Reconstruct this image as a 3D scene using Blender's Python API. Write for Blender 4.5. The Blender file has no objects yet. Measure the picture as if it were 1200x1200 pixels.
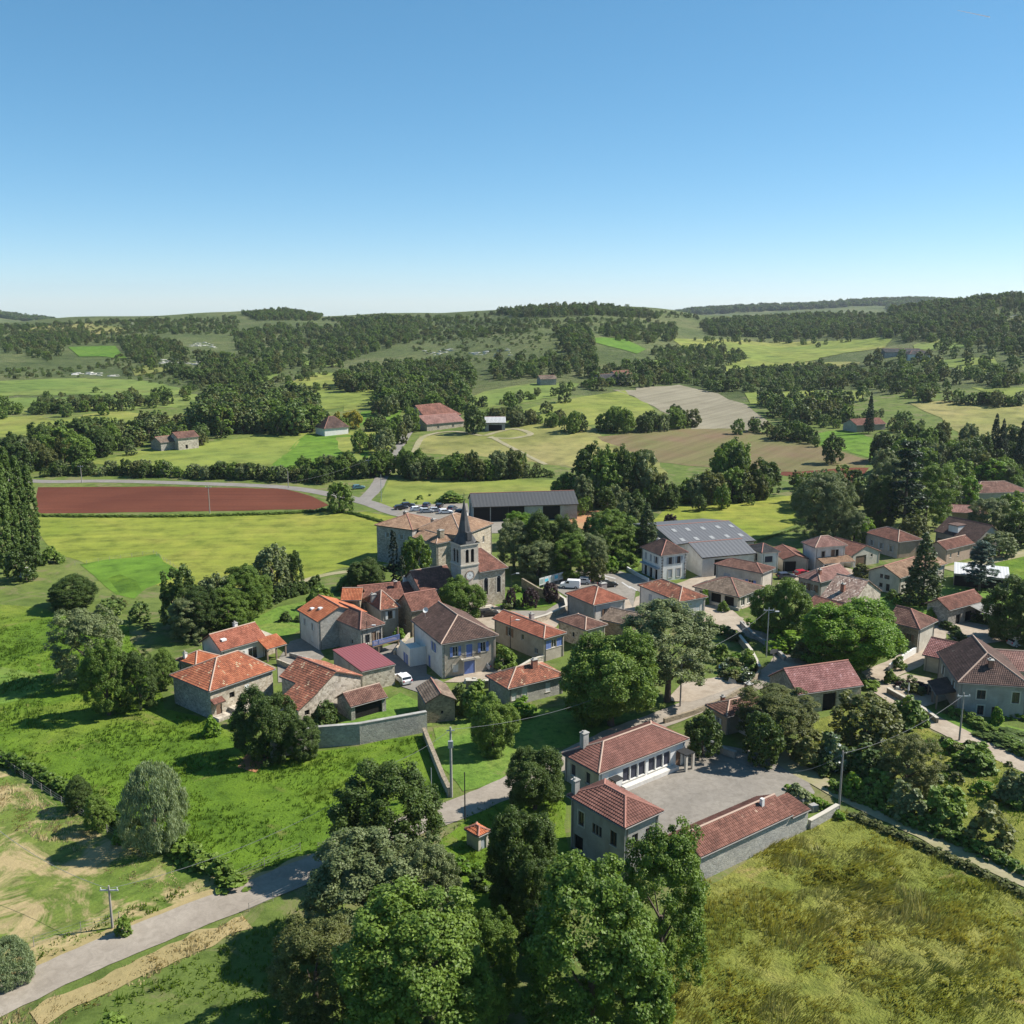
import bpy, bmesh, math, random
import numpy as np
from mathutils import Vector, Matrix, noise as mnoise
from mathutils.geometry import delaunay_2d_cdt
S = bpy.context.scene
C = S.collection
# ------------------------------------------------------------------ camera, sky, sun, exposure
CAM_H, FPX, PITCH = 60.0, 1150.0, math.radians(12.0)
CP, SP = math.cos(PITCH), math.sin(PITCH)
cd = bpy.data.cameras.new('camera'); cam = bpy.data.objects.new('camera', cd); C.objects.link(cam)
cam.location = (0, 0, CAM_H); cam.rotation_euler = (math.pi/2 - PITCH, 0, 0)
cd.sensor_width = 36; cd.lens = 36*FPX/1200; cd.clip_start = 1; cd.clip_end = 20000
S.camera = cam
SUN_AZ = math.radians(76)      # clockwise from +Y (forward) to the right
SUN_EL = math.radians(44)
W = bpy.data.worlds.new('World'); S.world = W; W.use_nodes = True
wn = W.node_tree; wn.nodes.clear()
sky = wn.nodes.new('ShaderNodeTexSky'); sky.sky_type = 'NISHITA'; sky.sun_disc = False
sky.sun_elevation = SUN_EL; sky.sun_rotation = SUN_AZ; sky.altitude = 1000; sky.air_density = 0.7; sky.dust_density = 0.2; sky.ozone_density = 5.0
bg = wn.nodes.new('ShaderNodeBackground'); bg.inputs[1].default_value = 0.146
wo = wn.nodes.new('ShaderNodeOutputWorld')
gm = wn.nodes.new('ShaderNodeGamma'); gm.inputs[1].default_value = 0.7; hs = wn.nodes.new('ShaderNodeHueSaturation'); hs.inputs['Saturation'].default_value = 1.3; hs.inputs['Hue'].default_value = 0.487
wn.links.new(sky.outputs[0], gm.inputs[0]); wn.links.new(gm.outputs[0], hs.inputs['Color']); wn.links.new(hs.outputs[0], bg.inputs[0]); wn.links.new(bg.outputs[0], wo.inputs[0])
sd = bpy.data.lights.new('sun', 'SUN'); sd.energy = 4.9; sd.angle = math.radians(0.53); sd.color = (1, 0.95, 0.87)
sun = bpy.data.objects.new('sun', sd); C.objects.link(sun); sun.location = (300, 200, 300)
sdir = Vector((math.sin(SUN_AZ)*math.cos(SUN_EL), math.cos(SUN_AZ)*math.cos(SUN_EL), math.sin(SUN_EL)))
sun.rotation_euler = sdir.to_track_quat('Z', 'Y').to_euler()
S.view_settings.view_transform = 'Standard'; S.view_settings.look = 'None'
S.view_settings.exposure = 0.78; S.view_settings.gamma = 1
S.render.engine = 'CYCLES'
cy = S.cycles
cy.max_bounces = 6; cy.diffuse_bounces = 3; cy.glossy_bounces = 2; cy.transmission_bounces = 3; cy.transparent_max_bounces = 6; cy.volume_bounces = 0
cy.use_denoising = True
rnd = random.Random(7)
# ------------------------------------------------------------------ small helpers
def R(d): return math.radians(d)
def lerp(a, b, t): return a + (b-a)*t
def tag(o, label=None, cat=None, group=None, kind=None):
    if label: o['label'] = label
    if cat: o['category'] = cat
    if group: o['group'] = group
    if kind: o['kind'] = kind
    return o
def empty(name, loc=(0, 0, 0), rz=0.0, label=None, cat=None, group=None):
    o = bpy.data.objects.new(name, None); C.objects.link(o)
    o.location = loc; o.rotation_euler = (0, 0, rz); o.empty_display_size = .5
    return tag(o, label, cat, group)
def link(name, me, parent=None):
    o = bpy.data.objects.new(name, me); C.objects.link(o)
    if parent is not None: o.parent = parent
    return o
class MB:
    """collects polygons (with uv in metres) and links them as one mesh object"""
    def __init__(s): s.v = []; s.f = []; s.uv = []; s.mi = []
    def poly(s, pts, uv=None, m=0):
        i = len(s.v); s.v += [tuple(p) for p in pts]; s.f.append(tuple(range(i, i+len(pts))))
        if uv is None:
            a, b, c = Vector(pts[0]), Vector(pts[1]), Vector(pts[2])
            n = (b-a).cross(c-a); ax = max(range(3), key=lambda k: abs(n[k]))
            k = [(1, 2), (0, 2), (0, 1)][ax]; uv = [(p[k[0]], p[k[1]]) for p in pts]
        s.uv += list(uv); s.mi.append(m)
    def box(s, x0, x1, y0, y1, z0, z1, m=0):
        P = [(x0, y0, z0), (x1, y0, z0), (x1, y1, z0), (x0, y1, z0), (x0, y0, z1), (x1, y0, z1), (x1, y1, z1), (x0, y1, z1)]
        for q in ((0, 1, 5, 4), (1, 2, 6, 5), (2, 3, 7, 6), (3, 0, 4, 7), (4, 5, 6, 7), (3, 2, 1, 0)): s.poly([P[k] for k in q], None, m)
    def obox(s, a, b, w, z0, z1, m=0):
        """upright box along the plan line a-b of width w"""
        a = Vector(a[:2]); b = Vector(b[:2]); d = (b-a).normalized(); n = Vector((-d.y, d.x))*w/2
        q = [a-n, b-n, b+n, a+n]; L = (b-a).length
        lo = [(p.x, p.y, z0) for p in q]; hi = [(p.x, p.y, z1) for p in q]
        for k in range(4):
            j = (k+1) % 4; l = L if k in (0, 2) else w
            s.poly([lo[k], lo[j], hi[j], hi[k]], [(0, 0), (l, 0), (l, z1-z0), (0, z1-z0)], m)
        s.poly(hi, [(0, 0), (L, 0), (L, w), (0, w)], m)
    def tube(s, a, b, r0, r1=None, n=8, m=0, cap=True):
        a = Vector(a); b = Vector(b); r1 = r0 if r1 is None else r1
        d = (b-a).normalized(); x = d.orthogonal().normalized(); y = d.cross(x)
        A = [a+(x*math.cos(2*math.pi*k/n)+y*math.sin(2*math.pi*k/n))*r0 for k in range(n)]
        B = [b+(x*math.cos(2*math.pi*k/n)+y*math.sin(2*math.pi*k/n))*r1 for k in range(n)]
        for k in range(n):
            j = (k+1) % n; s.poly([A[k], A[j], B[j], B[k]], None, m)
        if cap: s.poly(B, None, m); s.poly(A[::-1], None, m)
    def build(s, name, mats, parent=None, smooth=False):
        me = bpy.data.meshes.new(name); me.from_pydata(s.v, [], s.f)
        l = me.uv_layers.new(name='UVMap'); l.data.foreach_set('uv', np.array(s.uv, 'f').ravel())
        for m in (mats if isinstance(mats, (list, tuple)) else [mats]): me.materials.append(m)
        me.polygons.foreach_set('material_index', np.array(s.mi, 'i'))
        if smooth: me.polygons.foreach_set('use_smooth', np.ones(len(s.f), bool))
        me.update()
        return link(name, me, parent)
# ------------------------------------------------------------------ the lie of the land
PXC = np.array([-400, 0, 100, 200, 280, 330, 380, 450, 520, 580, 620, 690, 760, 820, 900, 1000, 1060, 1130, 1200, 1600.])
RRW = np.array([380, 379, 373, 370, 367, 361, 369, 367, 368, 363, 357, 355, 362, 369, 374, 370, 362, 353, 347, 338.])
RYD = np.array([1500, 1500, 1500, 1500, 1600, 1700, 1600, 1500, 1450, 1350, 1300, 1300, 1350, 1450, 1500, 1350, 1250, 1200, 1150, 1150.])
FRW = np.array([362, 365, 378, 380, 376, 374, 376, 374, 372, 374, 374, 372, 370, 364, 359, 354, 353, 356, 356, 356.])
def terrain(x, y):
    x = np.asarray(x, float); y = np.asarray(y, float)
    yy = np.maximum(y, 200.0)
    px = 600 + FPX*(x/yy)*(CP + 60.0/yy*SP)
    row = np.interp(px, PXC, RRW); yr = np.interp(px, PXC, RYD)
    zr = CAM_H - yr*np.tan(PITCH + np.arctan((row-600)/FPX))
    s = np.clip((y-335)/(yr-335), 0, 1)
    z = zr*(0.30*s + 0.70*s**1.5)*np.clip(s*12, 0, 1)
    zf = CAM_H - 3300*np.tan(PITCH + np.arctan((np.interp(px, PXC, FRW)-600)/FPX))
    t = np.clip((y-yr)/(3300-yr), 0, 1)
    dip = np.minimum(zr, zf) - 22
    far = np.where(t < .45, zr + (dip-zr)*(3*(t/.45)**2-2*(t/.45)**3), dip + (zf-dip)*(lambda q: 3*q*q-2*q**3)(np.clip((t-.45)/.55, 0, 1)))
    z = np.where(y > yr, far, z)
    z = np.where(y > 3300, zf - (y-3300)*0.03, z)
    amp = np.clip((y-380)/500, 0, 1)
    z = z + amp*(2.2*np.sin(x/95+1.3)*np.sin(y/120+.4) + 1.3*np.sin(x/41+y/63))
    return z
def tz(x, y): return float(terrain(x, y))
_Y = np.concatenate([np.linspace(8, 420, 300), np.geomspace(421, 5500, 700)])
def G(px, py, off=0.0):
    """the point of the land seen at a place of the photograph (1200 px frame)"""
    u = (px-600)/FPX; v = (py-600)/FPX
    f = CP - v*SP; d = SP + v*CP
    zz = CAM_H - off - _Y*d/f; tt = terrain(_Y*u/f, _Y)
    k = np.nonzero(zz <= tt)[0]
    if len(k) == 0: i = len(_Y)-1; y = _Y[i]
    elif k[0] == 0: y = _Y[0]
    else:
        i = k[0]; a0 = zz[i-1]-tt[i-1]; a1 = zz[i]-tt[i]
        y = _Y[i-1] + (_Y[i]-_Y[i-1])*a0/(a0-a1)
    return Vector((y*u/f, y, tz(y*u/f, y)))
def atz(px, py, z):
    """the point at height z seen at a place of the photograph"""
    u = (px-600)/FPX; v = (py-600)/FPX
    t = (CAM_H-z)/(SP+v*CP); return Vector((u*t, (CP-v*SP)*t, z))
def depth(p): return p.y*CP + (CAM_H-p.z)*SP
def height_to(p, py):
    v = (py-600)/FPX; return CAM_H - p.y*(SP+v*CP)/(CP-v*SP) - p.z
def project(p):
    q = depth(p); return 600+FPX*p.x/q, 600+FPX*((CAM_H-p.z)*CP - p.y*SP)/q
# ------------------------------------------------------------------ materials
class NT:
    def __init__(s, name):
        s.m = bpy.data.materials.new(name); s.m.use_nodes = True; s.t = s.m.node_tree; s.t.nodes.clear()
        s.out = s.n('ShaderNodeOutputMaterial')
    def n(s, typ, ins=None, **kw):
        k = s.t.nodes.new(typ)
        for a, b in kw.items(): setattr(k, a, b)
        for a, b in (ins or {}).items():
            if hasattr(b, 'is_output'): s.t.links.new(b, k.inputs[a])
            else: k.inputs[a].default_value = b
        return k
    def ramp(s, fac, stops, interp='LINEAR'):
        r = s.n('ShaderNodeValToRGB', {0: fac}); r.color_ramp.interpolation = interp
        e = r.color_ramp.elements
        while len(e) < len(stops): e.new(.5)
        for k, (p, c) in zip(e, stops): k.position = p; k.color = (*c, 1) if len(c) == 3 else c
        return r.outputs[0]
    def mix(s, fac, a, b, mode='MIX'):
        k = s.n('ShaderNodeMix', data_type='RGBA', blend_type=mode)
        for i, v in ((0, fac), (6, a), (7, b)):
            if hasattr(v, 'is_output'): s.t.links.new(v, k.inputs[i])
            elif i: k.inputs[i].default_value = (*v, 1) if len(v) == 3 else v
            else: k.inputs[i].default_value = v
        return k.outputs[2]
    def math(s, op, a, b=0.0, c=0.0, clamp=False):
        k = s.n('ShaderNodeMath', operation=op, use_clamp=clamp)
        for i, v in ((0, a), (1, b), (2, c)):
            if hasattr(v, 'is_output'): s.t.links.new(v, k.inputs[i])
            else: k.inputs[i].default_value = v
        return k.outputs[0]
    def noise(s, co, scale, detail=4, rough=.55, dist=0.0):
        return s.n('ShaderNodeTexNoise', {'Vector': co, 'Scale': scale, 'Detail': detail, 'Roughness': rough, 'Distortion': dist}).outputs[0]
    def obj(s): return s.n('ShaderNodeTexCoord').outputs['Object']
    def pos(s): return s.n('ShaderNodeNewGeometry').outputs['Position']
    def uv(s): return s.n('ShaderNodeTexCoord').outputs['UV']
    def scaled(s, co, sc, rot=0.0):
        if rot: co = s.n('ShaderNodeMapping', {0: co, 2: (0, 0, rot)}).outputs[0]
        return s.n('ShaderNodeMapping', {0: co, 3: sc}).outputs[0]
    def bump(s, h, dist, st=1.0): return s.n('ShaderNodeBump', {'Height': h, 'Distance': dist, 'Strength': st}).outputs[0]
    def bsdf(s, col, rough=.8, nrm=None, spec=.3, metal=0.0):
        i = {'Base Color': col if hasattr(col, 'is_output') else (*col, 1), 'Roughness': rough, 'Specular IOR Level': spec, 'Metallic': metal}
        if nrm is not None: i['Normal'] = nrm
        return s.n('ShaderNodeBsdfPrincipled', i).outputs[0]
    def done(s, sh): s.t.links.new(sh, s.out.inputs[0]); return s.m
def plain(name, col, rough=.6, spec=.3, metal=0.0, var=.12):
    t = NT(name); co = t.obj(); n = t.noise(co, 3.0, 5)
    c = t.mix(n, tuple(x*(1-var) for x in col), tuple(min(1, x*(1+var)) for x in col))
    return t.done(t.bsdf(c, rough, None, spec, metal))
def grass(name, a, b, c, s1=.05, s2=.6, streak=None, dry=None, dry_amt=.5, bumpd=.12):
    """meadow: large soft patches, tussocks, optional mowing streaks (scale, angle) and dry patches"""
    t = NT(name); co = t.pos()
    n1 = t.noise(co, s1, 5, .6, .6); n2 = t.noise(co, s2, 6, .65); n3 = t.noise(co, 3.1, 4, .7)
    col = t.ramp(n1, [(.3, a), (.52, b), (.72, c)])
    dk = t.ramp(n2, [(.32, (.45, .5, .45)), (.5, (.95, .95, .95)), (.7, (1.25, 1.2, 1.1))])
    col = t.mix(.8, col, dk, 'MULTIPLY')
    k3 = t.ramp(n3, [(.3, (.62, .66, .6)), (.6, (1.15, 1.12, 1.05))])
    col = t.mix(.6, col, k3, 'MULTIPLY')
    if dry:
        nd = t.noise(co, .13, 6, .7, 1.0)
        col = t.mix(t.ramp(nd, [(dry_amt, (0, 0, 0)), (dry_amt+.1, (1, 1, 1))]), col, t.mix(n3, dry, tuple(x*.6 for x in dry)))
    if streak:
        sc = t.scaled(co, (streak[0], streak[0]*.06, 1), streak[1])
        ns = t.noise(sc, 1.0, 3, .6)
        col = t.mix(.5, col, t.ramp(ns, [(.35, (.72, .72, .7)), (.65, (1.2, 1.2, 1.15))]), 'MULTIPLY')
    hgt = t.math('ADD', n2, t.math('MULTIPLY', n3, .5))
    return t.done(t.bsdf(col, .9, t.bump(hgt, bumpd), .1))
def soil(name, a, b, line=None, ang=0.0):
    t = NT(name); co = t.pos()
    n1 = t.noise(co, .03, 4, .6); n2 = t.noise(co, 1.2, 6, .7)
    col = t.mix(t.ramp(n1, [(.35, (0, 0, 0)), (.65, (1, 1, 1))]), a, b)
    col = t.mix(.6, col, t.ramp(n2, [(.3, (.75, .75, .75)), (.7, (1.15, 1.15, 1.15))]), 'MULTIPLY')
    if line:
        ns = t.noise(t.scaled(co, (line, line*.02, 1), ang), 1.0, 3, .6)
        col = t.mix(.7, col, t.ramp(ns, [(.35, (.8, .78, .76)), (.65, (1.15, 1.15, 1.15))]), 'MULTIPLY')
    return t.done(t.bsdf(col, .95, t.bump(n2, .1), .1))
def paving(name, a, b, sc=.25, patch=.5):
    t = NT(name); co = t.pos()
    n1 = t.noise(co, sc, 6, .65, .4); n2 = t.noise(co, 6.0, 4, .7); n3 = t.noise(co, .9, 5, .6, 1.2)
    col = t.mix(t.ramp(n1, [(.35, (0, 0, 0)), (.65, (1, 1, 1))]), a, b)
    col = t.mix(patch, col, t.ramp(n3, [(.3, (.78, .77, .75)), (.62, (1.1, 1.1, 1.1))]), 'MULTIPLY')
    col = t.mix(.4, col, t.ramp(n2, [(.3, (.8, .8, .8)), (.7, (1.15, 1.15, 1.15))]), 'MULTIPLY')
    return t.done(t.bsdf(col, .9, t.bump(n2, .01), .15))
def stonewall(name, mortar, s1, s2, s3, scale=3.3, render=None, ramt=.5):
    t = NT(name); uv = t.scaled(t.uv(), (1, 1.5, 1))
    wob = t.n('ShaderNodeMix', {0: .08, 4: uv, 5: t.n('ShaderNodeTexNoise', {'Vector': uv, 'Scale': 2.0}).outputs[1]}, data_type='VECTOR').outputs[1]
    v = t.n('ShaderNodeTexVoronoi', {'Vector': wob, 'Scale': scale}, feature='F1')
    e = t.n('ShaderNodeTexVoronoi', {'Vector': wob, 'Scale': scale}, feature='DISTANCE_TO_EDGE').outputs[0]
    sep = t.n('ShaderNodeSeparateColor', {0: v.outputs['Color']}).outputs[0]
    col = t.ramp(sep, [(.0, s1), (.5, s2), (1, s3)])
    fine = t.noise(t.uv(), 9.0, 5, .7)
    col = t.mix(.5, col, t.ramp(fine, [(.3, (.7, .7, .7)), (.7, (1.2, 1.2, 1.2))]), 'MULTIPLY')
    jo = t.ramp(e, [(.015, (.8, .8, .8)), (.07, (0, 0, 0))])
    col = t.mix(jo, col, mortar)
    big = t.noise(t.uv(), .35, 5, .65, .5)
    col = t.mix(.7, col, t.ramp(big, [(.3, (.62, .62, .64)), (.6, (1.08, 1.06, 1.02))]), 'MULTIPLY')
    if render:
        rm = t.ramp(t.noise(t.uv(), .6, 6, .7, .8), [(ramt, (0, 0, 0)), (ramt+.08, (1, 1, 1))])
        col = t.mix(rm, col, t.mix(fine, render, tuple(x*.8 for x in render)))
    return t.done(t.bsdf(col, .9, t.bump(t.math('MINIMUM', e, .12), .12), .15))
def plaster(name, col, dirt=(.5, .48, .45), amt=.5):
    t = NT(name); uv = t.uv()
    n1 = t.noise(uv, .5, 6, .68, .6); n2 = t.noise(uv, 5.0, 5, .7)
    st = t.noise(t.scaled(uv, (1.6, .12, 1)), 1.0, 4, .6)
    c = t.mix(t.ramp(n1, [(.35, (1, 1, 1)), (.62, (0, 0, 0))]), col, tuple(a*(1-amt)+a*b*amt for a, b in zip(col, dirt)))
    c = t.mix(.3, c, t.ramp(st, [(.3, (.75, .74, .72)), (.6, (1.05, 1.05, 1.05))]), 'MULTIPLY')
    c = t.mix(.25, c, t.ramp(n2, [(.3, (.8, .8, .8)), (.7, (1.1, 1.1, 1.1))]), 'MULTIPLY')
    return t.done(t.bsdf(c, .9, t.bump(n2, .02), .15))
def tiles(name, cols, spots=None, spot_amt=0.0, moss=0.0):
    """roof tiles: uv counts tiles across and courses up; every tile has its own fired colour, lichen spots sit on single tiles"""
    t = NT(name); uv = t.uv()
    fl = t.n('ShaderNodeVectorMath', {0: uv}, operation='FLOOR').outputs[0]
    wn_ = t.n('ShaderNodeTexWhiteNoise', {'Vector': fl}, noise_dimensions='2D'); wv = wn_.outputs[0]
    big = t.noise(t.scaled(uv, (.08, .11, 1)), 1.0, 5, .65, .4)
    k = t.math('ADD', t.math('MULTIPLY', wv, .5), t.math('MULTIPLY', t.math('SUBTRACT', big, .3), 1.35), clamp=True)
    n = len(cols); col = t.ramp(k, [((i+.5)/n, c) for i, c in enumerate(cols)])
    soot = t.noise(t.scaled(uv, (.045, .07, 1)), 1.0, 6, .7, .8)
    col = t.mix(.75, col, t.ramp(soot, [(.3, (.58, .57, .57)), (.52, (1, 1, 1)), (.75, (1.22, 1.18, 1.12))]), 'MULTIPLY')
    run = t.noise(t.scaled(uv, (1.0, .1, 1)), 1.0, 3, .6)
    col = t.mix(.35, col, t.ramp(run, [(.3, (.68, .66, .66)), (.65, (1.12, 1.12, 1.12))]), 'MULTIPLY')
    if spots:
        w2 = t.n('ShaderNodeTexWhiteNoise', {'Vector': t.n('ShaderNodeVectorMath', {0: fl, 1: (7.3, 3.1, 0)}, operation='ADD').outputs[0]}, noise_dimensions='2D').outputs[0]
        lm = t.math('MULTIPLY', w2, t.ramp(t.noise(t.scaled(uv, (.13, .13, 1)), 1.0, 4, .7), [(.32, (.35, .35, .35)), (.6, (1, 1, 1))]))
        col = t.mix(t.math('GREATER_THAN', lm, 1-spot_amt), col, spots)
    if moss:
        mm = t.ramp(t.noise(t.scaled(uv, (.3, .3, 1)), 1.0, 6, .75), [(1-moss, (0, 0, 0)), (1-moss+.12, (1, 1, 1))])
        col = t.mix(mm, col, (.06, .05, .035))
    return t.done(t.bsdf(col, .85, None, .2))
def leaf(name, a, b, tr=.3, hue=None):
    """leaf colour varies per leaf, per clump and per tree; light passes through"""
    t = NT(name)
    r = t.n('ShaderNodeAttribute', attribute_name='r').outputs['Fac']; c = t.n('ShaderNodeAttribute', attribute_name='c').outputs['Fac']
    o = t.n('ShaderNodeObjectInfo').outputs['Random']
    k = t.math('ADD', t.math('MULTIPLY', r, .4), t.math('ADD', t.math('MULTIPLY', c, .45), t.math('MULTIPLY', o, .3)), clamp=True)
    col = t.ramp(k, [(.1, a), (.95, b)])
    if hue: col = t.mix(t.math('GREATER_THAN', r, .9), col, hue)
    p = t.bsdf(col, .5, None, .25)
    tl = t.n('ShaderNodeBsdfTranslucent', {0: t.mix(1.0, col, (1.4, 1.35, .6), 'MULTIPLY')}).outputs[0]
    return t.done(t.n('ShaderNodeMixShader', {0: tr, 1: p, 2: tl}).outputs[0])
M = {}
M['land'] = grass('land_grass', (.085, .125, .03), (.11, .15, .035), (.17, .19, .06), .012, .25, dry=(.20, .19, .085), dry_amt=.52)
M['hill'] = grass('hill_scrub', (.065, .09, .03), (.10, .125, .045), (.15, .155, .07), .012, .12, dry=(.20, .18, .11), dry_amt=.58, bumpd=1.0)
M['lush'] = grass('lush_meadow', (.065, .125, .014), (.10, .17, .017), (.165, .205, .033), .045, .35, dry=(.21, .205, .06), dry_amt=.6, bumpd=.25)
M['tall'] = grass('tall_grass', (.125, .16, .027), (.185, .20, .043), (.25, .235, .07), .09, .5, dry=(.34, .26, .10), dry_amt=.6, bumpd=.5)
M['dryfield'] = grass('dry_mown_grass', (.08, .14, .022), (.12, .165, .035), (.18, .19, .06), .06, .5, dry=(.42, .33, .17), dry_amt=.49, streak=(.9, .6))
M['yellow'] = grass('hay_meadow', (.16, .205, .03), (.205, .23, .04), (.26, .25, .055), .03, .18, streak=(.35, 1.45))
M['garden'] = grass('garden_lawn', (.09, .17, .025), (.12, .20, .035), (.17, .21, .05), .1, .8, dry=(.25, .22, .1), dry_amt=.62)
M['bright'] = grass('sown_field', (.085, .17, .02), (.105, .19, .024), (.125, .205, .03), .02, .2, streak=(.3, .9), bumpd=.05)
M['field1'] = grass('far_meadow', (.15, .20, .045), (.19, .22, .05), (.25, .24, .075), .012, .08, streak=(.12, .8))
M['field2'] = grass('far_pasture', (.11, .17, .04), (.15, .20, .05), (.20, .21, .065), .012, .08)
M['field3'] = grass('far_dry_meadow', (.17, .19, .05), (.23, .22, .08), (.31, .25, .12), .012, .1, streak=(.12, .5))
M['redsoil'] = soil('red_ploughed_soil', (.10, .033, .019), (.135, .046, .026), .8, 1.57)
M['greysoil'] = soil('grey_seedbed', (.20, .18, .125), (.25, .225, .16), .35, .6)
M['brownsoil'] = soil('brown_seedbed', (.17, .12, .07), (.14, .14, .052), .35, .6)
M['redearth'] = soil('red_earth', (.42, .14, .08), (.33, .22, .11))
M['straw'] = soil('straw_verge', (.38, .29, .15), (.27, .22, .10))
M['gravel'] = paving('pale_gravel', (.30, .245, .185), (.38, .32, .25), .3, .7)
M['road'] = paving('worn_asphalt', (.245, .21, .17), (.31, .27, .22), .15, .7)
M['asphalt'] = paving('grey_asphalt', (.205, .185, .158), (.255, .23, .195), .12, .85)
M['darkroad'] = paving('dark_asphalt', (.19, .175, .155), (.23, .212, .19), .2)
M['dirt'] = paving('dirt_track', (.31, .27, .18), (.23, .22, .10), .25)
M['rock'] = paving('white_limestone', (.54, .52, .46), (.36, .35, .30), .3)
M['stone_grey'] = stonewall('grey_rubble_stone', (.30, .28, .25), (.22, .21, .19), (.33, .31, .28), (.45, .42, .37))
M['stone_warm'] = stonewall('warm_rubble_stone', (.46, .40, .31), (.30, .25, .19), (.44, .38, .29), (.55, .50, .41))
M['stone_pale'] = stonewall('pale_rendered_stone', (.5, .45, .37), (.28, .24, .19), (.46, .40, .32), (.58, .52, .43), 2.4, (.58, .51, .41), .52)
M['stone_brown'] = stonewall('brown_rubble_stone', (.30, .25, .18), (.20, .165, .12), (.29, .24, .17), (.37, .31, .23))
M['stone_ash'] = stonewall('ashlar_grey', (.40, .38, .34), (.30, .29, .26), (.38, .36, .32), (.46, .44, .39), 3.4, (.42, .40, .36), .56)
M['pl_white'] = plaster('white_render', (.72, .71, .67), (.75, .74, .72), .4)
M['pl_cream'] = plaster('cream_render', (.56, .51, .43))
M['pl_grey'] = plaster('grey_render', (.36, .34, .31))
M['pl_beige'] = plaster('beige_render', (.43, .38, .31))
M['pl_pink'] = plaster('pinkish_render', (.46, .34, .26))
M['pl_pale'] = plaster('pale_grey_render', (.66, .63, .58), (.6, .58, .55), .5)
M['pl_tower_sunlit'] = plaster('sunlit_tower_render', (.57, .50, .41))  # for the right tower face: sunlit paleness and warmth put into the colour
M['concrete'] = plaster('weathered_concrete', (.40, .385, .35), (.5, .5, .5), .7)
M['t_orange'] = tiles('orange_tiles', [(.34, .105, .05), (.43, .14, .065), (.50, .20, .10)])
M['t_mottle'] = tiles('lichened_red_tiles', [(.23, .085, .05), (.37, .125, .065), (.46, .18, .095)], (.47, .34, .21), .2, .18)
M['t_mottle2'] = tiles('patchy_red_tiles', [(.15, .075, .05), (.28, .11, .07), (.42, .17, .10)], (.47, .34, .22), .2, .3)
M['t_redor'] = tiles('red_orange_tiles', [(.24, .085, .052), (.33, .115, .07), (.41, .16, .10)], (.5, .36, .24), .08, .12)
M['t_brown'] = tiles('brown_tiles', [(.12, .065, .05), (.185, .095, .07), (.26, .15, .11)], (.36, .27, .2), .1, .22)
M['t_dark'] = tiles('dark_brown_tiles', [(.075, .05, .042), (.11, .068, .055), (.15, .095, .075)], (.24, .19, .15), .06, .1)
M['t_red'] = tiles('red_brown_tiles', [(.14, .068, .05), (.205, .092, .066), (.28, .135, .098)], (.42, .28, .2), .08, .12)
M['t_school'] = tiles('machine_made_red_tiles', [(.17, .08, .062), (.21, .097, .075), (.26, .125, .097)], None, 0, .06)
M['t_pink'] = tiles('pink_tiles', [(.24, .125, .10), (.30, .165, .135), (.36, .21, .17)])
M['t_rose'] = tiles('rose_tiles', [(.22, .095, .085), (.29, .135, .12), (.39, .20, .18)], (.50, .30, .29), .12)
M['t_tan'] = tiles('tan_tiles', [(.26, .16, .10), (.35, .22, .14), (.44, .29, .19)], (.5, .38, .27), .1, .12)
M['t_pale'] = tiles('pale_speckled_tiles', [(.21, .13, .10), (.40, .27, .21), (.56, .43, .34)], (.64, .52, .42), .3, .2)
M['t_grey'] = tiles('grey_brown_tiles', [(.13, .095, .07), (.20, .15, .11), (.28, .21, .155)], (.33, .28, .22), .12, .22)
M['slate'] = tiles('slates', [(.05, .05, .052), (.07, .07, .07), (.10, .098, .096)])
M['ridge_pale'] = plain('pale_mortar_ridge', (.42, .30, .23), .9)
M['ridge_red'] = plain('red_ridge_tile', (.34, .16, .12), .85)
M['deck'] = plain('roof_underside_timber', (.10, .075, .055), .9)
M['gutter'] = plain('zinc_gutter', (.2, .185, .17), .6)
M['chim'] = stonewall('chimney_masonry', (.33, .27, .22), (.24, .16, .12), (.32, .23, .17), (.38, .29, .22), 4)
M['chim_br'] = stonewall('brick_chimney', (.35, .22, .17), (.30, .12, .085), (.34, .15, .10), (.38, .18, .12), 5)
M['glass'] = plain('window_glass', (.025, .03, .036), .08, .6, var=.3)
M['frame_w'] = plain('white_window_frame', (.62, .60, .56), .6)
M['frame_b'] = plain('brown_window_frame', (.13, .085, .06), .6)
M['sh_blue'] = plain('blue_shutter', (.13, .19, .42), .6)
M['sh_grey'] = plain('grey_shutter', (.30, .32, .34), .6)
M['sh_white'] = plain('white_shutter', (.60, .60, .58), .6)
M['sh_brown'] = plain('brown_shutter', (.16, .10, .065), .65)
M['sh_green'] = plain('grey_green_shutter', (.25, .30, .28), .65)
M['dark'] = plain('painted_interior_shade', (.012, .011, .010), .95)  # near-black colour stands in for the shade inside openings and belfry
M['blackout'] = plain('dark_blue_blind', (.035, .038, .055), .6)
M['trim'] = plain('pale_stone_trim', (.46, .42, .35), .85)
M['wood'] = plain('weathered_timber', (.20, .15, .11), .85)
M['polewood'] = plain('grey_pole', (.30, .27, .24), .9)
M['metal_grey'] = plain('galvanised_metal', (.42, .43, .44), .45, .5, .3)
M['iron'] = plain('black_iron', (.03, .03, .03), .6)
M['wire'] = plain('cable', (.20, .20, .20), .6)
M['barnskin'] = plain('corrugated_grey_sheet', (.115, .118, .125), .7, .25, var=.25)
M['barndark'] = plain('old_dark_sheet', (.07, .072, .075), .8, .2, var=.3)
M['barnlight'] = plain('translucent_sheet', (.30, .30, .29), .5)
M['redsheet'] = plain('wine_red_sheet_metal', (.225, .07, .07), .45, .4, var=.05)
M['whitesheet'] = plain('white_sheet_metal', (.5, .5, .49), .6, .3)
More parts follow.
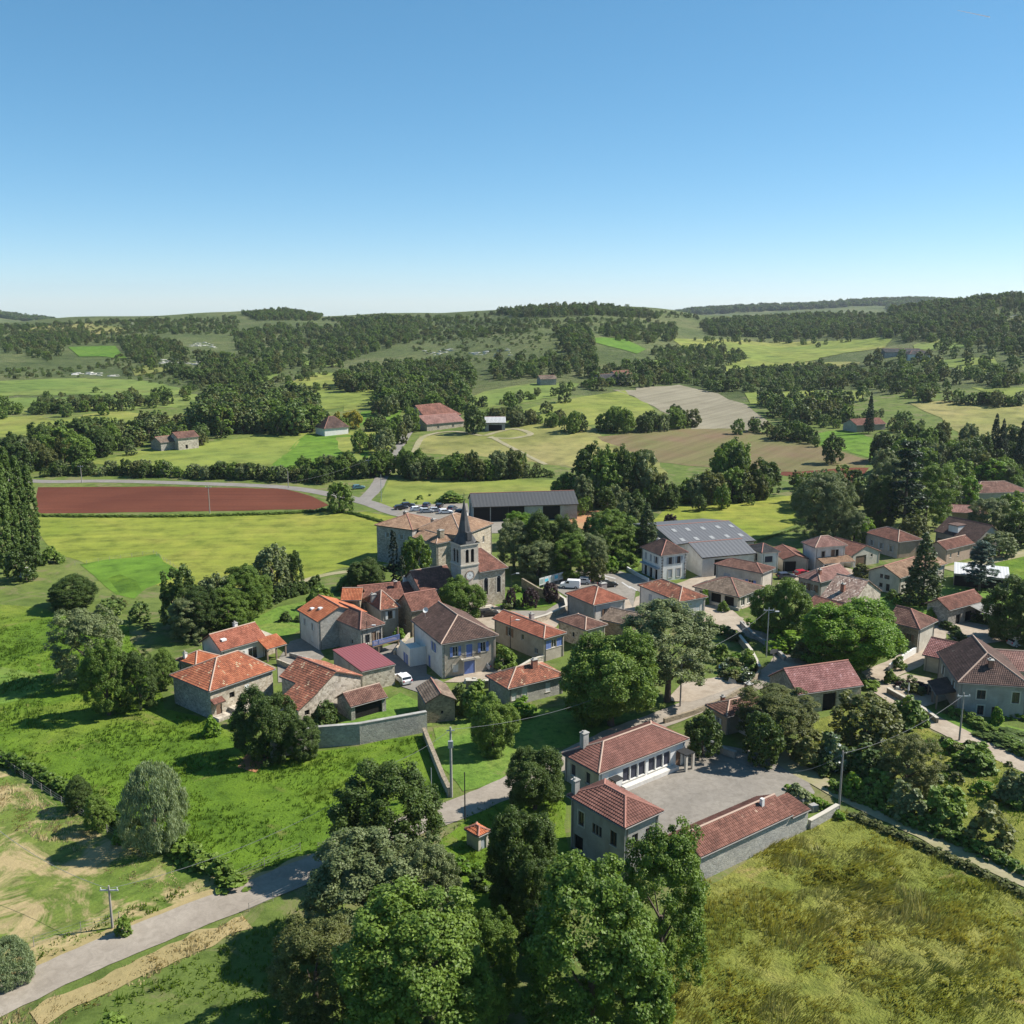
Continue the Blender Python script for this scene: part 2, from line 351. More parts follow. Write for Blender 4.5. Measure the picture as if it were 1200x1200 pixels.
M['bark'] = plain('bark', (.11, .085, .065), .95)
M['mark'] = plain('white_road_paint', (.42, .41, .39), .8)
M['tyre'] = plain('tyre_rubber', (.02, .02, .02), .9)
M['rim'] = plain('wheel_rim', (.4, .4, .41), .4, .5, .5)
M['carglass'] = plain('car_glass', (.02, .024, .028), .06, .7)
for k, c in dict(white=(.74, .74, .74), black=(.02, .021, .024), navy=(.045, .055, .08), red=(.38, .02, .035), silver=(.40, .41, .42), teal=(.10, .2, .24)).items():
    t = NT('car_paint_'+k); b = t.bsdf(c, .32, None, .5); M['car_'+k] = t.done(b)
M['lamp_e'] = plain('lamp_glass', (.75, .75, .72), .3)
M['pool'] = plain('pool_water', (.10, .42, .55), .1, .5, var=.1)
LEAF = dict(
    mid=leaf('leaf_green', (.06, .113, .014), (.185, .265, .045)),
    dark=leaf('leaf_dark_green', (.034, .064, .013), (.10, .148, .03)),
    lime=leaf('leaf_lime_green', (.08, .17, .014), (.19, .30, .03), .35),
    silver=leaf('leaf_silver_green', (.09, .122, .04), (.22, .255, .112), .25),
    willow=leaf('leaf_willow', (.15, .205, .095), (.29, .345, .185), .25),
    olive=leaf('leaf_olive', (.07, .09, .025), (.18, .19, .055)),
    poplar=leaf('leaf_poplar', (.055, .10, .02), (.14, .205, .05), .3),
    conifer=leaf('conifer_needles', (.014, .032, .014), (.045, .075, .03), .12),
    cedar=leaf('cedar_needles', (.03, .055, .02), (.10, .135, .038), .15),
    bluec=leaf('blue_grey_needles', (.04, .07, .05), (.10, .145, .10), .12),
    cypress=leaf('cypress_needles', (.01, .022, .01), (.022, .04, .016), .08),
    purple=leaf('purple_leaf', (.035, .02, .022), (.075, .045, .045), .2),
    far=leaf('leaf_far_wood', (.06, .112, .022), (.18, .245, .06), .25),
    scrub=leaf('leaf_scrub', (.07, .105, .03), (.17, .20, .065), .2),
    flower=leaf('white_blossom_bush', (.08, .12, .05), (.15, .2, .09), .25, (.75, .75, .7)),
    yellow=leaf('leaf_yellow', (.22, .22, .02), (.38, .33, .04), .3),
)
# ------------------------------------------------------------------ the ground: one big sheet, fields and roads draped on it
def terrain_sheet():
    ys = np.concatenate([np.arange(-120, 340, 20.0), np.geomspace(340, 6500, 210)])
    aa = np.linspace(-1.0, 1.0, 221)
    Y, A = np.meshgrid(ys, aa, indexing='ij'); X = A*(Y+190)*.82
    Z = terrain(X, Y)
    v = np.stack([X.ravel(), Y.ravel(), Z.ravel()], 1); n = len(aa)
    i, j = np.meshgrid(np.arange(len(ys)-1), np.arange(n-1), indexing='ij'); k = (i*n+j).ravel()
    f = np.stack([k, k+1, k+n+1, k+n], 1)
    me = bpy.data.meshes.new('ground'); me.from_pydata(v.tolist(), [], f.tolist())
    me.materials.append(M['land']); me.materials.append(M['hill'])
    yc = (Y[:-1, :-1]).ravel(); me.polygons.foreach_set('material_index', (yc > 560).astype('i'))
    me.polygons.foreach_set('use_smooth', np.ones(len(f), bool)); me.update()
    return tag(link('ground', me), kind='structure')
terrain_sheet()
LAYER = [0]
def densify(pts, step):
    out = []
    for k in range(len(pts)):
        a, b = pts[k], pts[(k+1) % len(pts)]
        n = max(1, int(math.hypot(b[0]-a[0], b[1]-a[1])/step))
        out += [(lerp(a[0], b[0], t/n), lerp(a[1], b[1], t/n)) for t in range(n)]
    return out
def inside(x, y, P):
    c = False; j = len(P)-1
    for i in range(len(P)):
        if (P[i][1] > y) != (P[j][1] > y) and x < (P[j][0]-P[i][0])*(y-P[i][1])/(P[j][1]-P[i][1])+P[i][0]: c = not c
        j = i
    return c
def drape_world(name, P, mat, lift=None, kind='structure', grid=True):
    LAYER[0] += 1; L = .0012*LAYER[0] if lift is None else lift
    P = [Vector(p[:2]) for p in P]; Q = []
    for p in P:
        if not Q or (p-Q[-1]).length > .02: Q.append(p)
    if (Q[0]-Q[-1]).length < .02: Q.pop()
    n = len(Q); V = list(Q); E_ = [(k, (k+1) % n) for k in range(n)]
    ymin = min(p.y for p in Q); ymax = max(p.y for p in Q); xmin = min(p.x for p in Q); xmax = max(p.x for p in Q)
    if grid and ymax > 330:
        st = max(6.0, min(30, math.sqrt((xmax-xmin)*(ymax-ymin)/500)))
        y = ymin
        while y < ymax:
            x = xmin+.37*st
            while x < xmax:
                if inside(x, y, Q): V.append(Vector((x, y)))
                x += st
            y += st
    r = delaunay_2d_cdt(V, E_, [list(range(n))], 1, 1e-4)
    vs = [(p.x, p.y, tz(p.x, p.y)+L+max(0, p.y-330)*.0006+(.0015*LAYER[0] if p.y > 340 else 0)) for p in r[0]]
    fs = []
    for t in r[2]:
        a, b, c = [r[0][k] for k in t[:3]]
        fs.append(t if (b-a).cross(c-a) > 0 else t[::-1])
    me = bpy.data.meshes.new(name); me.from_pydata(vs, [], fs); me.materials.append(mat); me.update()
    return tag(link(name, me), kind=kind)
def drape(name, px, mat, step=14, wob=.0, lift=None):
    pts = []
    for (x, y) in densify(px, step):
        g = G(x, y); w = wob*depth(g)/300
        pts.append((g.x + w*mnoise.noise((g.x*.11, g.y*.11, 3)), g.y + w*mnoise.noise((g.x*.11, g.y*.11, 9)), 0))
    return drape_world(name, pts, mat, lift)
def smooth_line(P, n=8):
    P = [Vector(p) for p in P]; out = []
    for i in range(len(P)-1):
        p0 = P[max(0, i-1)]; p1 = P[i]; p2 = P[i+1]; p3 = P[min(len(P)-1, i+2)]
        for k in range(n):
            t = k/n; out.append(.5*((2*p1)+(p2-p0)*t+(2*p0-5*p1+4*p2-p3)*t*t+(3*p1-p0-3*p2+p3)*t**3))
    return out+[P[-1]]
def strip(name, px, width, mat, lift=None, wob=.25, n=6):
    P = [G(*p).to_2d() for p in px]; P = smooth_line(P, n); A = []; B = []
    for i, p in enumerate(P):
        d = (P[min(i+1, len(P)-1)]-P[max(0, i-1)]).normalized(); q = Vector((-d.y, d.x))
        w = (width if not callable(width) else width(i/len(P)))/2
        A.append(p+q*(w+wob*mnoise.noise((p.x*.45, p.y*.45, 1)))); B.append(p-q*(w+wob*mnoise.noise((p.x*.45, p.y*.45, 5))))
    return drape_world(name, A+B[::-1], mat, lift, grid=False)
# ------------------------------------------------------------------ roofs
def slope_grid(mb, P, ts, cs, amp):
    """one roof slope covered with rows of tiles: P = eave left, eave right, top right, top left"""
    e0, e1, t1, t0 = [Vector(p) for p in P]
    u = (e1-e0); U = u.length; u.normalize()
    n = u.cross(((t0+t1)/2-(e0+e1)/2)).normalized()
    if n.z < 0: n = -n
    v = n.cross(u).normalized()
    if v.z < 0: v = -v
    V = (t0-e0).dot(v); ul = max(0, (t0-e0).dot(u)); ur = min(U, (t1-e0).dot(u))
    if V < .05 or U < .05: return
    def vm(s):
        r = V
        if ul > 1e-3: r = min(r, V*s/ul)
        if U-ur > 1e-3: r = min(r, V*(U-s)/(U-ur))
        return max(0.0, r)
    nc = max(2, int(round(U/ts))); nr = max(1, int(math.ceil(V/cs))); us = [U*k/(2*nc) for k in range(2*nc+1)]
    us = sorted(set(us+[ul, ur]))
    for i in range(len(us)-1):
        sa, sb = us[i], us[i+1]
        if sb-sa < 1e-4: continue
        va, vb = vm(sa), vm(sb)
        ka = amp*(.5-.5*math.cos(2*math.pi*sa/U*nc)); kb = amp*(.5-.5*math.cos(2*math.pi*sb/U*nc))
        um = (sa+sb)/2*nc/U; eu = .25
        for k in range(nr):
            lo, hi = k*cs, min((k+1)*cs, V)
            la, lb, ha, hb = min(lo, va), min(lo, vb), min(hi, va), min(hi, vb)
            if ha-la < 1e-4 and hb-lb < 1e-4: continue
            q = [(sa, la, ka+amp*.8), (sb, lb, kb+amp*.8), (sb, hb, kb), (sa, ha, ka)]
            if hb-lb < 1e-4: q = [q[0], q[2], q[3]]
            elif ha-la < 1e-4: q = [q[0], q[1], q[2]]
            pts = [e0+u*a+v*b+n*c for a, b, c in q]
            mb.poly(pts, [(math.floor(um)+(.2 if abs(a-sa) < 1e-6 else .8), k+(.15 if abs(b-lo) < 1e-6 else .85)) for a, b, c in q])
def roof_shape(a, b, kind, axis, rh, h, e0=None, e1=None, c=.5):
    """slopes (eave left, eave right, top right, top left), ridge lines and the height function in house coordinates"""
    L, Wd = (b, a) if axis == 'x' else (a, b)
    if kind == 'gable': i0 = i1 = 0.0
    elif kind == 'hip': i0 = i1 = min(Wd/2, L*.49)
    elif kind == 'hip0': i0, i1 = min(Wd/2, L*.9), 0.0
    elif kind == 'hip1': i0, i1 = 0.0, min(Wd/2, L*.9)
    if kind != 'mono':
        if e0 is not None: i0 = e0
        if e1 is not None: i1 = e1
    T = (lambda u, w, z: (u, w, z)) if axis == 'x' else (lambda u, w, z: (w, u, z))
    if kind == 'mono':   # low at w=0, high at w=Wd
        z = lambda x, y: h + rh*((y if axis == 'x' else x)/Wd)
        return [(T(0, 0, h), T(L, 0, h), T(L, Wd, h+rh), T(0, Wd, h+rh))], [], z
    if kind == 'mono-':
        z = lambda x, y: h + rh*(1-(y if axis == 'x' else x)/Wd)
        return [(T(0, Wd, h), T(L, Wd, h), T(L, 0, h+rh), T(0, 0, h+rh))], [], z
    A, B = T(i0, c*Wd, h+rh), T(L-i1, c*Wd, h+rh)
    E00, E10, E11, E01 = T(0, 0, h), T(L, 0, h), T(L, Wd, h), T(0, Wd, h)
    sl = [(E00, E10, B, A), (E11, E01, A, B)]; rg = [(A, B)]
    if i0 > 0: sl.append((E01, E00, A, A)); rg += [(E00, A), (E01, A)]
    if i1 > 0: sl.append((E10, E11, B, B)); rg += [(E10, B), (E11, B)]
    def z(x, y):
        u, w = (x, y) if axis == 'x' else (y, x)
        r = min(rh*w/(c*Wd), rh*(Wd-w)/((1-c)*Wd))
        if i0 > 0: r = min(r, rh*u/i0)
        if i1 > 0: r = min(r, rh*(L-u)/i1)
        return h+max(r, -.3)
    return sl, rg, z
def build_roof(parent, sl, rg, rm, ridge, ts, cs, amp, gut=True, deckm=None):
    d = MB()
    for s in sl:
        P = [Vector(p) for p in s]; Q = []
        for p in P:
            if not Q or (p-Q[-1]).length > 1e-4: Q.append(p)
        lo = [p-Vector((0, 0, .04)) for p in Q]; lo2 = [p-Vector((0, 0, .17)) for p in Q]
        nn = (Q[1]-Q[0]).cross(Q[2]-Q[0])
        if nn.z < 0: lo = lo[::-1]; lo2 = lo2[::-1]
        d.poly(lo); d.poly(lo2[::-1])
        for k in range(len(lo)):
            j = (k+1) % len(lo); d.poly([lo2[k], lo2[j], lo[j], lo[k]])
    deck = d.build('roof', deckm or M['deck'], parent)
    t = MB()
    for s in sl: slope_grid(t, s, ts, cs, amp)
    tag(t.build('roof_tiles', rm, deck, smooth=False), kind='stuff')
    for (p, q) in rg:
        p, q = Vector(p), Vector(q)
        if (q-p).length < .3: continue
        g = MB(); g.tube(p+Vector((0, 0, .03)), q+Vector((0, 0, .03)), .13, n=6); g.build('ridge_tile', ridge, deck)
    if gut:
        for s in sl[:4]:
            p, q = Vector(s[0]), Vector(s[1])
            if abs(p.z-q.z) < .01:
                o = (q-p).normalized().cross(Vector((0, 0, 1)))
                m = (Vector(s[2])+Vector(s[3]))/2-(p+q)/2
                if o.dot(m) > 0: o = -o
                g = MB(); g.tube(p+o*.07-Vector((0, 0, .1)), q+o*.07-Vector((0, 0, .1)), .065, n=6); g.build('gutter', M['gutter'], deck)
    return deck
# ------------------------------------------------------------------ houses
def openings(mb, face, ln, z0, h, wins, P):
    """a wall face with real openings and reveals; P(s, z, d) gives the point at depth d behind the face"""
    hs = []
    for w in wins:
        s = w[0]*ln; hs.append((max(.05, s-w[2]/2), min(ln-.05, s+w[2]/2), w[1], min(w[1]+w[3], h-.02)))
    us = sorted({0.0, ln, *[k[0] for k in hs], *[k[1] for k in hs]}); zs = sorted({z0, h, *[k[2] for k in hs], *[k[3] for k in hs]})
    for i in range(len(us)-1):
        for j in range(len(zs)-1):
            a, b, c, d = us[i], us[i+1], zs[j], zs[j+1]
            if b-a < 1e-5 or d-c < 1e-5: continue
            m, n = (a+b)/2, (c+d)/2
            if any(q[0] < m < q[1] and q[2] < n < q[3] for q in hs): continue
            mb.poly([P(a, c, 0), P(b, c, 0), P(b, d, 0), P(a, d, 0)], [(a, c), (b, c), (b, d), (a, d)])
    for q in hs:
        a, b, c, d = q; D = .24
        for (x, y) in (((a, c), (b, c)), ((b, c), (b, d)), ((b, d), (a, d)), ((a, d), (a, c))):
            mb.poly([P(x[0], x[1], 0), P(y[0], y[1], 0), P(y[0], y[1], D), P(x[0], x[1], D)], [(x[0], x[1]), (y[0], y[1]), (y[0], y[1]+D), (x[0], x[1]+D)])
    return hs
def slab(mb, P, a, b, c, d, d0, d1):
    lo = [P(a, c, d1), P(b, c, d1), P(b, d, d1), P(a, d, d1)]; hi = [P(a, c, d0), P(b, c, d0), P(b, d, d0), P(a, d, d0)]
    mb.poly(hi); mb.poly(lo[::-1])
    for k in range(4):
        j = (k+1) % 4; mb.poly([lo[k], lo[j], hi[j], hi[k]])
def window(root, P, q, style, shm, frm):
    a, b, c, d = q; w = b-a
    if 't' in style:
        m = MB(); slab(m, P, a-.18, a-.003, c-.1, d+.2, -.035, .02); slab(m, P, b+.003, b+.18, c-.1, d+.2, -.035, .02)
        slab(m, P, a-.003, b+.003, d+.003, d+.2, -.035, .02); slab(m, P, a-.003, b+.003, c-.12, c-.003, -.05, .02); m.build('stone_surround', M['trim'], root)
    if style[0] == 'd':
        m = MB(); slab(m, P, a, b, c, d, .12, .2); o = m.build('door', shm, root)
        k = MB(); slab(k, P, b-.18, b-.13, c+1.0, c+1.15, .06, .119); k.build('door_handle', M['iron'], o); return
    if style[0] == 'g':
        m = MB(); n = max(3, int(w/.5))
        for i in range(n): slab(m, P, lerp(a, b, i/n)+.012, lerp(a, b, (i+1)/n)-.012, c, d, .12, .18)
        slab(m, P, a, b, c, d, .185, .22); m.build('garage_door', shm, root); return
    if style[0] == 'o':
        m = MB(); slab(m, P, a, b, c, d, .235, .3); m.build('opening_shade_panel', M['dark'], root); return  # solid near-black panel inside the hole, painted shade instead of a deep room
    f = MB(); t = .07
    for x in ((a, a+t), (b-t, b)): slab(f, P, x[0], x[1], c, d, .1, .19)
    for z in ((c, c+t), (d-t, d)): slab(f, P, a+t, b-t, z[0], z[1], .1, .19)
    if w > .7 and style[0] != 'b': slab(f, P, (a+b)/2-.035, (a+b)/2+.035, c+t, d-t, .1, .19)
    fo = f.build('window', frm, root)
    g = MB(); slab(g, P, a+.02, b-.02, c+.02, d-.02, .15, .16); g.build('pane', M['blackout'] if style[0] == 'b' else M['glass'], fo)
    sl = MB(); slab(sl, P, a-.08, b+.08, c-.08, c-.004, -.07, .1); sl.build('window_sill', M['trim'], fo)
    if style[0] == 's':
        for (x0, x1) in ((a-w/2-.03, a-.03), (b+.03, b+w/2+.03)):
            m = MB(); slab(m, P, x0, x1, c, d, -.085, -.04); m.build('shutter', shm, fo)
    if style[0] == 'c':
        for (x0, x1) in ((a, (a+b)/2-.01), ((a+b)/2+.01, b)):
            m = MB(); slab(m, P, x0, x1, c, d, .02, .07); m.build('shutter', shm, fo)
HOUSES = {}
def house(name, label, P0, P1, P2, h, roof, wall, rm, L=(), Rr=(), B=(), E=(), chim=(), o=.35, ridge='ridge_red', shut='sh_grey', frm='frame_w', cat='house', ts=.27, cs=.38, amp=.055, zb=None, group=None, gut=True, wall2=None, a=None, b=None, base=-.8):
    z0 = G(*P1, h).z if zb is None else zb
    p1 = atz(*P1, h+z0)
    p0 = atz(*P0, h+z0); p2 = atz(*P2, h+z0)
    dx = p2-p1; dy = p0-p1
    t1 = math.atan2(dx.y, dx.x); t2 = math.atan2(dy.y, dy.x)-math.pi/2
    while t2-t1 > math.pi: t2 -= 2*math.pi
    while t1-t2 > math.pi: t2 += 2*math.pi
    wl = dx.length**1.5; wl2 = dy.length**1.5
    th = (t1*wl+t2*wl2)/(wl+wl2)
    X = Vector((math.cos(th), math.sin(th), 0)); Y = Vector((-X.y, X.x, 0))
    b = b or max(1.5, dx.dot(X)); a = a or max(1.5, dy.dot(Y))
    root = empty(name, (p1.x, p1.y, z0), th, label, cat, group)
    kind, axis, pit = roof[:3]; kw = roof[3] if len(roof) > 3 else {}
    Wd = a if axis == 'x' else b
    rh = pit*Wd/(1 if kind.startswith('mono') else 2)
    sl, rg, zr = roof_shape(a, b, kind, axis, rh, h, **kw)
    ov = o
    FP = dict(R=lambda s, z, d: (o+s, o+d, z), L=lambda s, z, d: (o+d, a-o-s, z), B=lambda s, z, d: (b-o-s, a-o-d, z), E=lambda s, z, d: (b-o-d, o+s, z))
    LN = dict(R=b-2*o, L=a-2*o, B=b-2*o, E=a-2*o)
    WN = dict(R=list(Rr), L=[(1-w[0], *w[1:]) for w in L], B=list(B), E=list(E))
    for f in 'RLBE':
        P = FP[f]; ln = LN[f]; m = MB()
        hs = openings(m, f, ln, base, h, WN[f], P)
        N = 24; top = [P(ln*k/N, 0, 0) for k in range(N+1)]
        prof = [(ln*k/N, zr(top[k][0], top[k][1])-.1) for k in range(N+1)]
        rs = (a if f in 'LE' else b); rx = []
        if (axis == 'x' and f in 'LE') or (axis == 'y' and f in 'RB'):
            cc = kw.get('c', .5)*Wd-o
            cc = cc if f in 'RE' else ln-cc
            prof = sorted(prof+[(cc, zr(*P(cc, 0, 0)[:2])-.1)])
        m.poly([P(0, h, 0), P(ln, h, 0)]+[P(s, max(z, h+.002), 0) for s, z in prof[::-1]], [(0, h), (ln, h)]+[(s, max(z, h+.002)) for s, z in prof[::-1]])
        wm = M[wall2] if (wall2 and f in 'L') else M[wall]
        m.build('wall', wm, root)
        for q, w in zip(hs, WN[f]):
            window(root, P, q, w[4], M[w[5]] if len(w) > 5 else M[shut], M[frm])
    deck = build_roof(root, sl, rg, M[rm], M[ridge], ts, cs, amp, gut)
    if gut and cat in ('house', 'school') and p1.y < 330:
        for (qx, qy) in ((o+.35, o-.07), (b-o-.3, o-.07), (o-.07, a-o-.3)):
            m = MB(); m.tube((qx, qy, -.2), (qx, qy, h-.12), .055, n=6); m.build('downpipe', M['gutter'], root)
    for ch in chim:
        cx, cyy, w, dd, hh = ch[:5]; x, y = cx*b, cyy*a; z = zr(x, y); mat = M[ch[5] if len(ch) > 5 else 'chim']
        m = MB(); m.box(x-w/2, x+w/2, y-dd/2, y+dd/2, z-.5, z+hh); co = m.build('chimney', mat, deck)
        k = MB(); k.box(x-w/2-.08, x+w/2+.08, y-dd/2-.08, y+dd/2+.08, z+hh+.002, z+hh+.1); k.box(x-w/2+.08, x-w/2+.3, y-.12, y+.12, z+hh+.101, z+hh+.4)
        k.build('chimney_cap', M['concrete'], root).parent = deck
    H = dict(root=root, a=a, b=b, h=h, zr=zr, deck=deck, th=th, o=o, sl=sl)
    HOUSES[label] = H
    return H
def wpoint(Hs, x, y, z):
    r = Hs['root']; c, s = math.cos(Hs['th']), math.sin(Hs['th'])
    return Vector((r.location.x+x*c-y*s, r.location.y+x*s+y*c, r.location.z+z))
# ------------------------------------------------------------------ foliage
def crown_clumps(kind, n, rng):
    """clump centres, radii and outward directions inside a unit crown (width 1, height 1)"""
    g = (1+5**.5)/2
    if kind in ('round', 'tall', 'spread', 'ragged', 'wild'):
        zc, vz, k = dict(round=(.52, .46, 10), tall=(.52, .47, 10), spread=(.56, .41, 11), ragged=(.50, .47, 11), wild=(.50, .48, 16))[kind]
        lobes = []
        for i in range(k):
            t = 2*math.pi*(i/g % 1)+rng.uniform(-.3, .3); zz = -.88+1.72*(i+.5)/k+rng.uniform(-.12, .12)
            rr = math.sqrt(max(.05, 1-min(1, zz*zz)))*.27*rng.uniform(.8, 1.25)
            lobes.append((rr*math.cos(t), rr*math.sin(t), zc+zz*vz*.58, rng.uniform(.17, .27)*(1.15 if kind in ('ragged', 'wild') else 1)))
        lobes.append((0, 0, zc+vz*.15, .3))
        pts = []
        while len(pts) < n:
            lx, ly, lz, lr = lobes[int(rng.integers(len(lobes)))]
            d = rng.normal(size=3); d /= np.linalg.norm(d)
            if d[2] < -.45: continue
            q = np.array([lx, ly, lz])+d*np.array([lr, lr, lr*vz/.42*.95])*(rng.uniform(.72, 1.08) if kind != 'wild' else rng.uniform(.5, 1.2))
            if any((q[0]-b[0])**2+(q[1]-b[1])**2+((q[2]-b[2])/1.0)**2 < (b[3]*.78)**2 for b in lobes): continue
            if q[2] > 1 or q[2] < .03: continue
            pts.append((q, (.072 if n >= 300 else .085)*rng.uniform(.7, 1.35), d*.7+np.array([q[0]*1.2, q[1]*1.2, (q[2]-zc)*.8])))
        return pts
    pts = []
    for i in range(n):
        t = rng.uniform(0, 2*math.pi); z = rng.uniform(0, 1)
        if kind == 'column':
            z = .05+.95*z; r = .5*min(1, (1.02-z)*2.6)**.6*min(1, .45+z*2.2)*rng.uniform(.72, 1.0)
            q = np.array([r*math.cos(t), r*math.sin(t), z]); d = np.array([math.cos(t), math.sin(t), .9]); rad = .10
        elif kind == 'fir':
            z = 1-rng.uniform(0, 1)**.62; z = .07+.93*z; lay = (z*13 % 1); r = .5*(1.02-z)**.85*(1.0-.35*lay)*rng.uniform(.55, 1.05)
            q = np.array([r*math.cos(t), r*math.sin(t), z-.05*r]); d = np.array([math.cos(t), math.sin(t), .15]); rad = .05+.03*(1-z)
        elif kind == 'cedar':
            k = rng.integers(0, 8); zl = .22+.72*k/7; R_ = .5*(1.05-zl)**.55*(.7+.3*math.sin(k*2.3)**2)
            r = R_*math.sqrt(rng.uniform(.05, 1)); a0 = (k*1.1) % 6.28; t = a0+rng.integers(0, 6)*1.05+rng.normal()*.22
            q = np.array([r*math.cos(t), r*math.sin(t), zl+.03*rng.normal()*.5-.06*r]); d = np.array([.3*math.cos(t), .3*math.sin(t), 1]); rad = .06
        elif kind == 'bush':
            z2 = rng.uniform(0, 1); r = .5*math.sqrt(max(0, 1-z2**2.2))*rng.uniform(.78, 1.0)*(.85+.2*math.sin(3*t+1)+.08*math.sin(7*t))
            q = np.array([r*math.cos(t), r*math.sin(t), .06+.86*z2*(.82+.18*math.sin(2*t+2))]); d = np.array([q[0], q[1], q[2]*.6]); rad = .12
        elif kind == 'willow':
            zz = rng.uniform(-.55, 1); rr = math.sqrt(1-zz*zz*.96)*.46*rng.uniform(.85, 1.02)*(.9+.12*math.sin(4*t))
            q = np.array([rr*math.cos(t), rr*math.sin(t), .52+zz*.44]); d = np.array([q[0], q[1], .2+zz*.5]); rad = .065
        pts.append((q, rad*rng.uniform(.75, 1.25), d))
    return pts
def foliage(name, kind, nclump, per, size, seed, mat, trunk=True, flat=1.0):
    """unit tree crown of many leaf faces; leaves turn outward from their clump"""
    rng = np.random.default_rng(seed); cl = crown_clumps(kind, nclump, rng); n = len(cl)*per
    ctr = np.array([p[0] for p in cl]); rad = .06
    if kind != 'fir' and kind != 'cedar':
        ctr[:, :2] *= (.5-rad)/np.percentile(np.hypot(ctr[:, 0], ctr[:, 1]), 95)
    lo, hi = np.percentile(ctr[:, 2], 1), np.percentile(ctr[:, 2], 99); ctr[:, 2] = .08+(ctr[:, 2]-lo)/(hi-lo)*.87 if kind not in ('fir', 'cedar', 'bush', 'column') else ctr[:, 2]
    c = np.repeat(ctr, per, 0); r = np.repeat(np.array([p[1] for p in cl]), per)
    o = np.array([p[2] for p in cl]); o /= np.linalg.norm(o, axis=1)[:, None]+1e-6; o = np.repeat(o, per, 0)
    d = rng.normal(size=(n, 3)); d /= np.linalg.norm(d, axis=1)[:, None]; d += o*.55; d /= np.linalg.norm(d, axis=1)[:, None]
    p = c+d*(r*rng.uniform(.45, 1.05, n))[:, None]*np.array([1, 1, flat])
    nn = d+.55*rng.normal(size=(n, 3))+np.array([0, 0, .35 if nclump > 100 else .75]); nn /= np.linalg.norm(nn, axis=1)[:, None]
    t = np.cross(nn, rng.normal(size=(n, 3))); t /= np.linalg.norm(t, axis=1)[:, None]+1e-9; b = np.cross(nn, t)
    if kind == 'willow':
        b = np.tile(np.array([0, 0, 1.0]), (n, 1))+.35*rng.normal(size=(n, 3)); b /= np.linalg.norm(b, axis=1)[:, None]; t = np.cross(b, nn); t /= np.linalg.norm(t, axis=1)[:, None]+1e-9
    s = (size*rng.uniform(.6, 1.3, n))[:, None]; w = s*(.78 if kind != 'willow' else .3); l = s*(1.0 if kind != 'willow' else 1.3)
    # a leaf spray is a pointed four-corner face, slightly cupped
    fz = np.array([1, 1, flat])
    v = np.stack([p-b*l*fz, p+(t*w+nn*s*.15)*fz, p+b*l*fz, p-(t*w+nn*s*.15*-1)*fz], 1).reshape(-1, 3)
    v[:, 2] = np.maximum(v[:, 2], .0)
    f = np.arange(n*4).reshape(n, 4)
    V = [tuple(x) for x in v]; F = [tuple(x) for x in f]
    fr = rng.uniform(0, 1, n); fc = np.repeat(rng.uniform(0, 1, len(cl)), per); nl = n
    if trunk:
        tb = trunk_mb(kind, rng); k = len(V); V += tb.v; F += [tuple(i+k for i in q) for q in tb.f]
        fr = np.concatenate([fr, np.zeros(len(tb.f))]); fc = np.concatenate([fc, np.zeros(len(tb.f))])
    me = bpy.data.meshes.new(name); me.from_pydata(V, [], F)
    for an, arr in (('r', fr), ('c', fc)):
        at = me.attributes.new(an, 'FLOAT', 'FACE'); at.data.foreach_set('value', arr.astype('f'))
    me.materials.append(mat)
    if trunk:
        me.materials.append(M['bark']); mi = np.zeros(len(F), 'i'); mi[nl:] = 1; me.polygons.foreach_set('material_index', mi)
    me.update(); return me
def trunk_mb(kind, rng):
    m = MB()
    if kind in ('fir', 'column', 'cedar'):
        m.tube((0, 0, -.02), (0, 0, .55), .035 if kind != 'column' else .06, .02, 7); m.tube((0, 0, .55), (0, 0, .95), .02, .005, 6); return m
    m.tube((0, 0, -.02), (.008, .004, .2), .04, .03, 8, cap=False); m.tube((.008, .004, .2), (0, 0, .48), .03, .018, 8)
    for i in range(6):
        t = i*1.05+rng.uniform(-.3, .3); z = .2+.05*i
        m.tube((.005, 0, z), (.2*math.cos(t), .2*math.sin(t), z+.2), .014, .004, 5)
    return m
PROTO = {}
def proto(key, kind, nclump, per, size, seed, flat=1.0):
    PROTO[key] = (kind, nclump, per, size, seed, flat)
CR = {}
def crown_mesh(key, mat, whole=False):
    k = (key, mat, whole)
    if k not in CR:
        kind, nc, per, sz, seed, fl = PROTO[key]
        CR[k] = foliage('foliage_'+kind, kind, nc, per, sz, seed, LEAF[mat], whole, fl)
    return CR[k]
def trunk_mesh(kind, seed=3):
    k = ('trunk', kind)
    if k not in CR:
        o = trunk_mb(kind, np.random.default_rng(seed)).build('trunk', M['bark']); CR[k] = o.data; bpy.data.objects.remove(o)
    return CR[k]
for i in range(4): proto('near%d' % i, ('wild', 'ragged', 'wild', 'round')[i], (340, 340, 300, 380)[i], (160, 160, 165, 150)[i], .0125, 11+i, (.62, .7, .62, .85)[i])
for i in range(4): proto('mid%d' % i, ('round', 'wild', 'ragged', 'tall')[i], 160, 44, .030, 31+i, .85)
for i in range(4): proto('far%d' % i, ('round', 'ragged', 'wild', 'spread')[i], 80, 18, .055, 51+i, .8)
proto('willow', 'willow', 420, 60, .020, 71)
proto('poplar', 'column', 460, 42, .048, 72, .17)
proto('cypress', 'column', 160, 24, .07, 73, .18)
proto('fir', 'fir', 520, 16, .026, 74, .45)
proto('cedar', 'cedar', 330, 26, .026, 75, .35)
proto('bush0', 'bush', 70, 34, .06, 76); proto('bush1', 'bush', 60, 34, .06, 77)
proto('sbush', 'bush', 26, 12, .11, 78)
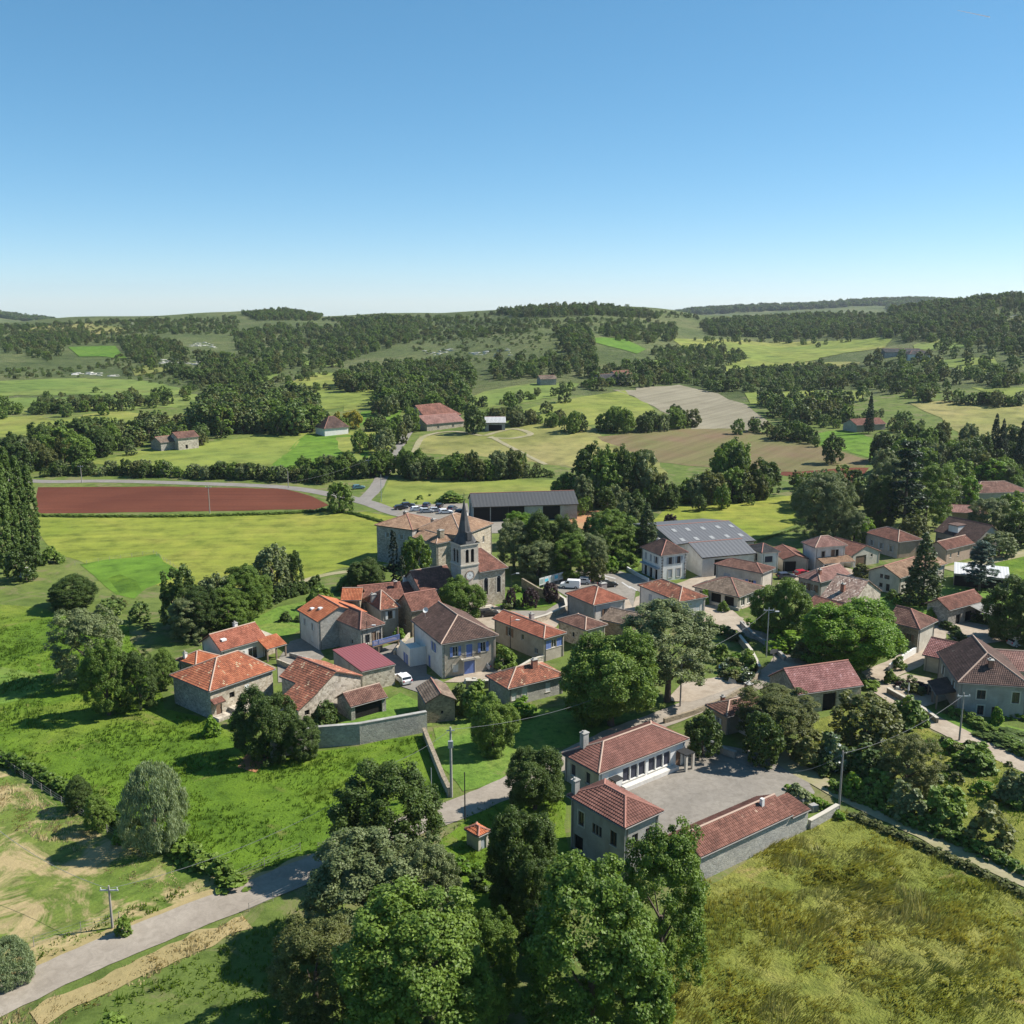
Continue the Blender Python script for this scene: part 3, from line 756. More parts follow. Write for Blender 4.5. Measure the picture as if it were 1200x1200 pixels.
def tree_at(name, p, hgt, wid, key, mat, label, cat='tree', group=None, split=True, rz=None, sy=1.0, wy=None, lift=0.0):
    rz = rnd.uniform(0, 6.28) if rz is None else rz
    kind = PROTO[key][0]
    if split and kind != 'bush':
        r = empty(name, p, rz, label, cat, group)
        c = link('crown', crown_mesh(key, mat), r); t = link('trunk', trunk_mesh(kind), r)
        c.scale = t.scale = (wid, wid*sy, hgt)
        if lift: c.location.z = lift*hgt; c.scale.z = hgt*(1-lift)
    else:
        r = tag(link(name, crown_mesh(key, mat, kind != 'bush')), label, cat, group); r.location = p; r.rotation_euler = (0, 0, rz); r.scale = (wid, wid*sy, hgt)
    return r
def tree(px, yt, yb, w, key, mat, label, name='broadleaf_tree', cat='tree', **k):
    p = G(px, yb); H = max(.5, height_to(p, yt)*1.02); wid = w*depth(p)/FPX*(1.14 if key[:4] == 'near' else 1.04)
    dl = math.atan2(CAM_H-p.z, math.hypot(p.x, p.y)); sn, cs_ = math.sin(dl)*wid/2, math.cos(dl); lo, hi = .2*H, H
    for _ in range(24):   # the seen top of a broad crown lies beyond its centre
        hgt = (lo+hi)/2
        if hgt*.52*cs_+math.hypot(sn, .46*hgt*cs_) < H*cs_: lo = hgt
        else: hi = hgt
    return tree_at(name, p, hgt, wid, key, mat, label, cat, **k)
# ------------------------------------------------------------------ fields, roads, yards (places traced on the land)
D = drape
# far fields
for nm, mt, P in [
 ('meadow', 'field1', [(-60, 492), (0, 490), (50, 487), (78, 503), (50, 517), (0, 512), (-60, 515)]),
 ('meadow', 'field1', [(62, 493), (128, 482), (205, 488), (180, 503), (118, 507), (80, 503)]),
 ('meadow', 'field2', [(-60, 448), (0, 447), (87, 443), (160, 445), (227, 457), (200, 464), (40, 463), (-60, 468)]),
 ('meadow', 'field2', [(-60, 473), (20, 466), (160, 466), (228, 462), (268, 470), (200, 478), (60, 482), (0, 486)]),
 ('meadow', 'field1', [(230, 482), (275, 470), (288, 478), (262, 492), (205, 497)]),
 ('meadow', 'bright', [(80, 407), (130, 406), (150, 420), (93, 418)]),
 ('meadow', 'field1', [(322, 457), (358, 438), (400, 436), (492, 437), (480, 452), (440, 462), (400, 478), (365, 482), (352, 468)]),
 ('meadow', 'field2', [(278, 434), (300, 430), (330, 440), (310, 450), (285, 447)]),
 ('meadow', 'field2', [(352, 420), (392, 418), (400, 428), (360, 432)]),
 ('meadow', 'bright', [(425, 482), (478, 476), (466, 494), (420, 500)]),
 ('meadow', 'field1', [(400, 470), (440, 462), (438, 476), (404, 482)]),
 ('meadow', 'field2', [(545, 468), (572, 458), (632, 448), (682, 450), (667, 464), (600, 474), (555, 480)]),
 ('meadow', 'field1', [(606, 482), (655, 470), (700, 462), (726, 456), (770, 482), (740, 492), (690, 498), (640, 496)]),
 ('meadow', 'field3', [(490, 511), (567, 507), (620, 496), (690, 500), (705, 512), (782, 547), (790, 556), (740, 558), (653, 544), (560, 535), (492, 531)]),
 ('meadow', 'field1', [(456, 562), (667, 562), (662, 578), (545, 579), (533, 592), (500, 594), (448, 594)]),
 ('seedbed', 'greysoil', [(722, 457), (760, 454), (800, 452), (843, 462), (884, 480), (896, 494), (889, 506), (860, 503), (806, 502), (808, 492), (775, 482)]),
 ('seedbed', 'brownsoil', [(698, 512), (760, 506), (806, 502), (860, 503), (889, 506), (950, 520), (1024, 540), (1013, 549), (900, 553), (800, 545), (770, 543)]),
 ('ploughed_field', 'redsoil', [(905, 554), (1018, 547), (1000, 572), (985, 568), (950, 562)]),
 ('meadow', 'field1', [(873, 460), (1007, 458), (1007, 470), (930, 474), (885, 474)]),
 ('meadow', 'bright', [(950, 508), (1000, 505), (1050, 527), (1040, 540), (957, 521)]),
 ('meadow', 'field3', [(1075, 473), (1120, 470), (1260, 478), (1260, 505), (1180, 512), (1140, 520), (1105, 500)]),
 ('meadow', 'field1', [(785, 397), (850, 398), (900, 402), (960, 400), (1050, 397), (1033, 408), (990, 414), (943, 425), (880, 433), (852, 436), (850, 428), (880, 420), (800, 408)]),
 ('meadow', 'field3', [(905, 428), (960, 424), (1003, 425), (996, 432), (925, 437)]),
 ('meadow', 'field1', [(1072, 423), (1160, 419), (1174, 428), (1166, 442), (1120, 432)]),
 ('meadow', 'field1', [(1147, 455), (1260, 454), (1260, 472), (1180, 470)]),
 ('meadow', 'field2', [(1067, 405), (1122, 394), (1128, 408), (1090, 412)]),
 ('meadow', 'bright', [(695, 396), (735, 397), (758, 410), (745, 414), (700, 402)]),
 ('meadow', 'field2', [(760, 424), (790, 420), (800, 432), (770, 436)]),
 ('meadow', 'field1', [(100, 543), (180, 524), (300, 512), (362, 508), (345, 525), (308, 555), (200, 556)]),
 ('meadow', 'bright', [(362, 509), (432, 504), (436, 520), (425, 540), (308, 555), (340, 527)]),
 ('meadow', 'field1', [(385, 508), (470, 500), (462, 516), (440, 540), (420, 545)]),
 ('dry_slope', 'field3', [(15, 389), (50, 382), (105, 380), (140, 384), (150, 390), (80, 394)]),
 ('dry_slope', 'field3', [(150, 434), (175, 428), (200, 434), (160, 440)]),
]: D(nm, P, M[mt], 12, 4)
# near fields
for nm, mt, P in [
 ('meadow', 'yellow', [(790, 593), (860, 587), (935, 578), (945, 610), (905, 625), (870, 640), (810, 625), (760, 612)]),
 ('ploughed_field', 'redsoil', [(44, 571), (200, 570), (330, 573), (365, 582), (384, 592), (370, 597), (200, 600), (40, 602)]),
 ('meadow', 'yellow', [(40, 607), (380, 601), (425, 600), (465, 606), (480, 640), (465, 662), (400, 666), (350, 682), (310, 690), (220, 690), (100, 664), (48, 640)]),
 ('garden_plot', 'bright', [(90, 662), (176, 650), (208, 668), (150, 704), (118, 690)]),
 ('seedbed', 'lush', [(128, 676), (148, 672), (172, 690), (138, 696)]),
 ('meadow', 'lush', [(-80, 712), (-10, 706), (40, 712), (90, 722), (150, 735), (180, 790), (200, 830), (250, 845), (300, 868), (375, 880), (500, 858), (528, 935), (470, 955), (385, 1000), (285, 1028), (225, 1000), (130, 955), (70, 920), (20, 893), (-80, 850)]),
 ('meadow', 'garden', [(-80, 778), (0, 776), (45, 790), (60, 800), (30, 820), (-80, 838)]),
 ('meadow', 'dryfield', [(-110, 880), (10, 908), (70, 940), (140, 985), (280, 1034), (200, 1068), (60, 1118), (-120, 1190)]),
 ('meadow', 'tall', [(735, 1300), (770, 1190), (800, 1080), (822, 1034), (946, 968), (990, 950), (1060, 985), (1140, 1022), (1290, 1088), (1340, 1320)]),
 ('lawn', 'garden', [(500, 850), (535, 848), (560, 825), (600, 830), (680, 830), (760, 838), (700, 862), (640, 885), (590, 908), (545, 925), (525, 905)]),
 ('lawn', 'garden', [(378, 862), (430, 840), (470, 812), (498, 830), (498, 848)]),
 ('lawn', 'lush', [(510, 985), (560, 945), (640, 905), (660, 935), (660, 1000), (640, 1060), (560, 1080), (515, 1060)]),
 ('rough_grass', 'tall', [(930, 850), (1040, 822), (1110, 868), (1200, 905), (1260, 930), (1260, 1040), (1100, 975), (1000, 935), (960, 905)]),
 ('lawn', 'garden', [(1090, 835), (1140, 840), (1260, 860), (1260, 915), (1190, 888)]),
 ('lawn', 'garden', [(270, 735), (330, 710), (365, 705), (365, 730), (330, 745)]),
 ('lawn', 'bright', [(575, 708), (598, 692), (650, 690), (662, 705), (612, 718)]),
 ('lawn', 'garden', [(1010, 695), (1080, 700), (1120, 670), (1200, 690), (1200, 720), (1100, 740)]),
 ('lawn', 'lush', [(1150, 640), (1260, 655), (1260, 690), (1170, 680)]),
 ('lawn', 'garden', [(720, 640), (748, 640), (745, 668), (715, 662)]),
 ('red_earth_heap', 'redearth', [(655, 602), (690, 598), (715, 600), (708, 615), (690, 624), (668, 615)]),
]: D(nm, P, M[mt], 14, 5 if nm != 'ploughed_field' else 1.2)
# roads, lanes, yards
strip('road', [(-60, 555), (40, 564), (130, 564), (240, 567), (330, 571), (385, 579), (430, 589), (467, 602), (520, 612)], 5.5, M['darkroad'])
strip('road', [(425, 588), (440, 572), (449, 556), (458, 535), (470, 519), (479, 505), (483, 497)], 4.6, M['darkroad'])
strip('dirt_path', [(485, 531), (497, 512), (530, 506), (565, 511)], 2.6, M['dirt'])
strip('dirt_path', [(575, 512), (590, 520), (640, 545)], 2.2, M['dirt'])
strip('dirt_path', [(568, 511), (600, 503), (622, 509), (600, 514), (572, 513)], 3.0, M['dirt'])
strip('dirt_path', [(330, 690), (380, 674), (440, 666), (465, 659)], 2.2, M['dirt'])
strip('straw_verge', [(-60, 1172), (60, 1122), (150, 1086), (250, 1047), (300, 1029), (375, 1001)], 1.4, M['straw'], wob=.7, n=14)
strip('straw_verge', [(40, 1194), (150, 1142), (230, 1105), (290, 1081)], 2.6, M['straw'], wob=.8, n=14)
strip('road', [(-70, 1206), (0, 1172), (100, 1125), (200, 1084), (300, 1045), (380, 1012), (470, 973), (545, 945), (600, 921), (660, 893), (720, 864), (781, 841), (838, 818), (880, 802), (912, 785), (922, 768), (905, 752), (884, 743), (868, 730)], 4.6, M['road'])
D('street', [(850, 745), (872, 725), (840, 712), (800, 735), (845, 700), (870, 714), (905, 702), (900, 690), (830, 670), (800, 682), (745, 700), (738, 722), (790, 735), (836, 728)], M['gravel'], 12)
strip('street', [(866, 738), (848, 722), (838, 705), (905, 700), (940, 680), (1000, 668)], 6.0, M['gravel'])
strip('lane', [(915, 776), (955, 784), (1010, 796), (1040, 786), (1066, 774), (1085, 758), (1092, 742), (1095, 725)], 5.0, M['gravel'])
strip('lane', [(1020, 797), (1045, 815), (1080, 838), (1115, 857), (1160, 879), (1220, 905)], 4.2, M['gravel'])
D('square', [(598, 716), (640, 716), (665, 700), (640, 684), (660, 672), (705, 664), (735, 672), (800, 690), (770, 702), (745, 692), (740, 725), (690, 735), (655, 722), (640, 735), (610, 730)], M['asphalt'], 12)
D('street', [(535, 722), (575, 708), (612, 722), (660, 722), (652, 735), (610, 745), (590, 742), (570, 735)], M['gravel'], 12)
D('courtyard', [(688, 905), (760, 860), (808, 868), (838, 872), (880, 880), (935, 895), (955, 930), (925, 950), (850, 985), (790, 1000), (745, 985), (700, 930)], M['asphalt'], 12)
strip('lane', [(905, 880), (935, 902), (960, 916), (1000, 938), (1060, 966), (1130, 1000), (1230, 1044)], 3.0, M['dirt'])
D('yard', [(325, 775), (340, 752), (365, 745), (380, 770), (350, 800), (326, 800)], M['asphalt'], 12)
D('yard', [(440, 762), (500, 742), (500, 790), (520, 800), (500, 815), (470, 805), (462, 785), (440, 775)], M['darkroad'], 12)
D('yard', [(520, 800), (560, 782), (590, 778), (600, 790), (560, 800)], M['gravel'], 12)
D('yard', [(1035, 800), (1062, 790), (1090, 795), (1110, 820), (1080, 830)], M['gravel'], 12)
D('yard', [(1010, 672), (960, 668), (905, 690), (920, 700), (975, 690)], M['gravel'], 12)
D('yard', [(690, 735), (735, 700), (748, 725), (720, 745)], M['gravel'], 12)
D('yard', [(780, 822), (800, 800), (868, 790), (870, 803), (810, 823)], M['gravel'], 12)
D('yard', [(1100, 735), (1130, 728), (1190, 740), (1190, 750), (1130, 758)], M['gravel'], 12)
D('yard', [(462, 604), (480, 592), (548, 590), (552, 612), (590, 608), (592, 625), (520, 626)], M['asphalt'], 12)
D('earth_bank', [(200, 705), (215, 700), (240, 712), (215, 716)], M['straw'], 12)
D('earth_bank', [(278, 900), (292, 880), (316, 888), (300, 906)], M['redearth'], 12)
strip('lane', [(1110, 668), (1170, 655), (1240, 640)], 4.0, M['dirt'])
# white road paint on the square
for P in ([(728, 683), (738, 690), (739.5, 689.3), (729.5, 682.4)], [(697, 676), (712, 680), (712.5, 679), (698, 675)], [(706, 675), (721, 679), (721.5, 678), (707, 674)], [(737, 688), (746, 693), (747, 692), (738, 687)]):
    D('road_marking', P, M['mark'], 30)
# limestone outcrops on the far slope: low broken ledges
for (x0, y0, x1, y1, n) in [(85, 437, 140, 441, 30), (185, 421, 240, 428, 36), (222, 402, 252, 408, 30), (110, 383, 140, 388, 14), (496, 409, 532, 415, 26), (552, 411, 575, 416, 18), (580, 408, 600, 418, 10), (1168, 367, 1192, 373, 12), (146, 379, 158, 384, 8)]:
    m = MB()
    for i in range(n):
        t = rnd.random(); p = G(lerp(x0, x1, t), lerp(y0, y1, .5+.35*math.sin(t*5+x0)+rnd.uniform(-.35, .35))); w = rnd.uniform(.8, 2.8); hh = rnd.uniform(.1, .5)
        q = [(p.x+w*1.5*(.6+.8*rnd.random())*math.cos(a), p.y+w*(.5+.9*rnd.random())*math.sin(a)) for a in [k*math.pi/4 for k in range(8)]]
        top = [(a*.75+p.x*.25, b*.75+p.y*.25, p.z+hh*rnd.uniform(.6, 1.2)) for a, b in q]; lo = [(a, b, p.z-1.5) for a, b in q]
        m.poly(top)
        for k in range(8): m.poly([lo[k], lo[(k+1) % 8], top[(k+1) % 8], top[k]])
    tag(m.build('limestone_outcrop', M['rock']), kind='stuff')
# ------------------------------------------------------------------ houses of the village
H = house
# --- western farm group
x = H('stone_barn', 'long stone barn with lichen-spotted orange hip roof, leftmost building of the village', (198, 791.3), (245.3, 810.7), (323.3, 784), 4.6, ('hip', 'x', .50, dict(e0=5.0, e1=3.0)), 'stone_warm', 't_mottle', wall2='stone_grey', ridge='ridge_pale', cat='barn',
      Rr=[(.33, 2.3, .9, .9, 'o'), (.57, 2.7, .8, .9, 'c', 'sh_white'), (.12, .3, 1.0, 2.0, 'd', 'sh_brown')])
m = MB(); m.box(3.2, 9, -1.4, .34, -.6, 1.1); m.box(.5, 3.2, -1.2, .34, -.6, .5); m.build('stone_terrace', M['stone_pale'], x['root'])
m = MB(); sl = [((.2, -.75, 2.7), (2.2, -.75, 2.7), (2.2, .3, 3.2), (.2, .3, 3.2))]; build_roof(x['root'], sl, [], M['t_red'], M['ridge_red'], .27, .38, .05, False)
x = H('long_house', 'long low house with red roof, skylight and orange tiled porch in the western farm', (227.3, 754), (258.7, 763.3), (316, 749), 3.3, ('gable', 'x', .62), 'pl_pale', 't_redor', ridge='ridge_pale', chim=[(.62, .62, .6, .6, 1.0, 'pl_white')],
      Rr=[(.47, 1.1, .8, .9, 's', 'sh_white'), (.72, .1, 1.8, 2.1, 'p'), (.2, 1.0, .9, 1.1, 'p')], frm='frame_w')
b_, a_ = x['b'], x['a']; z = x['zr']
m = MB(); m.box(b_*.13, b_*.13+.9, a_*.2, a_*.2+1.0, z(b_*.16, a_*.27)-.1, z(b_*.16, a_*.27)+.22); m.build('skylight', M['lamp_e'], x['root'])
sl = [((b_*.80, -2.6, 2.3), (b_*1.25, -2.6, 2.3), (b_*1.25, .4, 3.5), (b_*.80, .4, 3.5))]; build_roof(x['root'], sl, [], M['t_orange'], M['ridge_red'], .27, .38, .05)
for px_ in (.82, 1.02, 1.23):
    m = MB(); m.box(b_*px_-.12, b_*px_+.12, -2.5, -2.26, -.3, 2.3); m.build('porch_post', M['wood'], x['root'])
m = MB(); m.box(b_*1.0, b_*1.24, .3, a_*.9, -.4, 3.1); m.build('porch_wall', M['stone_warm'], x['root'])
H('outbuilding', 'small orange hip-roofed outbuilding squeezed behind the leftmost stone barn', (208.7, 772), (229.3, 779.7), (256, 768), 2.9, ('hip', 'x', .5), 'stone_grey', 't_orange', ridge='ridge_pale', chim=[(.15, .7, .5, .5, .8, 'pl_white')], L=[(.6, 1.0, .7, 1.0, 'p')])
x = H('stone_barn', 'stone barn with mottled red gable roof and small square window above the field wall', (351, 800), (372, 811), (423.3, 791.3), 4.0, ('gable', 'y', .50, dict(c=.42)), 'stone_pale', 't_mottle2', ridge='ridge_red', cat='barn', a=9.5, o=.25, Rr=[(.78, .8, .8, .8, 'o')])
sl = [((-3.6, -.1, 2.25), (-3.6, 5.2, 2.25), (.1, 5.2, 4.05), (.1, -.1, 4.05))]; build_roof(x['root'], [(s[1], s[0], s[3], s[2]) for s in sl], [], M['t_mottle2'], M['ridge_red'], .27, .38, .055)
P = lambda s, zz, d: (-3.35+s, .22+d, zz)
m = MB(); openings(m, 'R', 3.6, -.8, 2.25, [(.42, .9, .9, .8, 'o')], P); m.poly([P(0, 2.25, 0), P(3.6, 2.25, 0), P(3.6, 3.95, 0)], [(0, 2.25), (3.6, 2.25), (3.6, 3.95)]); m.box(-3.35, -3.1, .25, 5, -.8, 2.2); m.box(-3.35, .3, 4.8, 5.0, -.8, 2.2); m.build('wall', M['stone_pale'], x['root'])
window(x['root'], P, (1.06, 1.96, .9, 1.7), 'o', None, None)
H('metal_roof_shed', 'shed with flat wine-red sheet metal roof on stone walls', (381.3, 765.3), (424, 787.3), (469.3, 782), 3.5, ('mono', 'x', .03), 'stone_pale', 'redsheet', cat='shed', ts=.5, cs=20, amp=.035, o=.12, wall2='concrete')
x = H('lean_to_shelter', 'open-fronted shelter with brown tiled roof behind the grey field wall', (389, 811), (410.7, 828.7), (452, 815), 2.3, ('gable', 'x', .62), 'stone_grey', 't_brown', cat='shelter', ridge='ridge_pale', a=4.6, b=6.3, o=.2, Rr=[(.5, .05, 4.6, 2.0, 'o')])
x = H('stone_house', 'two-storey stone house with bright orange gable roof and skylights', (361.3, 712), (372, 729), (424, 714), 5.4, ('gable', 'y', .42, dict(c=.45)), 'stone_ash', 't_orange', wall2='pl_pale', L=[(.3, 3.2, .8, 1.2, 's', 'sh_white'), (.7, 3.2, .8, 1.2, 's', 'sh_white'), (.35, .8, .8, 1.2, 'c', 'sh_white')], Rr=[(.6, 3.0, .7, 1.0, 'p')], o=.25)
m = MB()
for (fx, fy) in ((.16, .62), (.24, .42)):
    zz = x['zr'](x['b']*fx, x['a']*fy); m = MB(); m.box(x['b']*fx-.35, x['b']*fx+.35, x['a']*fy-.4, x['a']*fy+.4, zz-.3, zz+.2); m.build('skylight', M['lamp_e'], x['root'])
x = H('stone_house', 'stone house with brown hip roof and blue balcony railing', (385.3, 726), (422, 738.4), (455.3, 732.7), 5.0, ('hip0', 'y', .78, dict(e0=3.4)), 'stone_ash', 't_brown', a=10.5, o=.35, Rr=[(.3, 2.1, 1.0, 1.6, 'p'), (.6, 2.0, 1.0, 1.9, 'd', 'sh_brown'), (.85, 2.1, 1.0, 1.4, 'p'), (.4, 0, 1.6, 1.7, 'o')], L=[(.3, 1.5, .7, .9, 'p')])
bb = x['b']
m = MB(); m.box(1.6, bb+2.2, -1.3, .34, 1.75, 1.95); bal = m.build('balcony', M['wood'], x['root'])
r = MB(); r.box(1.6, bb+2.2, -1.3, -1.24, 2.85, 2.93); r.box(1.6, bb+2.2, -1.3, -1.24, 2.05, 2.12)
for k in range(34): r.box(1.6+k*(bb+.6)/33.5, 1.67+k*(bb+.6)/33.5, -1.3, -1.25, 2.12, 2.85)
r.build('railing', M['sh_blue'], bal)
for px_ in (1.7, bb*.55, bb+1.9):
    m = MB(); m.box(px_, px_+.22, -1.2, -.98, -.5, 4.2); m.build('balcony_post', M['wood'], x['root'])
x = H('stone_house', 'narrow upright house with red pyramid roof, grey walls and one tall window', (424.7, 702), (445.3, 715), (470, 711.3), 5.3, ('hip', 'x', .60), 'pl_grey', 't_mottle2', ridge='ridge_pale', chim=[(.15, .55, .9, .7, 1.0, 'concrete')], Rr=[(.52, 3.2, .9, 1.5, 's', 'sh_white')], frm='frame_b')
H('stone_house', 'small stone house with glowing orange roof wedged behind the orange gabled one', (391, 697), (398.7, 703.5), (422, 706.5), 6.2, ('gable', 'x', .5), 'stone_brown', 't_orange', ridge='ridge_pale', a=6)
H('row_house', 'long low terrace with plain red-brown roof left of the church tree', (414, 697), (424, 706.5), (476, 702), 4.8, ('gable', 'x', .50), 'stone_grey', 't_red', chim=[(.85, .35, .6, .6, 1.2, 'chim_br')], a=8.5)
H('row_house', 'low house with red roof shaded by the church, tall white chimney', (460, 694), (470, 705), (514, 694), 3.4, ('hip1', 'x', .50), 'stone_grey', 't_red', chim=[(.42, .62, .6, .6, 1.2, 'pl_white')], a=9)
H('stone_barn', 'short stone barn with plain pinkish brown roof behind the big blue-shuttered house', (472, 707), (482, 716.5), (517.3, 708.7), 5.0, ('gable', 'x', .75), 'stone_brown', 't_red', cat='barn', a=6.5, L=[(.5, 1.5, .8, 1.2, 'c', 'sh_brown')], o=.2)
x = H('manor_house', 'big grey house with brown hip roof, blue shutters and iron balcony', (482, 726.7), (516.7, 755), (584, 744), 6.1, ('hip0', 'y', .52), 'pl_beige', 't_dark', ridge='ridge_pale', shut='sh_blue', wall2='pl_pale',
      Rr=[(.24, 3.5, .95, 1.65, 'st', 'sh_blue'), (.5, 3.0, 1.1, 2.2, 'ct', 'sh_blue'), (.76, 3.5, .95, 1.65, 'st', 'sh_blue'), (.24, .8, .9, 1.2, 'ct', 'sh_white'), (.5, 0, 1.9, 2.3, 'ct', 'sh_blue')],
      L=[(.28, 3.6, .9, 1.5, 's', 'sh_blue'), (.45, 0, 1.0, 2.1, 'd', 'sh_blue')])
bb, aa = x['b'], x['a']
m = MB(); m.box(bb*.5-1.6, bb*.5+1.6, -.65, .34, 2.78, 2.92); bal = m.build('balcony', M['trim'], x['root'])
r = MB(); r.box(bb*.5-1.6, bb*.5+1.6, -.65, -.6, 3.75, 3.82)
for k in range(27): r.box(bb*.5-1.6+k*.12, bb*.5-1.57+k*.12, -.65, -.61, 2.93, 3.75)
for sx in (-1.6, 1.55): r.box(bb*.5+sx, bb*.5+sx+.05, -.6, .34, 3.75, 3.82)
r.build('railing', M['iron'], bal)
for zz in range(8):
    m = MB(); m.box(.31, .31+(.62 if zz % 2 else .4), .31, .345, .2+zz*.72, .2+zz*.72+.45); m.build('corner_stone', M['trim'], x['root'])
m = MB(); m.box(-2.6, .34, aa*.55, aa*.55+5, -.5, 2.4); st = m.build('entrance_terrace', M['pl_white'], x['root'])
m = MB(); m.box(-2.6, -2.45, aa*.55, aa*.55+5, 2.4, 3.3); m.box(-2.45, .3, aa*.55, aa*.55+.15, 2.4, 3.3); m.build('parapet', M['pl_white'], st)
for k in range(9): m = MB(); m.box(-2.6, -1.4, aa*.55+5+k*.28, aa*.55+5.28+k*.28, -.5, 2.2-k*.26); m.build('step', M['pl_white'], st)
for k in (1.0, 2.2):
    m = MB(); m.box(-2.64, -2.6, aa*.55+k, aa*.55+k+.9, 0, 1.8); m.build('door', M['sh_blue'], st)
m = MB(); m.tube((1.9, aa*.86, x['zr'](1.9, aa*.86)-.1), (1.9, aa*.86, x['zr'](1.9, aa*.86)+1.2), .03); m.build('dish_mast', M['metal_grey'], x['root'])
m = MB()
for k in range(12):
    t0, t1 = k*math.pi/6, (k+1)*math.pi/6; c0 = Vector((1.9, aa*.86-.15, x['zr'](1.9, aa*.86)+1.2))
    m.poly([c0+Vector((0, .12, 0)), c0+Vector((.5*math.cos(t0), -.05, .5*math.sin(t0))), c0+Vector((.5*math.cos(t1), -.05, .5*math.sin(t1)))])
    m.poly([c0+Vector((0, .16, 0)), c0+Vector((.5*math.cos(t1), -.05, .5*math.sin(t1))), c0+Vector((.5*math.cos(t0), -.05, .5*math.sin(t0)))])
m.build('satellite_dish', M['lamp_e'], x['root'])
x = H('stone_hut', 'small square stone barn with steep two-tone gable roof at the lawn corner', (486.7, 805.3), (498.7, 824), (534.7, 820), 3.3, ('gable', 'y', .52), 'stone_brown', 't_grey', cat='barn', ridge='ridge_red', o=.15, Rr=[(.55, 1.3, .35, .45, 'o')])
H('village_house', 'beige house with bright red-orange hip roof and blue-shuttered end loggia', (576, 724.7), (637.3, 748.7), (664.7, 741.3), 4.3, ('hip0', 'y', .42), 'pl_beige', 't_redor', ridge='ridge_pale', L=[(.68, 2.1, 1.0, 1.6, 's', 'sh_brown'), (.42, 2.4, .7, 1.0, 'p'), (.15, .9, .8, 1.0, 'p')], Rr=[(.22, 2.1, 1.3, 1.5, 'c', 'sh_blue'), (.78, 2.1, 1.3, 1.5, 'c', 'sh_blue'), (.5, 2.1, 1.1, 1.4, 'p')], chim=[(.75, .55, .7, .7, 1.1, 'concrete')])
H('village_house', 'low house with patchy lichened roof and wide brick chimney in front of big shade tree', (570, 791.3), (595, 807.6), (662.7, 790.7), 3.1, ('hip', 'x', .52, dict(e0=3.6, e1=3.6)), 'stone_ash', 't_mottle2', ridge='ridge_pale', Rr=[(.1, .9, .8, 1.1, 'ct', 'sh_white'), (.29, 1.0, .9, 1.6, 'ct', 'sh_white'), (.72, .9, .9, 1.5, 'c', 'sh_white')], chim=[(.6, .38, .9, .6, 1.3, 'chim_br')])
H('village_house', 'small dark-brown hip-roofed house between the loggia house and the shade trees', (652, 726), (686, 738.7), (712, 731.3), 3.6, ('hip', 'y', .42), 'pl_beige', 't_brown', ridge='ridge_pale', wall2='stone_pale', L=[(.45, 1.3, .7, 1.0, 'p')], Rr=[(.4, 1.2, .7, 1.0, 'p')])
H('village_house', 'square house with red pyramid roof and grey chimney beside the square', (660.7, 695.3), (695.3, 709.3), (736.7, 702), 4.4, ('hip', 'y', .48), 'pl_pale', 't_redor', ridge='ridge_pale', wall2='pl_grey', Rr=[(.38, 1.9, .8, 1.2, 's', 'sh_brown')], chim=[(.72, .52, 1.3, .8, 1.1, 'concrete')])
H('stone_barn', 'low brown stone barn half hidden behind the silver-leaved tree', (702, 726), (741, 734), (766, 722), 3.0, ('gable', 'y', .36), 'stone_brown', 't_grey', cat='barn', ridge='ridge_pale')
x = H('town_hall', 'white two-storey house with pyramid roof and dark quoins facing the square', (748, 641.3), (774.7, 651.3), (808.7, 648), 6.0, ('hip', 'y', .66), 'pl_white', 't_dark', ridge='ridge_red', shut='sh_grey', frm='frame_b', chim=[(.5, .78, .6, .6, .7, 'pl_white')],
      Rr=[(.36, 3.7, .95, 1.6, 's'), (.7, 3.7, .95, 1.6, 's'), (.36, .6, 1.0, 1.9, 'ct'), (.7, .6, 1.0, 1.9, 'ct')], L=[(.26, 3.7, .85, 1.5, 's'), (.54, 3.7, .85, 1.5, 'c'), (.8, 3.7, .85, 1.5, 'c'), (.25, 0, 1.1, 2.5, 'o'), (.52, 0, 1.1, 2.5, 'o'), (.8, 0, 1.1, 2.4, 'o')])
for zz in range(9):
    w = .55 if zz % 2 else .32
    for xx in (.318, x['b']-.318-w):
        m = MB(); m.box(xx, xx+w, .31, .345, .1+zz*.64, .1+zz*.64+.42); m.build('quoin', M['stone_grey'], x['root'])
m = MB(); m.box(-.6, .34, .8, x['a']-.8, 2.7, 2.9); m.build('awning', M['sh_grey'], x['root'])
# near right slope of the pyramid, tiled like the other slopes
ls = x['sl'][2] if False else x['sl'][2]
x2 = H('village_house', 'pale two-storey house with streaked red hip roof in the middle of the village', (746.7, 685.3), (796, 705.3), (830, 699.3), 5.2, ('hip', 'y', .45), 'pl_pale', 't_mottle2', ridge='ridge_pale', frm='frame_b', L=[(.3, 3.0, .9, 1.3, 's', 'sh_grey'), (.5, 3.1, .7, 1.0, 'p'), (.72, 2.9, 1.1, 1.3, 'c', 'sh_grey')], Rr=[(.28, 2.6, .9, 1.6, 'c', 'sh_grey'), (.72, 2.6, .9, 1.6, 'c', 'sh_white')])
x = H('workshop', 'low workshop with grey-brown hip roof and open glazed porch on the street', (814.7, 686), (866, 700), (890.7, 686.7), 2.8, ('hip', 'y', .40), 'pl_cream', 't_grey', ridge='ridge_red', a=11, L=[(.2, .1, 2.2, 2.3, 'o'), (.5, .1, 2.4, 2.3, 'o'), (.8, .5, 2.0, 1.8, 'p')], Rr=[(.2, .5, 1.4, 1.8, 'p'), (.45, .5, 1.4, 1.8, 'p'), (.7, .5, 1.4, 1.8, 'p')])
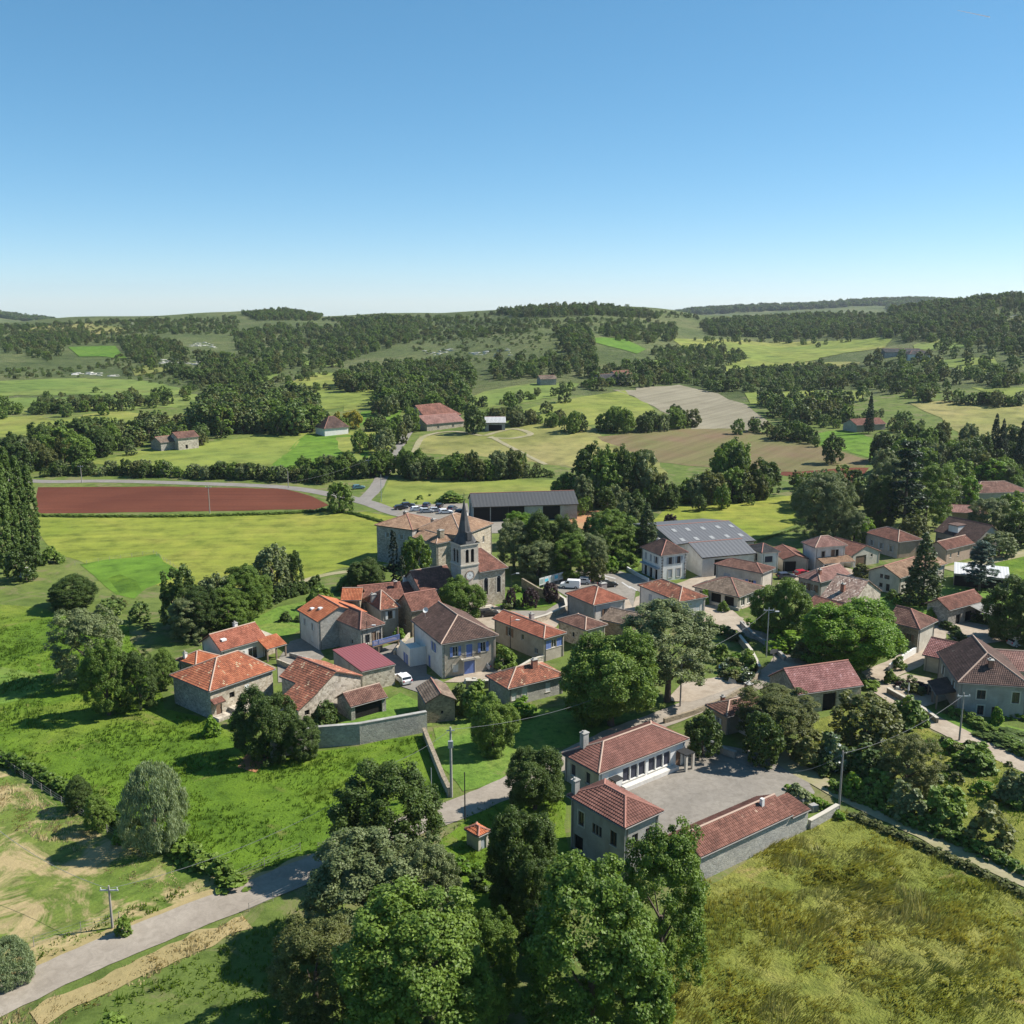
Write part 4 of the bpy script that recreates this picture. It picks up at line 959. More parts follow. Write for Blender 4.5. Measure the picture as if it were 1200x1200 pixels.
H('village_house', 'cream house with flat brown hip roof behind the workshop', (837.3, 660.7), (893.3, 672), (907.3, 665.3), 4.7, ('hip', 'y', .40), 'pl_cream', 't_brown', ridge='ridge_red', L=[(.22, 1.2, 1.2, 1.5, 's', 'sh_blue'), (.45, 1.2, 1.1, 1.4, 'c', 'sh_white'), (.75, 1.5, 1.6, 1.6, 'c', 'sh_grey')])
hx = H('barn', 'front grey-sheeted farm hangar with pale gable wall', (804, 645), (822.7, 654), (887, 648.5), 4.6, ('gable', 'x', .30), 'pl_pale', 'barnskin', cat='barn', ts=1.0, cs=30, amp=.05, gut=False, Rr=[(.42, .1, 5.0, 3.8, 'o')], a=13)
for k in range(3):
    pass
hy = H('barn', 'rear grey-sheeted farm hangar with rows of roof lights', (781, 634), (795, 641), (886, 633.5), 4.0, ('gable', 'x', .17), 'concrete', 'barnskin', cat='barn', ts=1.0, cs=30, amp=.05, gut=False, a=26)
for i, fx in enumerate((.12, .3, .5, .7, .88)):
    for fy in (.14, .36):
        zz = hy['zr'](hy['b']*fx, hy['a']*fy); sl_ = .34
        m = MB(); xx = hy['b']*fx+fy*3; y0 = hy['a']*fy-.9; m.poly([(xx-.5, y0, hy['zr'](xx, y0)+.12), (xx+.5, y0, hy['zr'](xx, y0)+.12), (xx+.5, y0+1.8, hy['zr'](xx, y0+1.8)+.12), (xx-.5, y0+1.8, hy['zr'](xx, y0+1.8)+.12)])
        m.build('roof_light', M['barnlight'], hy['deck'])
H('village_house', 'white cubic house with dark grey roof beside the hangars', (880, 643.3), (892.7, 648), (916, 646.7), 5.0, ('hip', 'x', .36), 'pl_white', 'slate', ridge='ridge_red', frm='frame_b', Rr=[(.42, 2.6, 2.0, 1.4, 'b'), (.2, .2, 1.2, 2.0, 'd', 'sh_grey')], L=[(.4, 2.5, .9, 1.6, 'b')], a=7)
H('garage', 'garage with brown-red gable roof and dark door left of the red car', (912, 650), (917.3, 655.5), (948, 654.7), 3.0, ('gable', 'y', .32), 'pl_beige', 't_red', a=10, o=.15, Rr=[(.27, .05, 3.0, 2.4, 'o')])
x = H('village_house', 'tall two-storey house with pink hip roof and tiled porch', (938.7, 635.3), (955.3, 642), (993.3, 639), 5.6, ('hip', 'x', .66, dict(e0=3.2, e1=3.4)), 'pl_pale', 't_pink', ridge='ridge_pale', frm='frame_b', Rr=[(.27, 2.9, .9, 1.6, 'pt'), (.6, 3.1, 1.0, 1.6, 'ct', 'sh_brown'), (.74, 3.1, .9, 1.6, 'o'), (.4, .1, 1.2, 2.0, 'o')])
sl = [((.8, -2.6, 2.4), (x['b']+.6, -2.6, 2.4), (x['b']+.6, .36, 3.1), (.8, .36, 3.1))]; build_roof(x['root'], sl, [], M['t_tan'], M['ridge_red'], .27, .38, .05)
for px_ in (.9, x['b']*.5, x['b']+.4): m = MB(); m.box(px_-.1, px_+.1, -2.5, -2.3, -.3, 2.3); m.build('porch_post', M['pl_white'], x['root'])
H('garage', 'wide cream garage with red-brown roof right of the pink-roofed house', (975, 644), (998, 651.5), (1031, 645.5), 2.9, ('gable', 'y', .40), 'pl_cream', 't_red', a=10, Rr=[(.34, .05, 3.4, 2.5, 'g', 'sh_brown'), (.72, 1.8, .7, .8, 'p')], o=.2)
H('village_house', 'small house with dark left slope and pinkish roof next to the parked cars', (931.3, 676), (961.3, 682.7), (999.3, 673), 3.6, ('hip0', 'x', .58), 'pl_grey', 't_pink', ridge='ridge_pale', L=[(.3, 1.2, 1.2, 1.5, 's', 'sh_brown'), (.65, 1.2, 1.2, 1.5, 's', 'sh_brown')], Rr=[(.4, 1.2, .8, 1.2, 'p')], chim=[(.2, .3, .6, .6, 1.0, 'chim_br')])
H('stone_barn', 'stone house with pale speckled roof and brick chimney in bright sun', (962.7, 698.7), (998.7, 708), (1031.3, 692), 4.3, ('gable', 'y', .55), 'stone_pale', 't_pale', cat='barn', ridge='ridge_pale', o=.2, Rr=[(.3, .6, 1.0, 1.7, 'o'), (.72, .8, .8, 1.0, 'p')], chim=[(.2, .5, .7, .7, 1.4, 'chim_br')])
H('outbuilding', 'low brown outbuilding behind the round lime-green tree', (940, 710), (972, 722), (1003, 712), 2.8, ('gable', 'y', .36), 'pl_beige', 't_red')
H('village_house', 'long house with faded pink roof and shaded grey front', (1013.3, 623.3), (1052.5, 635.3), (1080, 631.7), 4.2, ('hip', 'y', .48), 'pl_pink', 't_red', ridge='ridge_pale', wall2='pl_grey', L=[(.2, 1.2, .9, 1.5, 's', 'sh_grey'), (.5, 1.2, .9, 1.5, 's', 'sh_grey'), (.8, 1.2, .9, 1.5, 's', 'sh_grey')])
x = H('village_house', 'wide house with big dark brown roof and white dormer in the far right corner', (1092.5, 622.5), (1145, 634), (1180.8, 629), 3.8, ('gable', 'y', .62), 'pl_grey', 't_dark', ridge='ridge_red', Rr=[(.3, 3.9, .9, 1.2, 's', 'sh_white'), (.6, 3.9, .9, 1.2, 's', 'sh_white'), (.4, .9, .9, 1.2, 's', 'sh_white')], L=[(.85, .1, 2.4, 2.1, 'g', 'sh_brown')])
zz = x['zr'](1.5, x['a']*.6); m = MB(); m.box(.9, 4.2, x['a']*.5, x['a']*.72, zz-.4, zz+1.4); dm = m.build('dormer', M['pl_white'], x['root'])
m = MB(); m.box(.4, 4.6, x['a']*.49, x['a']*.73, zz+1.402, zz+1.58); m.build('dormer_roof', M['t_dark'], dm)
H('stone_house', 'stone house with mottled red roof in front of the dark-roofed house', (1083, 640), (1109, 644.5), (1145, 637), 3.7, ('gable', 'x', .58), 'pl_pink', 't_red', ridge='ridge_pale', Rr=[(.2, 1.4, .7, 1.1, 'p'), (.5, 1.4, .7, 1.1, 'p')])
H('village_house', 'house with tan roof half hidden behind the tall layered conifer', (1016.7, 668), (1055, 677.5), (1109, 660), 3.9, ('gable', 'x', .46, dict(c=.5)), 'pl_cream', 't_tan', ridge='ridge_red', frm='frame_b', L=[(.58, 2.9, .7, .9, 'p'), (.4, 2.9, 1.2, .9, 'p'), (.58, .9, .8, .9, 'p'), (.35, .3, .8, 1.6, 'p')], Rr=[(.8, 1.0, .9, 1.3, 's', 'sh_grey')])
H('open_shed', 'long open shed with white sheet metal roof behind the blue-green conifer', (1112, 658), (1118, 672), (1184, 680), 2.8, ('mono', 'x', .08), 'concrete', 'whitesheet', cat='shed', ts=.6, cs=20, amp=.03, o=.1, a=8, Rr=[(.25, .05, 5.5, 2.3, 'o'), (.72, .05, 5.5, 2.3, 'o')])
x = H('stone_barn', 'barn with red-brown roof and grey lean-to carport under the dark edge tree', (1085, 706.7), (1112.5, 715.3), (1154, 703.3), 3.5, ('gable', 'x', .60), 'stone_grey', 't_red', cat='barn', Rr=[(.3, .1, 1.6, 1.9, 'o'), (.6, .1, 2.2, 2.0, 'o')])
sl = [((x['b']*.55, -5.2, 2.2), (x['b']*1.02, -5.2, 2.2), (x['b']*1.02, .36, 3.4), (x['b']*.55, .36, 3.4))]; build_roof(x['root'], sl, [], M['concrete'], M['ridge_red'], .3, 20, .04, False)
for px_ in (.56, .78, 1.0): m = MB(); m.box(x['b']*px_-.1, x['b']*px_+.1, -5.1, -4.9, -.3, 2.1); m.build('carport_post', M['wood'], x['root'])
H('stone_house', 'ochre stone house with dark brown roof right of the round lime-green tree', (1037, 728.5), (1078, 737.5), (1093, 733), 4.6, ('hip0', 'y', .62), 'pl_cream', 't_brown', ridge='ridge_red', wall2='stone_brown', L=[(.3, 1.9, .9, 1.3, 's', 'sh_brown'), (.8, 2.2, .8, 1.2, 'o')], frm='frame_b', b=7)
x = H('village_house', 'large grey house with dark brown hip roof at the right edge of the photo', (1092.5, 763.3), (1122.5, 799.7), (1212, 808), 5.2, ('hip0', 'y', .60), 'pl_grey', 't_dark', ridge='ridge_pale', frm='frame_b', chim=[(.5, .22, .7, .7, 1.0, 'chim_br')],
      Rr=[(.33, 2.7, 1.2, 1.4, 'pt'), (.83, 2.4, 1.0, 1.7, 'pt'), (.34, .2, .9, 1.5, 'pt'), (.55, .2, .9, 1.4, 'p')], L=[(.25, 2.6, 1.0, 1.5, 's', 'sh_white'), (.75, 2.6, 1.0, 1.5, 's', 'sh_white')])
sl = [((-2.4, 7.5, 2.4), (-2.4, 1.6, 2.4), (.36, 1.6, 3.2), (.36, 7.5, 3.2))]; build_roof(x['root'], sl, [], M['t_dark'], M['ridge_red'], .27, .38, .05)
for py_ in (1.8, 4.5, 7.2): m = MB(); m.box(-2.3, -2.1, py_, py_+.2, -.3, 2.3); m.build('porch_post', M['wood'], x['root'])
H('garage', 'pinkish-roofed garage attached behind the dark-roofed house at the right edge', (1104, 733), (1080.5, 767), (1150, 790), 2.8, ('gable', 'x', .50), 'pl_cream', 't_rose', a=8, b=10, L=[(.3, .05, 2.3, 2.1, 'g', 'sh_green')])
H('village_house', 'house wing with grey-pink roof at the far right edge behind the large dark roof', (1152, 768), (1168, 785), (1230, 790), 3.9, ('gable', 'x', .5), 'pl_beige', 't_pink', ridge='ridge_pale', a=8)
x = H('barn', 'barn with rose-pink tiled roof and dark arched doorway', (896.7, 792.5), (935, 814), (1014, 804), 3.3, ('gable', 'x', .66), 'stone_warm', 't_rose', cat='barn', wall2='stone_grey', o=.2, Rr=[(.5, .0, 2.4, 2.7, 'o')])
x = H('village_house', 'low brown-roofed house on the bend of the road, pink end wall', (825.8, 825.8), (851.7, 840), (899, 829), 3.0, ('hip0', 'x', .45), 'pl_beige', 't_brown', ridge='ridge_pale', wall2='pl_pink', L=[(.45, .9, .7, 1.1, 's', 'sh_white')], chim=[(.3, .75, .5, .5, .7, 'chim_br'), (.98, .8, .9, .9, 1.8, 'chim')])
H('village_house', 'small white-fronted house with ribbed red roof facing the school entrance', (856, 832), (881.7, 844.7), (902, 838.5), 2.9, ('hip0', 'y', .45), 'pl_pale', 't_red', ridge='ridge_pale', L=[(.4, .8, 1.0, 1.3, 's', 'sh_grey'), (.12, 0, .9, 2.0, 'd', 'sh_grey')])
# --- school group
x = H('school_building', 'long school wing with red roof and row of dark windows along the courtyard', (656.7, 883), (701.7, 906.7), (808.3, 865.8), 3.7, ('hip', 'x', .50, dict(e0=4.0, e1=3.6)), 'pl_white', 't_school', ridge='ridge_pale', frm='frame_w', cat='school', chim=[(.14, .74, .9, .7, 1.9, 'concrete')],
      Rr=[(.305, .9, 1.25, 1.9, 'b'), (.395, .9, 1.25, 1.9, 'b'), (.485, .9, 1.25, 1.9, 'b'), (.60, .9, 1.25, 1.9, 'b'), (.69, .9, 1.25, 1.9, 'b'), (.78, .9, 1.25, 1.9, 'b'), (.92, 0, 1.0, 2.2, 'd', 'sh_brown'), (.16, 0, 1.0, 2.2, 'd', 'sh_brown')], L=[(.32, 1.2, .9, 1.6, 'b'), (.75, 1.2, .9, 1.6, 'b')], wall2='pl_cream')
bb = x['b']
m = MB(); m.box(bb*.26, bb*.86, -.45, .34, -.4, .62); m.build('plinth', M['pl_pale'], x['root'])
m = MB(); m.box(bb*.87, bb*.97, -1.5, .3, 2.35, 2.5); cp = m.build('porch_canopy', M['iron'], x['root'])
for sx in (.875, .955): m = MB(); m.box(bb*sx, bb*sx+.35, -1.4, -1.1, -.3, 2.34); m.build('porch_pillar', M['pl_cream'], cp)
m = MB(); m.box(bb*.12, bb*.21, -.9, .3, 2.3, 2.42); m.build('canopy', M['iron'], x['root'])
H('school_building', 'square two-storey school block with ribbed red hip roof, nearest to the camera', (660, 933.3), (732.5, 970.8), (783.3, 953), 6.4, ('hip', 'y', .50), 'pl_grey', 't_school', ridge='ridge_red', cat='school', frm='frame_b', ts=.34, amp=.075,
  L=[(.80, 3.4, .9, 1.7, 'pt'), (.56, 3.4, .45, 1.2, 'p'), (.5, 3.4, .45, 1.2, 'p'), (.44, 3.4, .45, 1.2, 'p'), (.2, 3.3, 1.0, 1.7, 'p'), (.85, .2, 1.5, 1.8, 'o')], Rr=[(.3, 3.4, .9, 1.5, 'p'), (.7, 3.4, .9, 1.5, 'p')], chim=[(.12, .93, .7, .6, 1.5, 'concrete')])
x = H('playground_shelter', 'long shed with red tiled gable roof and rubble stone back wall beside the tall-grass meadow', (786, 977), (820.8, 1004.7), (925, 952.5), 3.1, ('gable', 'x', .52, dict(c=.52)), 'stone_ash', 't_red', ridge='ridge_pale', cat='shed', wall2='stone_grey', gut=True, o=.2)
m = MB(); bb, aa = x['b'], x['a']; m.box(bb*.8, bb*.8+.4, aa*.38, aa*.38+.4, x['zr'](bb*.8, aa*.4)-.3, x['zr'](bb*.8, aa*.4)+.9); m.build('chimney', M['pl_white'], x['deck'])
sl = [((bb-.05, .0, 2.75), (bb+3.2, 0, 2.75), (bb+3.2, 3.4, 3.4), (bb-.05, 3.4, 3.4))]; build_roof(x['root'], sl, [], M['t_red'], M['ridge_red'], .27, .38, .05)
m = MB(); m.obox((bb-.2, .33), (bb+3.1, .33), .26, -.8, 2.7); m.obox((bb+3.0, .47), (bb+3.0, 3.2), .26, -.8, 2.7); m.build('wall', M['stone_ash'], x['root'])
x = H('small_outhouse', 'little outhouse with lean-to roof at the left end of the long red shed', (792, 1000), (812, 1012), (822, 1007), 1.7, ('mono', 'y', .25), 'pl_pale', 't_brown', cat='outhouse', o=.12, Rr=[(.5, .3, .7, 1.0, 'p')], a=3.5, b=2.0)
H('utility_hut', 'tiny cabin with orange tiled roof beside the road', (545.5, 970.5), (560.5, 980.5), (574, 973), 2.0, ('hip', 'y', .5), 'pl_cream', 't_orange', cat='hut', o=.15, Rr=[(.5, 0, .8, 1.7, 'd', 'sh_grey')], ridge='ridge_red')
# --- behind the church and far farms
H('chateau_wing', 'tall left wing of the old manor with tan roof behind the church', (464, 616), (483.3, 621.3), (511.3, 609.3), 8.9, ('hip', 'x', .38), 'stone_grey', 't_tan', cat='house', chim=[(.75, .75, 1.2, .8, .8)], a=11, L=[(.3, 6.2, .8, 1.2, 's', 'sh_grey'), (.68, 6.2, .8, 1.2, 's', 'sh_grey'), (.3, 3.2, .8, 1.3, 's', 'sh_grey'), (.68, 3.2, .8, 1.3, 'p')], Rr=[(.5, 5.6, .8, 1.2, 'p')], gut=False)
H('chateau_wing', 'middle wing of the old manor with hip roof and stump chimney behind the church', (482, 631.3), (511.3, 637.3), (540, 633.5), 7.2, ('hip0', 'y', .45), 'stone_warm', 't_tan', cat='house', ridge='ridge_pale', wall2='stone_grey', chim=[(.45, .2, 1.2, 1.2, 1.6, 'stone_brown')], a=9)
H('chateau_wing', 'right wing of the old manor with large ribbed orange roof behind the spire', (505, 621), (541, 628), (572.7, 612.7), 8.4, ('hip', 'x', .48), 'stone_warm', 't_tan', cat='house', ridge='ridge_pale', chim=[(.9, .55, 1.6, 1.0, 1.4, 'pl_pale'), (.3, .8, 1.2, .9, .7)], Rr=[(.72, 4.6, .9, 1.6, 'p'), (.4, 4.6, .9, 1.6, 'p')], a=13)
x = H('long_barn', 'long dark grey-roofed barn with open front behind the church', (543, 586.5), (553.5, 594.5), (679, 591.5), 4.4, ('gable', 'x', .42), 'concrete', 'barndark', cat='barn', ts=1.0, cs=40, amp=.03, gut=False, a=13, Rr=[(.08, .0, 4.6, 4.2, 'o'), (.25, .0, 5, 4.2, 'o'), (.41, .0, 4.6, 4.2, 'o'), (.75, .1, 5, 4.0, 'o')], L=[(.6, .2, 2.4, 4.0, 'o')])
F = dict(ts=.6, cs=.9, amp=.09)
H('farmhouse', 'farmhouse with tall red roof at the end of the uphill road', (490, 486), (499, 490.5), (529, 484.5), 4.6, ('hip1', 'x', .75), 'stone_grey', 't_red', **F)
H('farmhouse', 'low pink-roofed front wing of the farm at the end of the uphill road', (492, 493), (500, 497.5), (538, 492.5), 3.2, ('gable', 'x', .45), 'stone_warm', 't_pink', Rr=[(.3, .8, 1, 1.4, 'p'), (.7, .8, 1, 1.4, 'p')], **F)
H('barn', 'small grey-roofed shed right of the round tree on the dry meadow', (566, 492), (568, 495.5), (593, 495.5), 4.0, ('gable', 'x', .5), 'concrete', 'whitesheet', Rr=[(.5, 0, 6, 3, 'o')], a=9, **F)
H('farmhouse', 'far house with pointed brown roof among dark trees left of the farm', (372, 498), (380, 502.5), (404, 499), 3.6, ('hip', 'x', .95), 'pl_white', 't_dark', a=10, **F)
H('ruined_barn', 'left roofless-looking stone barn in the trees above the long green field', (180, 516), (188, 519), (203, 516), 3.6, ('gable', 'x', .5), 'stone_grey', 't_grey', a=8, cat='barn', **F)
H('ruined_barn', 'right and larger pale stone barn in the trees above the long green field', (203, 511), (208, 514), (231, 511), 5.0, ('gable', 'x', .45), 'stone_pale', 't_brown', a=9, cat='barn', Rr=[(.4, .5, 1.0, 1.6, 'o')], **F)
H('farmhouse', 'distant farm with long red roof below the wooded hill', (716, 438.5), (724, 441), (738, 438), 4.5, ('gable', 'x', .6), 'pl_pale', 't_red', a=10, b=16, **F)
H('farm_shed', 'distant grey-roofed shed beside the red-roofed farm on the slope', (698, 441), (704, 444), (725, 441.5), 4.0, ('gable', 'x', .5), 'concrete', 'slate', a=10, b=22, cat='barn', **F)
H('farm_shed', 'small distant barn left of the grey-roofed farm', (630, 441), (633, 444.5), (645, 443), 4.0, ('gable', 'x', .5), 'stone_grey', 't_grey', a=8, b=11, cat='barn', **F)
H('farm_shed', 'long grey shed on the upper right hillside', (1033, 409), (1037, 412.5), (1062, 411), 5.0, ('gable', 'x', .4), 'concrete', 'slate', a=12, b=30, cat='barn', **F)
H('farmhouse', 'pale far house on the upper right hillside next to the grey shed', (1062, 412), (1066, 415), (1083, 413), 5.0, ('hip', 'x', .5), 'pl_white', 'slate', a=10, b=18, Rr=[(.3, 1, 1.2, 2, 'p'), (.7, 1, 1.2, 2, 'p')], **F)
H('farmhouse', 'far red-roofed house hidden among trees on the right slope', (998, 495), (1004, 498.5), (1040, 495), 3.4, ('gable', 'x', .45), 'pl_beige', 't_red', a=10, b=17, **F)
H('bungalow', 'brown hip-roofed bungalow among trees near the blue pool', (1128, 572), (1142, 578), (1184, 576), 3.2, ('hip', 'x', .45), 'pl_beige', 't_brown', ridge='ridge_pale', a=11, b=19, ts=.4, cs=.6)
H('outbuilding', 'low shed with faded pink roof half hidden under the big dark conifers', (1105, 596), (1112, 600), (1136, 602), 3.2, ('gable', 'x', .35), 'pl_pink', 't_pink', a=8, b=10, ts=.4, cs=.6)
# --- church
def church():
    sq = G(561, 713); T0 = Vector((sq.x, sq.y, 0))
    th = R(33)
    root = empty('church', T0, th, 'old stone church with slate broach spire and clock tower', 'church')
    tw = 4.0; hb = 9.2; ht = 13.4
    P = lambda f: {'R': lambda s, z, d: (s-tw, d, z), 'L': lambda s, z, d: (-tw+d, tw-s, z), 'B': lambda s, z, d: (-s, tw-d, z), 'E': lambda s, z, d: (-d, s, z)}[f]
    tower = empty('tower', (0, 0, 0)); tower.parent = root
    for f in 'RLBE':
        m = MB(); w = [(.36, hb+.6, .75, 2.7, 'o'), (.66, hb+.6, .75, 2.7, 'o')]
        hs = openings(m, f, tw, -.8, ht, w, P(f)); m.build('wall', M['stone_ash'] if f != 'R' else M['pl_tower_sunlit'], tower)  # right face painted paler and warmer than the others to look sunlit
        for q in hs:
            l = MB()
            for k in range(9): slab(l, P(f), q[0]+.02, q[1]-.02, q[2]+k*.3, q[2]+k*.3+.1, .1, .22)
            slab(l, P(f), q[0], q[1], q[2], q[3], .225, .26); l.build('louvre', M['dark'], tower)
            a = MB()
            for k in range(6):
                t0, t1 = math.pi*k/6, math.pi*(k+1)/6; c = (q[0]+q[1])/2; r0, r1 = .38, .58
                lo = [P(f)(c+r*math.cos(t), q[3]-.3+r*math.sin(t)*1.0, -.03) for r, t in ((r0, t0), (r1, t0), (r1, t1), (r0, t1))]
                a.poly(lo)
            a.build('arch', M['trim'], tower)
    for zc, pr, th_ in ((hb, .16, .28), (ht, .22, .34)):
        m = MB(); m.box(-tw-pr, pr, -pr, tw+pr, zc, zc+th_); m.build('cornice', M['trim'], tower)
    z0 = ht+.34; hsps = 8.4; q = .25; m = MB(); c = (-tw/2, tw/2)
    rings = [(tw/2+q, 0), (tw*.33, 1.5), (tw*.20, 4.2), (.06, hsps)]
    def ring(r, z, oc): # square turning to octagon
        return [(c[0]+r*math.cos(math.pi/4*k+math.pi/8)*(1 if oc else 1.0)/math.cos(math.pi/8), c[1]+r*math.sin(math.pi/4*k+math.pi/8)/math.cos(math.pi/8), z0+z) for k in range(8)]
    sqr = [(c[0]+sx*(tw/2+q), c[1]+sy*(tw/2+q), z0) for sx, sy in ((1, .42), (.42, 1), (-.42, 1), (-1, .42), (-1, -.42), (-.42, -1), (.42, -1), (1, -.42))]
    cor = [(c[0]+sx*(tw/2+q), c[1]+sy*(tw/2+q), z0) for sx, sy in ((1, 1), (-1, 1), (-1, -1), (1, -1))]
    R1 = ring(tw*.30, 1.9, 1); R2 = ring(tw*.19, 4.4, 1); R3 = ring(.05, hsps, 1)
    sq8 = [sqr[0], sqr[1], sqr[2], sqr[3], sqr[4], sqr[5], sqr[6], sqr[7]]
    for k in range(8):
        j = (k+1) % 8; m.poly([sq8[k], sq8[j], R1[j], R1[k]]); m.poly([R1[k], R1[j], R2[j], R2[k]]); m.poly([R2[k], R2[j], R3[j], R3[k]])
    for k in range(4): m.poly([sq8[(2*k) % 8], cor[k], sq8[(2*k+1) % 8]])
    m.build('spire', M['slate'], tower)
    m = MB(); m.tube((c[0], c[1], z0+hsps-.1), (c[0], c[1], z0+hsps+1.5), .04); m.box(c[0]-.35, c[0]+.35, c[1]-.03, c[1]+.03, z0+hsps+.9, z0+hsps+.98); m.build('spire_cross', M['iron'], tower)
    m = MB(); dz = z0+1.2; m.box(c[0]-.5, c[0]+.5, -.05, 1.2, dz-.6, dz+1.0); m.build('dormer', M['slate'], tower)
    # clock
    cx, cz = -tw*.5, 7.2; m = MB(); n = 24
    ringv = lambda r, y: [(cx+r*math.cos(2*math.pi*k/n), y, cz+r*math.sin(2*math.pi*k/n)) for k in range(n)]
    A, B_, I = ringv(1.05, -.10), ringv(1.05, .02), ringv(.86, -.10)
    for k in range(n): j = (k+1) % n; m.poly([A[k], A[j], I[j], I[k]]); m.poly([B_[k], B_[j], A[j], A[k]])
    fr = m.build('clock', M['chim'], tower)
    m = MB(); m.poly(ringv(.86, -.07)); m.build('clock_face', M['sh_white'], fr)
    m = MB()
    for k in range(12):
        t = 2*math.pi*k/12; d = Vector((math.cos(t), 0, math.sin(t))); o = Vector((-d.z, 0, d.x)); b0 = Vector((cx, -.08, cz))
        m.poly([b0+d*.62+o*.035, b0+d*.8+o*.035, b0+d*.8-o*.035, b0+d*.62-o*.035])
    m.build('hour_mark', M['iron'], fr)
    for nm, t, l, w in (('minute_hand', R(118), .66, .035), ('hour_hand', R(40), .45, .05)):
        m = MB(); d = Vector((math.cos(t), 0, math.sin(t))); o = Vector((-d.z, 0, d.x)); b0 = Vector((cx, -.09 if nm[0] == 'm' else -.085, cz))
        m.poly([b0-d*.12+o*w, b0+d*l, b0-d*.12-o*w]); m.build(nm, M['iron'], fr)
    # nave, right of the tower, hip roof with a rounded-looking east end
    nl, nw, nh = 6.3, 8.8, 7.6
    sl, rg, zr = roof_shape(nw+.8, nl+.5, 'hip1', 'x', 3.6, nh, e1=3.6)
    nav = empty('nave', (.02, -.35, 0)); nav.parent = root
    for f, ln in (('R', nl), ('E', nw), ('B', nl)):
        PP = {'R': lambda s, z, d: (s, .4+d, z), 'E': lambda s, z, d: (nl-d, .4+s, z), 'B': lambda s, z, d: (nl-s, .4+nw-d, z)}[f]
        m = MB(); w = [(.28, 2.6, .95, 3.0, 'o'), (.76, 2.6, .95, 3.0, 'o')] if f == 'R' else [(.5, 2.6, 1.0, 3.0, 'o')]
        hs = openings(m, f, ln, -.8, nh+.05, w, PP); m.build('wall', M['stone_warm'], nav)
        for q in hs:
            g = MB(); slab(g, PP, q[0], q[1], q[2], q[3], .18, .22); gw = g.build('stained_window', M['glass'], nav)
            a = MB(); c_ = (q[0]+q[1])/2
            for k in range(8):
                t0, t1 = math.pi*k/8, math.pi*(k+1)/8
                a.poly([PP(c_+r*math.cos(t), q[3]-.02+r*math.sin(t)*1.05, -.03) for r, t in ((.48, t0), (.72, t0), (.72, t1), (.48, t1))])
                a.poly([PP(c_, q[3]-.02, -.012), PP(c_+.48*math.cos(t0), q[3]-.02+.48*1.05*math.sin(t0), -.012), PP(c_+.48*math.cos(t1), q[3]-.02+.48*1.05*math.sin(t1), -.012)], m=1)
            slab(a, PP, q[0]-.22, q[0]-.002, q[2]-.1, q[3], -.03, .02); slab(a, PP, q[1]+.002, q[1]+.22, q[2]-.1, q[3], -.03, .02)
            a.build('window_arch', [M['trim'], M['glass']], gw)
    build_roof(nav, sl, rg, M['t_red'], M['ridge_pale'], .27, .38, .055)
    # west aisle with gable, left of the tower
    ai = empty('aisle', (-tw-8.2, 1.6, 0)); ai.parent = root
    al, aw, ah = 8.4, 9.0, 5.0
    sl, rg, zr = roof_shape(aw, al, 'gable', 'x', 3.2, ah)
    m = MB(); PL = lambda s, z, d: (.3+d, aw-.3-s, z); PR = lambda s, z, d: (.3+s, .3+d, z); PB = lambda s, z, d: (al-.3-s, aw-.3-d, z)
    for pp, ln in ((PL, aw-.6), (PR, al-.3), (PB, al-.6)):
        w = [(.5, 0, 1.4, 2.4, 'o')] if pp is PL else []
        m = MB(); hs = openings(m, 'L', ln, -.8, ah+.1, w, pp)
        if pp is PL: m.poly([pp(0, ah+.1, 0), pp(ln, ah+.1, 0), pp(ln/2, ah+3.1, 0)], [(0, ah), (ln, ah), (ln/2, ah+3)])
        m.build('wall', M['stone_grey'], ai)
        for q in hs: window(ai, pp, q, 'd', M['sh_brown'], M['frame_b'])
    build_roof(ai, sl, rg, M['t_red'], M['ridge_pale'], .27, .38, .055)
    for k in range(4):
        m = MB(); y0 = -.4; m.box(-.6+k*0, nl*.4, -.9-.3*k, -.35-.3*k+.3, -.4, .55-.17*k); m.build('step', M['trim'], nav)
church()
# ------------------------------------------------------------------ trees that stand apart
T = tree
T(452, 890, 1015, 112, 'near1', 'dark', 'dense dark green tree on the near side of the road by the green field', name='walnut_tree')
T(432, 972, 1105, 128, 'near0', 'silver', 'grey-green feathery tree in front of the dense dark tree at the road')
T(505, 985, 1100, 62, 'near2', 'silver', 'slim pale grey-green tree beside the feathery one, above the bottom cluster')
T(372, 1072, 1190, 96, 'near2', 'olive', 'olive shrubby tree at the left end of the bottom cluster')
T(488, 1030, 1240, 165, 'near0', 'mid', 'large bright green tree at bottom centre-left, cut by the frame edge')
T(575, 1070, 1190, 62, 'near2', 'mid', 'young leafy tree in the gap between the two large bottom trees')
T(555, 1120, 1250, 70, 'near1', 'mid', 'low bright green sapling clump at the bottom edge of the gap')
T(612, 948, 1065, 78, 'near3', 'dark', 'dark round tree left of the two-storey school block')
T(628, 1005, 1110, 52, 'near2', 'dark', 'small dark tree below the school block, behind the big ash')
T(692, 1000, 1235, 150, 'near0', 'mid', 'tall bright green ash at bottom centre, in front of the school')
T(772, 974, 1160, 96, 'near2', 'mid', 'tall darker ash right of the bottom centre one, against the red shed')
T(742, 1080, 1250, 80, 'near1', 'mid', 'leafy lower tree at the bottom edge beside the tall grass')
T(627, 877, 948, 64, 'near3', 'dark', 'compact dark green tree on the lawn left of the long school wing', lift=.08)
T(578, 819, 880, 50, 'near3', 'mid', 'round leafy tree alone on the village lawn')
T(716, 743, 850, 100, 'near3', 'mid', 'massive round-headed shade tree with bright crown in the village centre', lift=.1)
T(690, 760, 845, 62, 'near1', 'mid', 'left companion of the massive shade tree, partly under its crown')
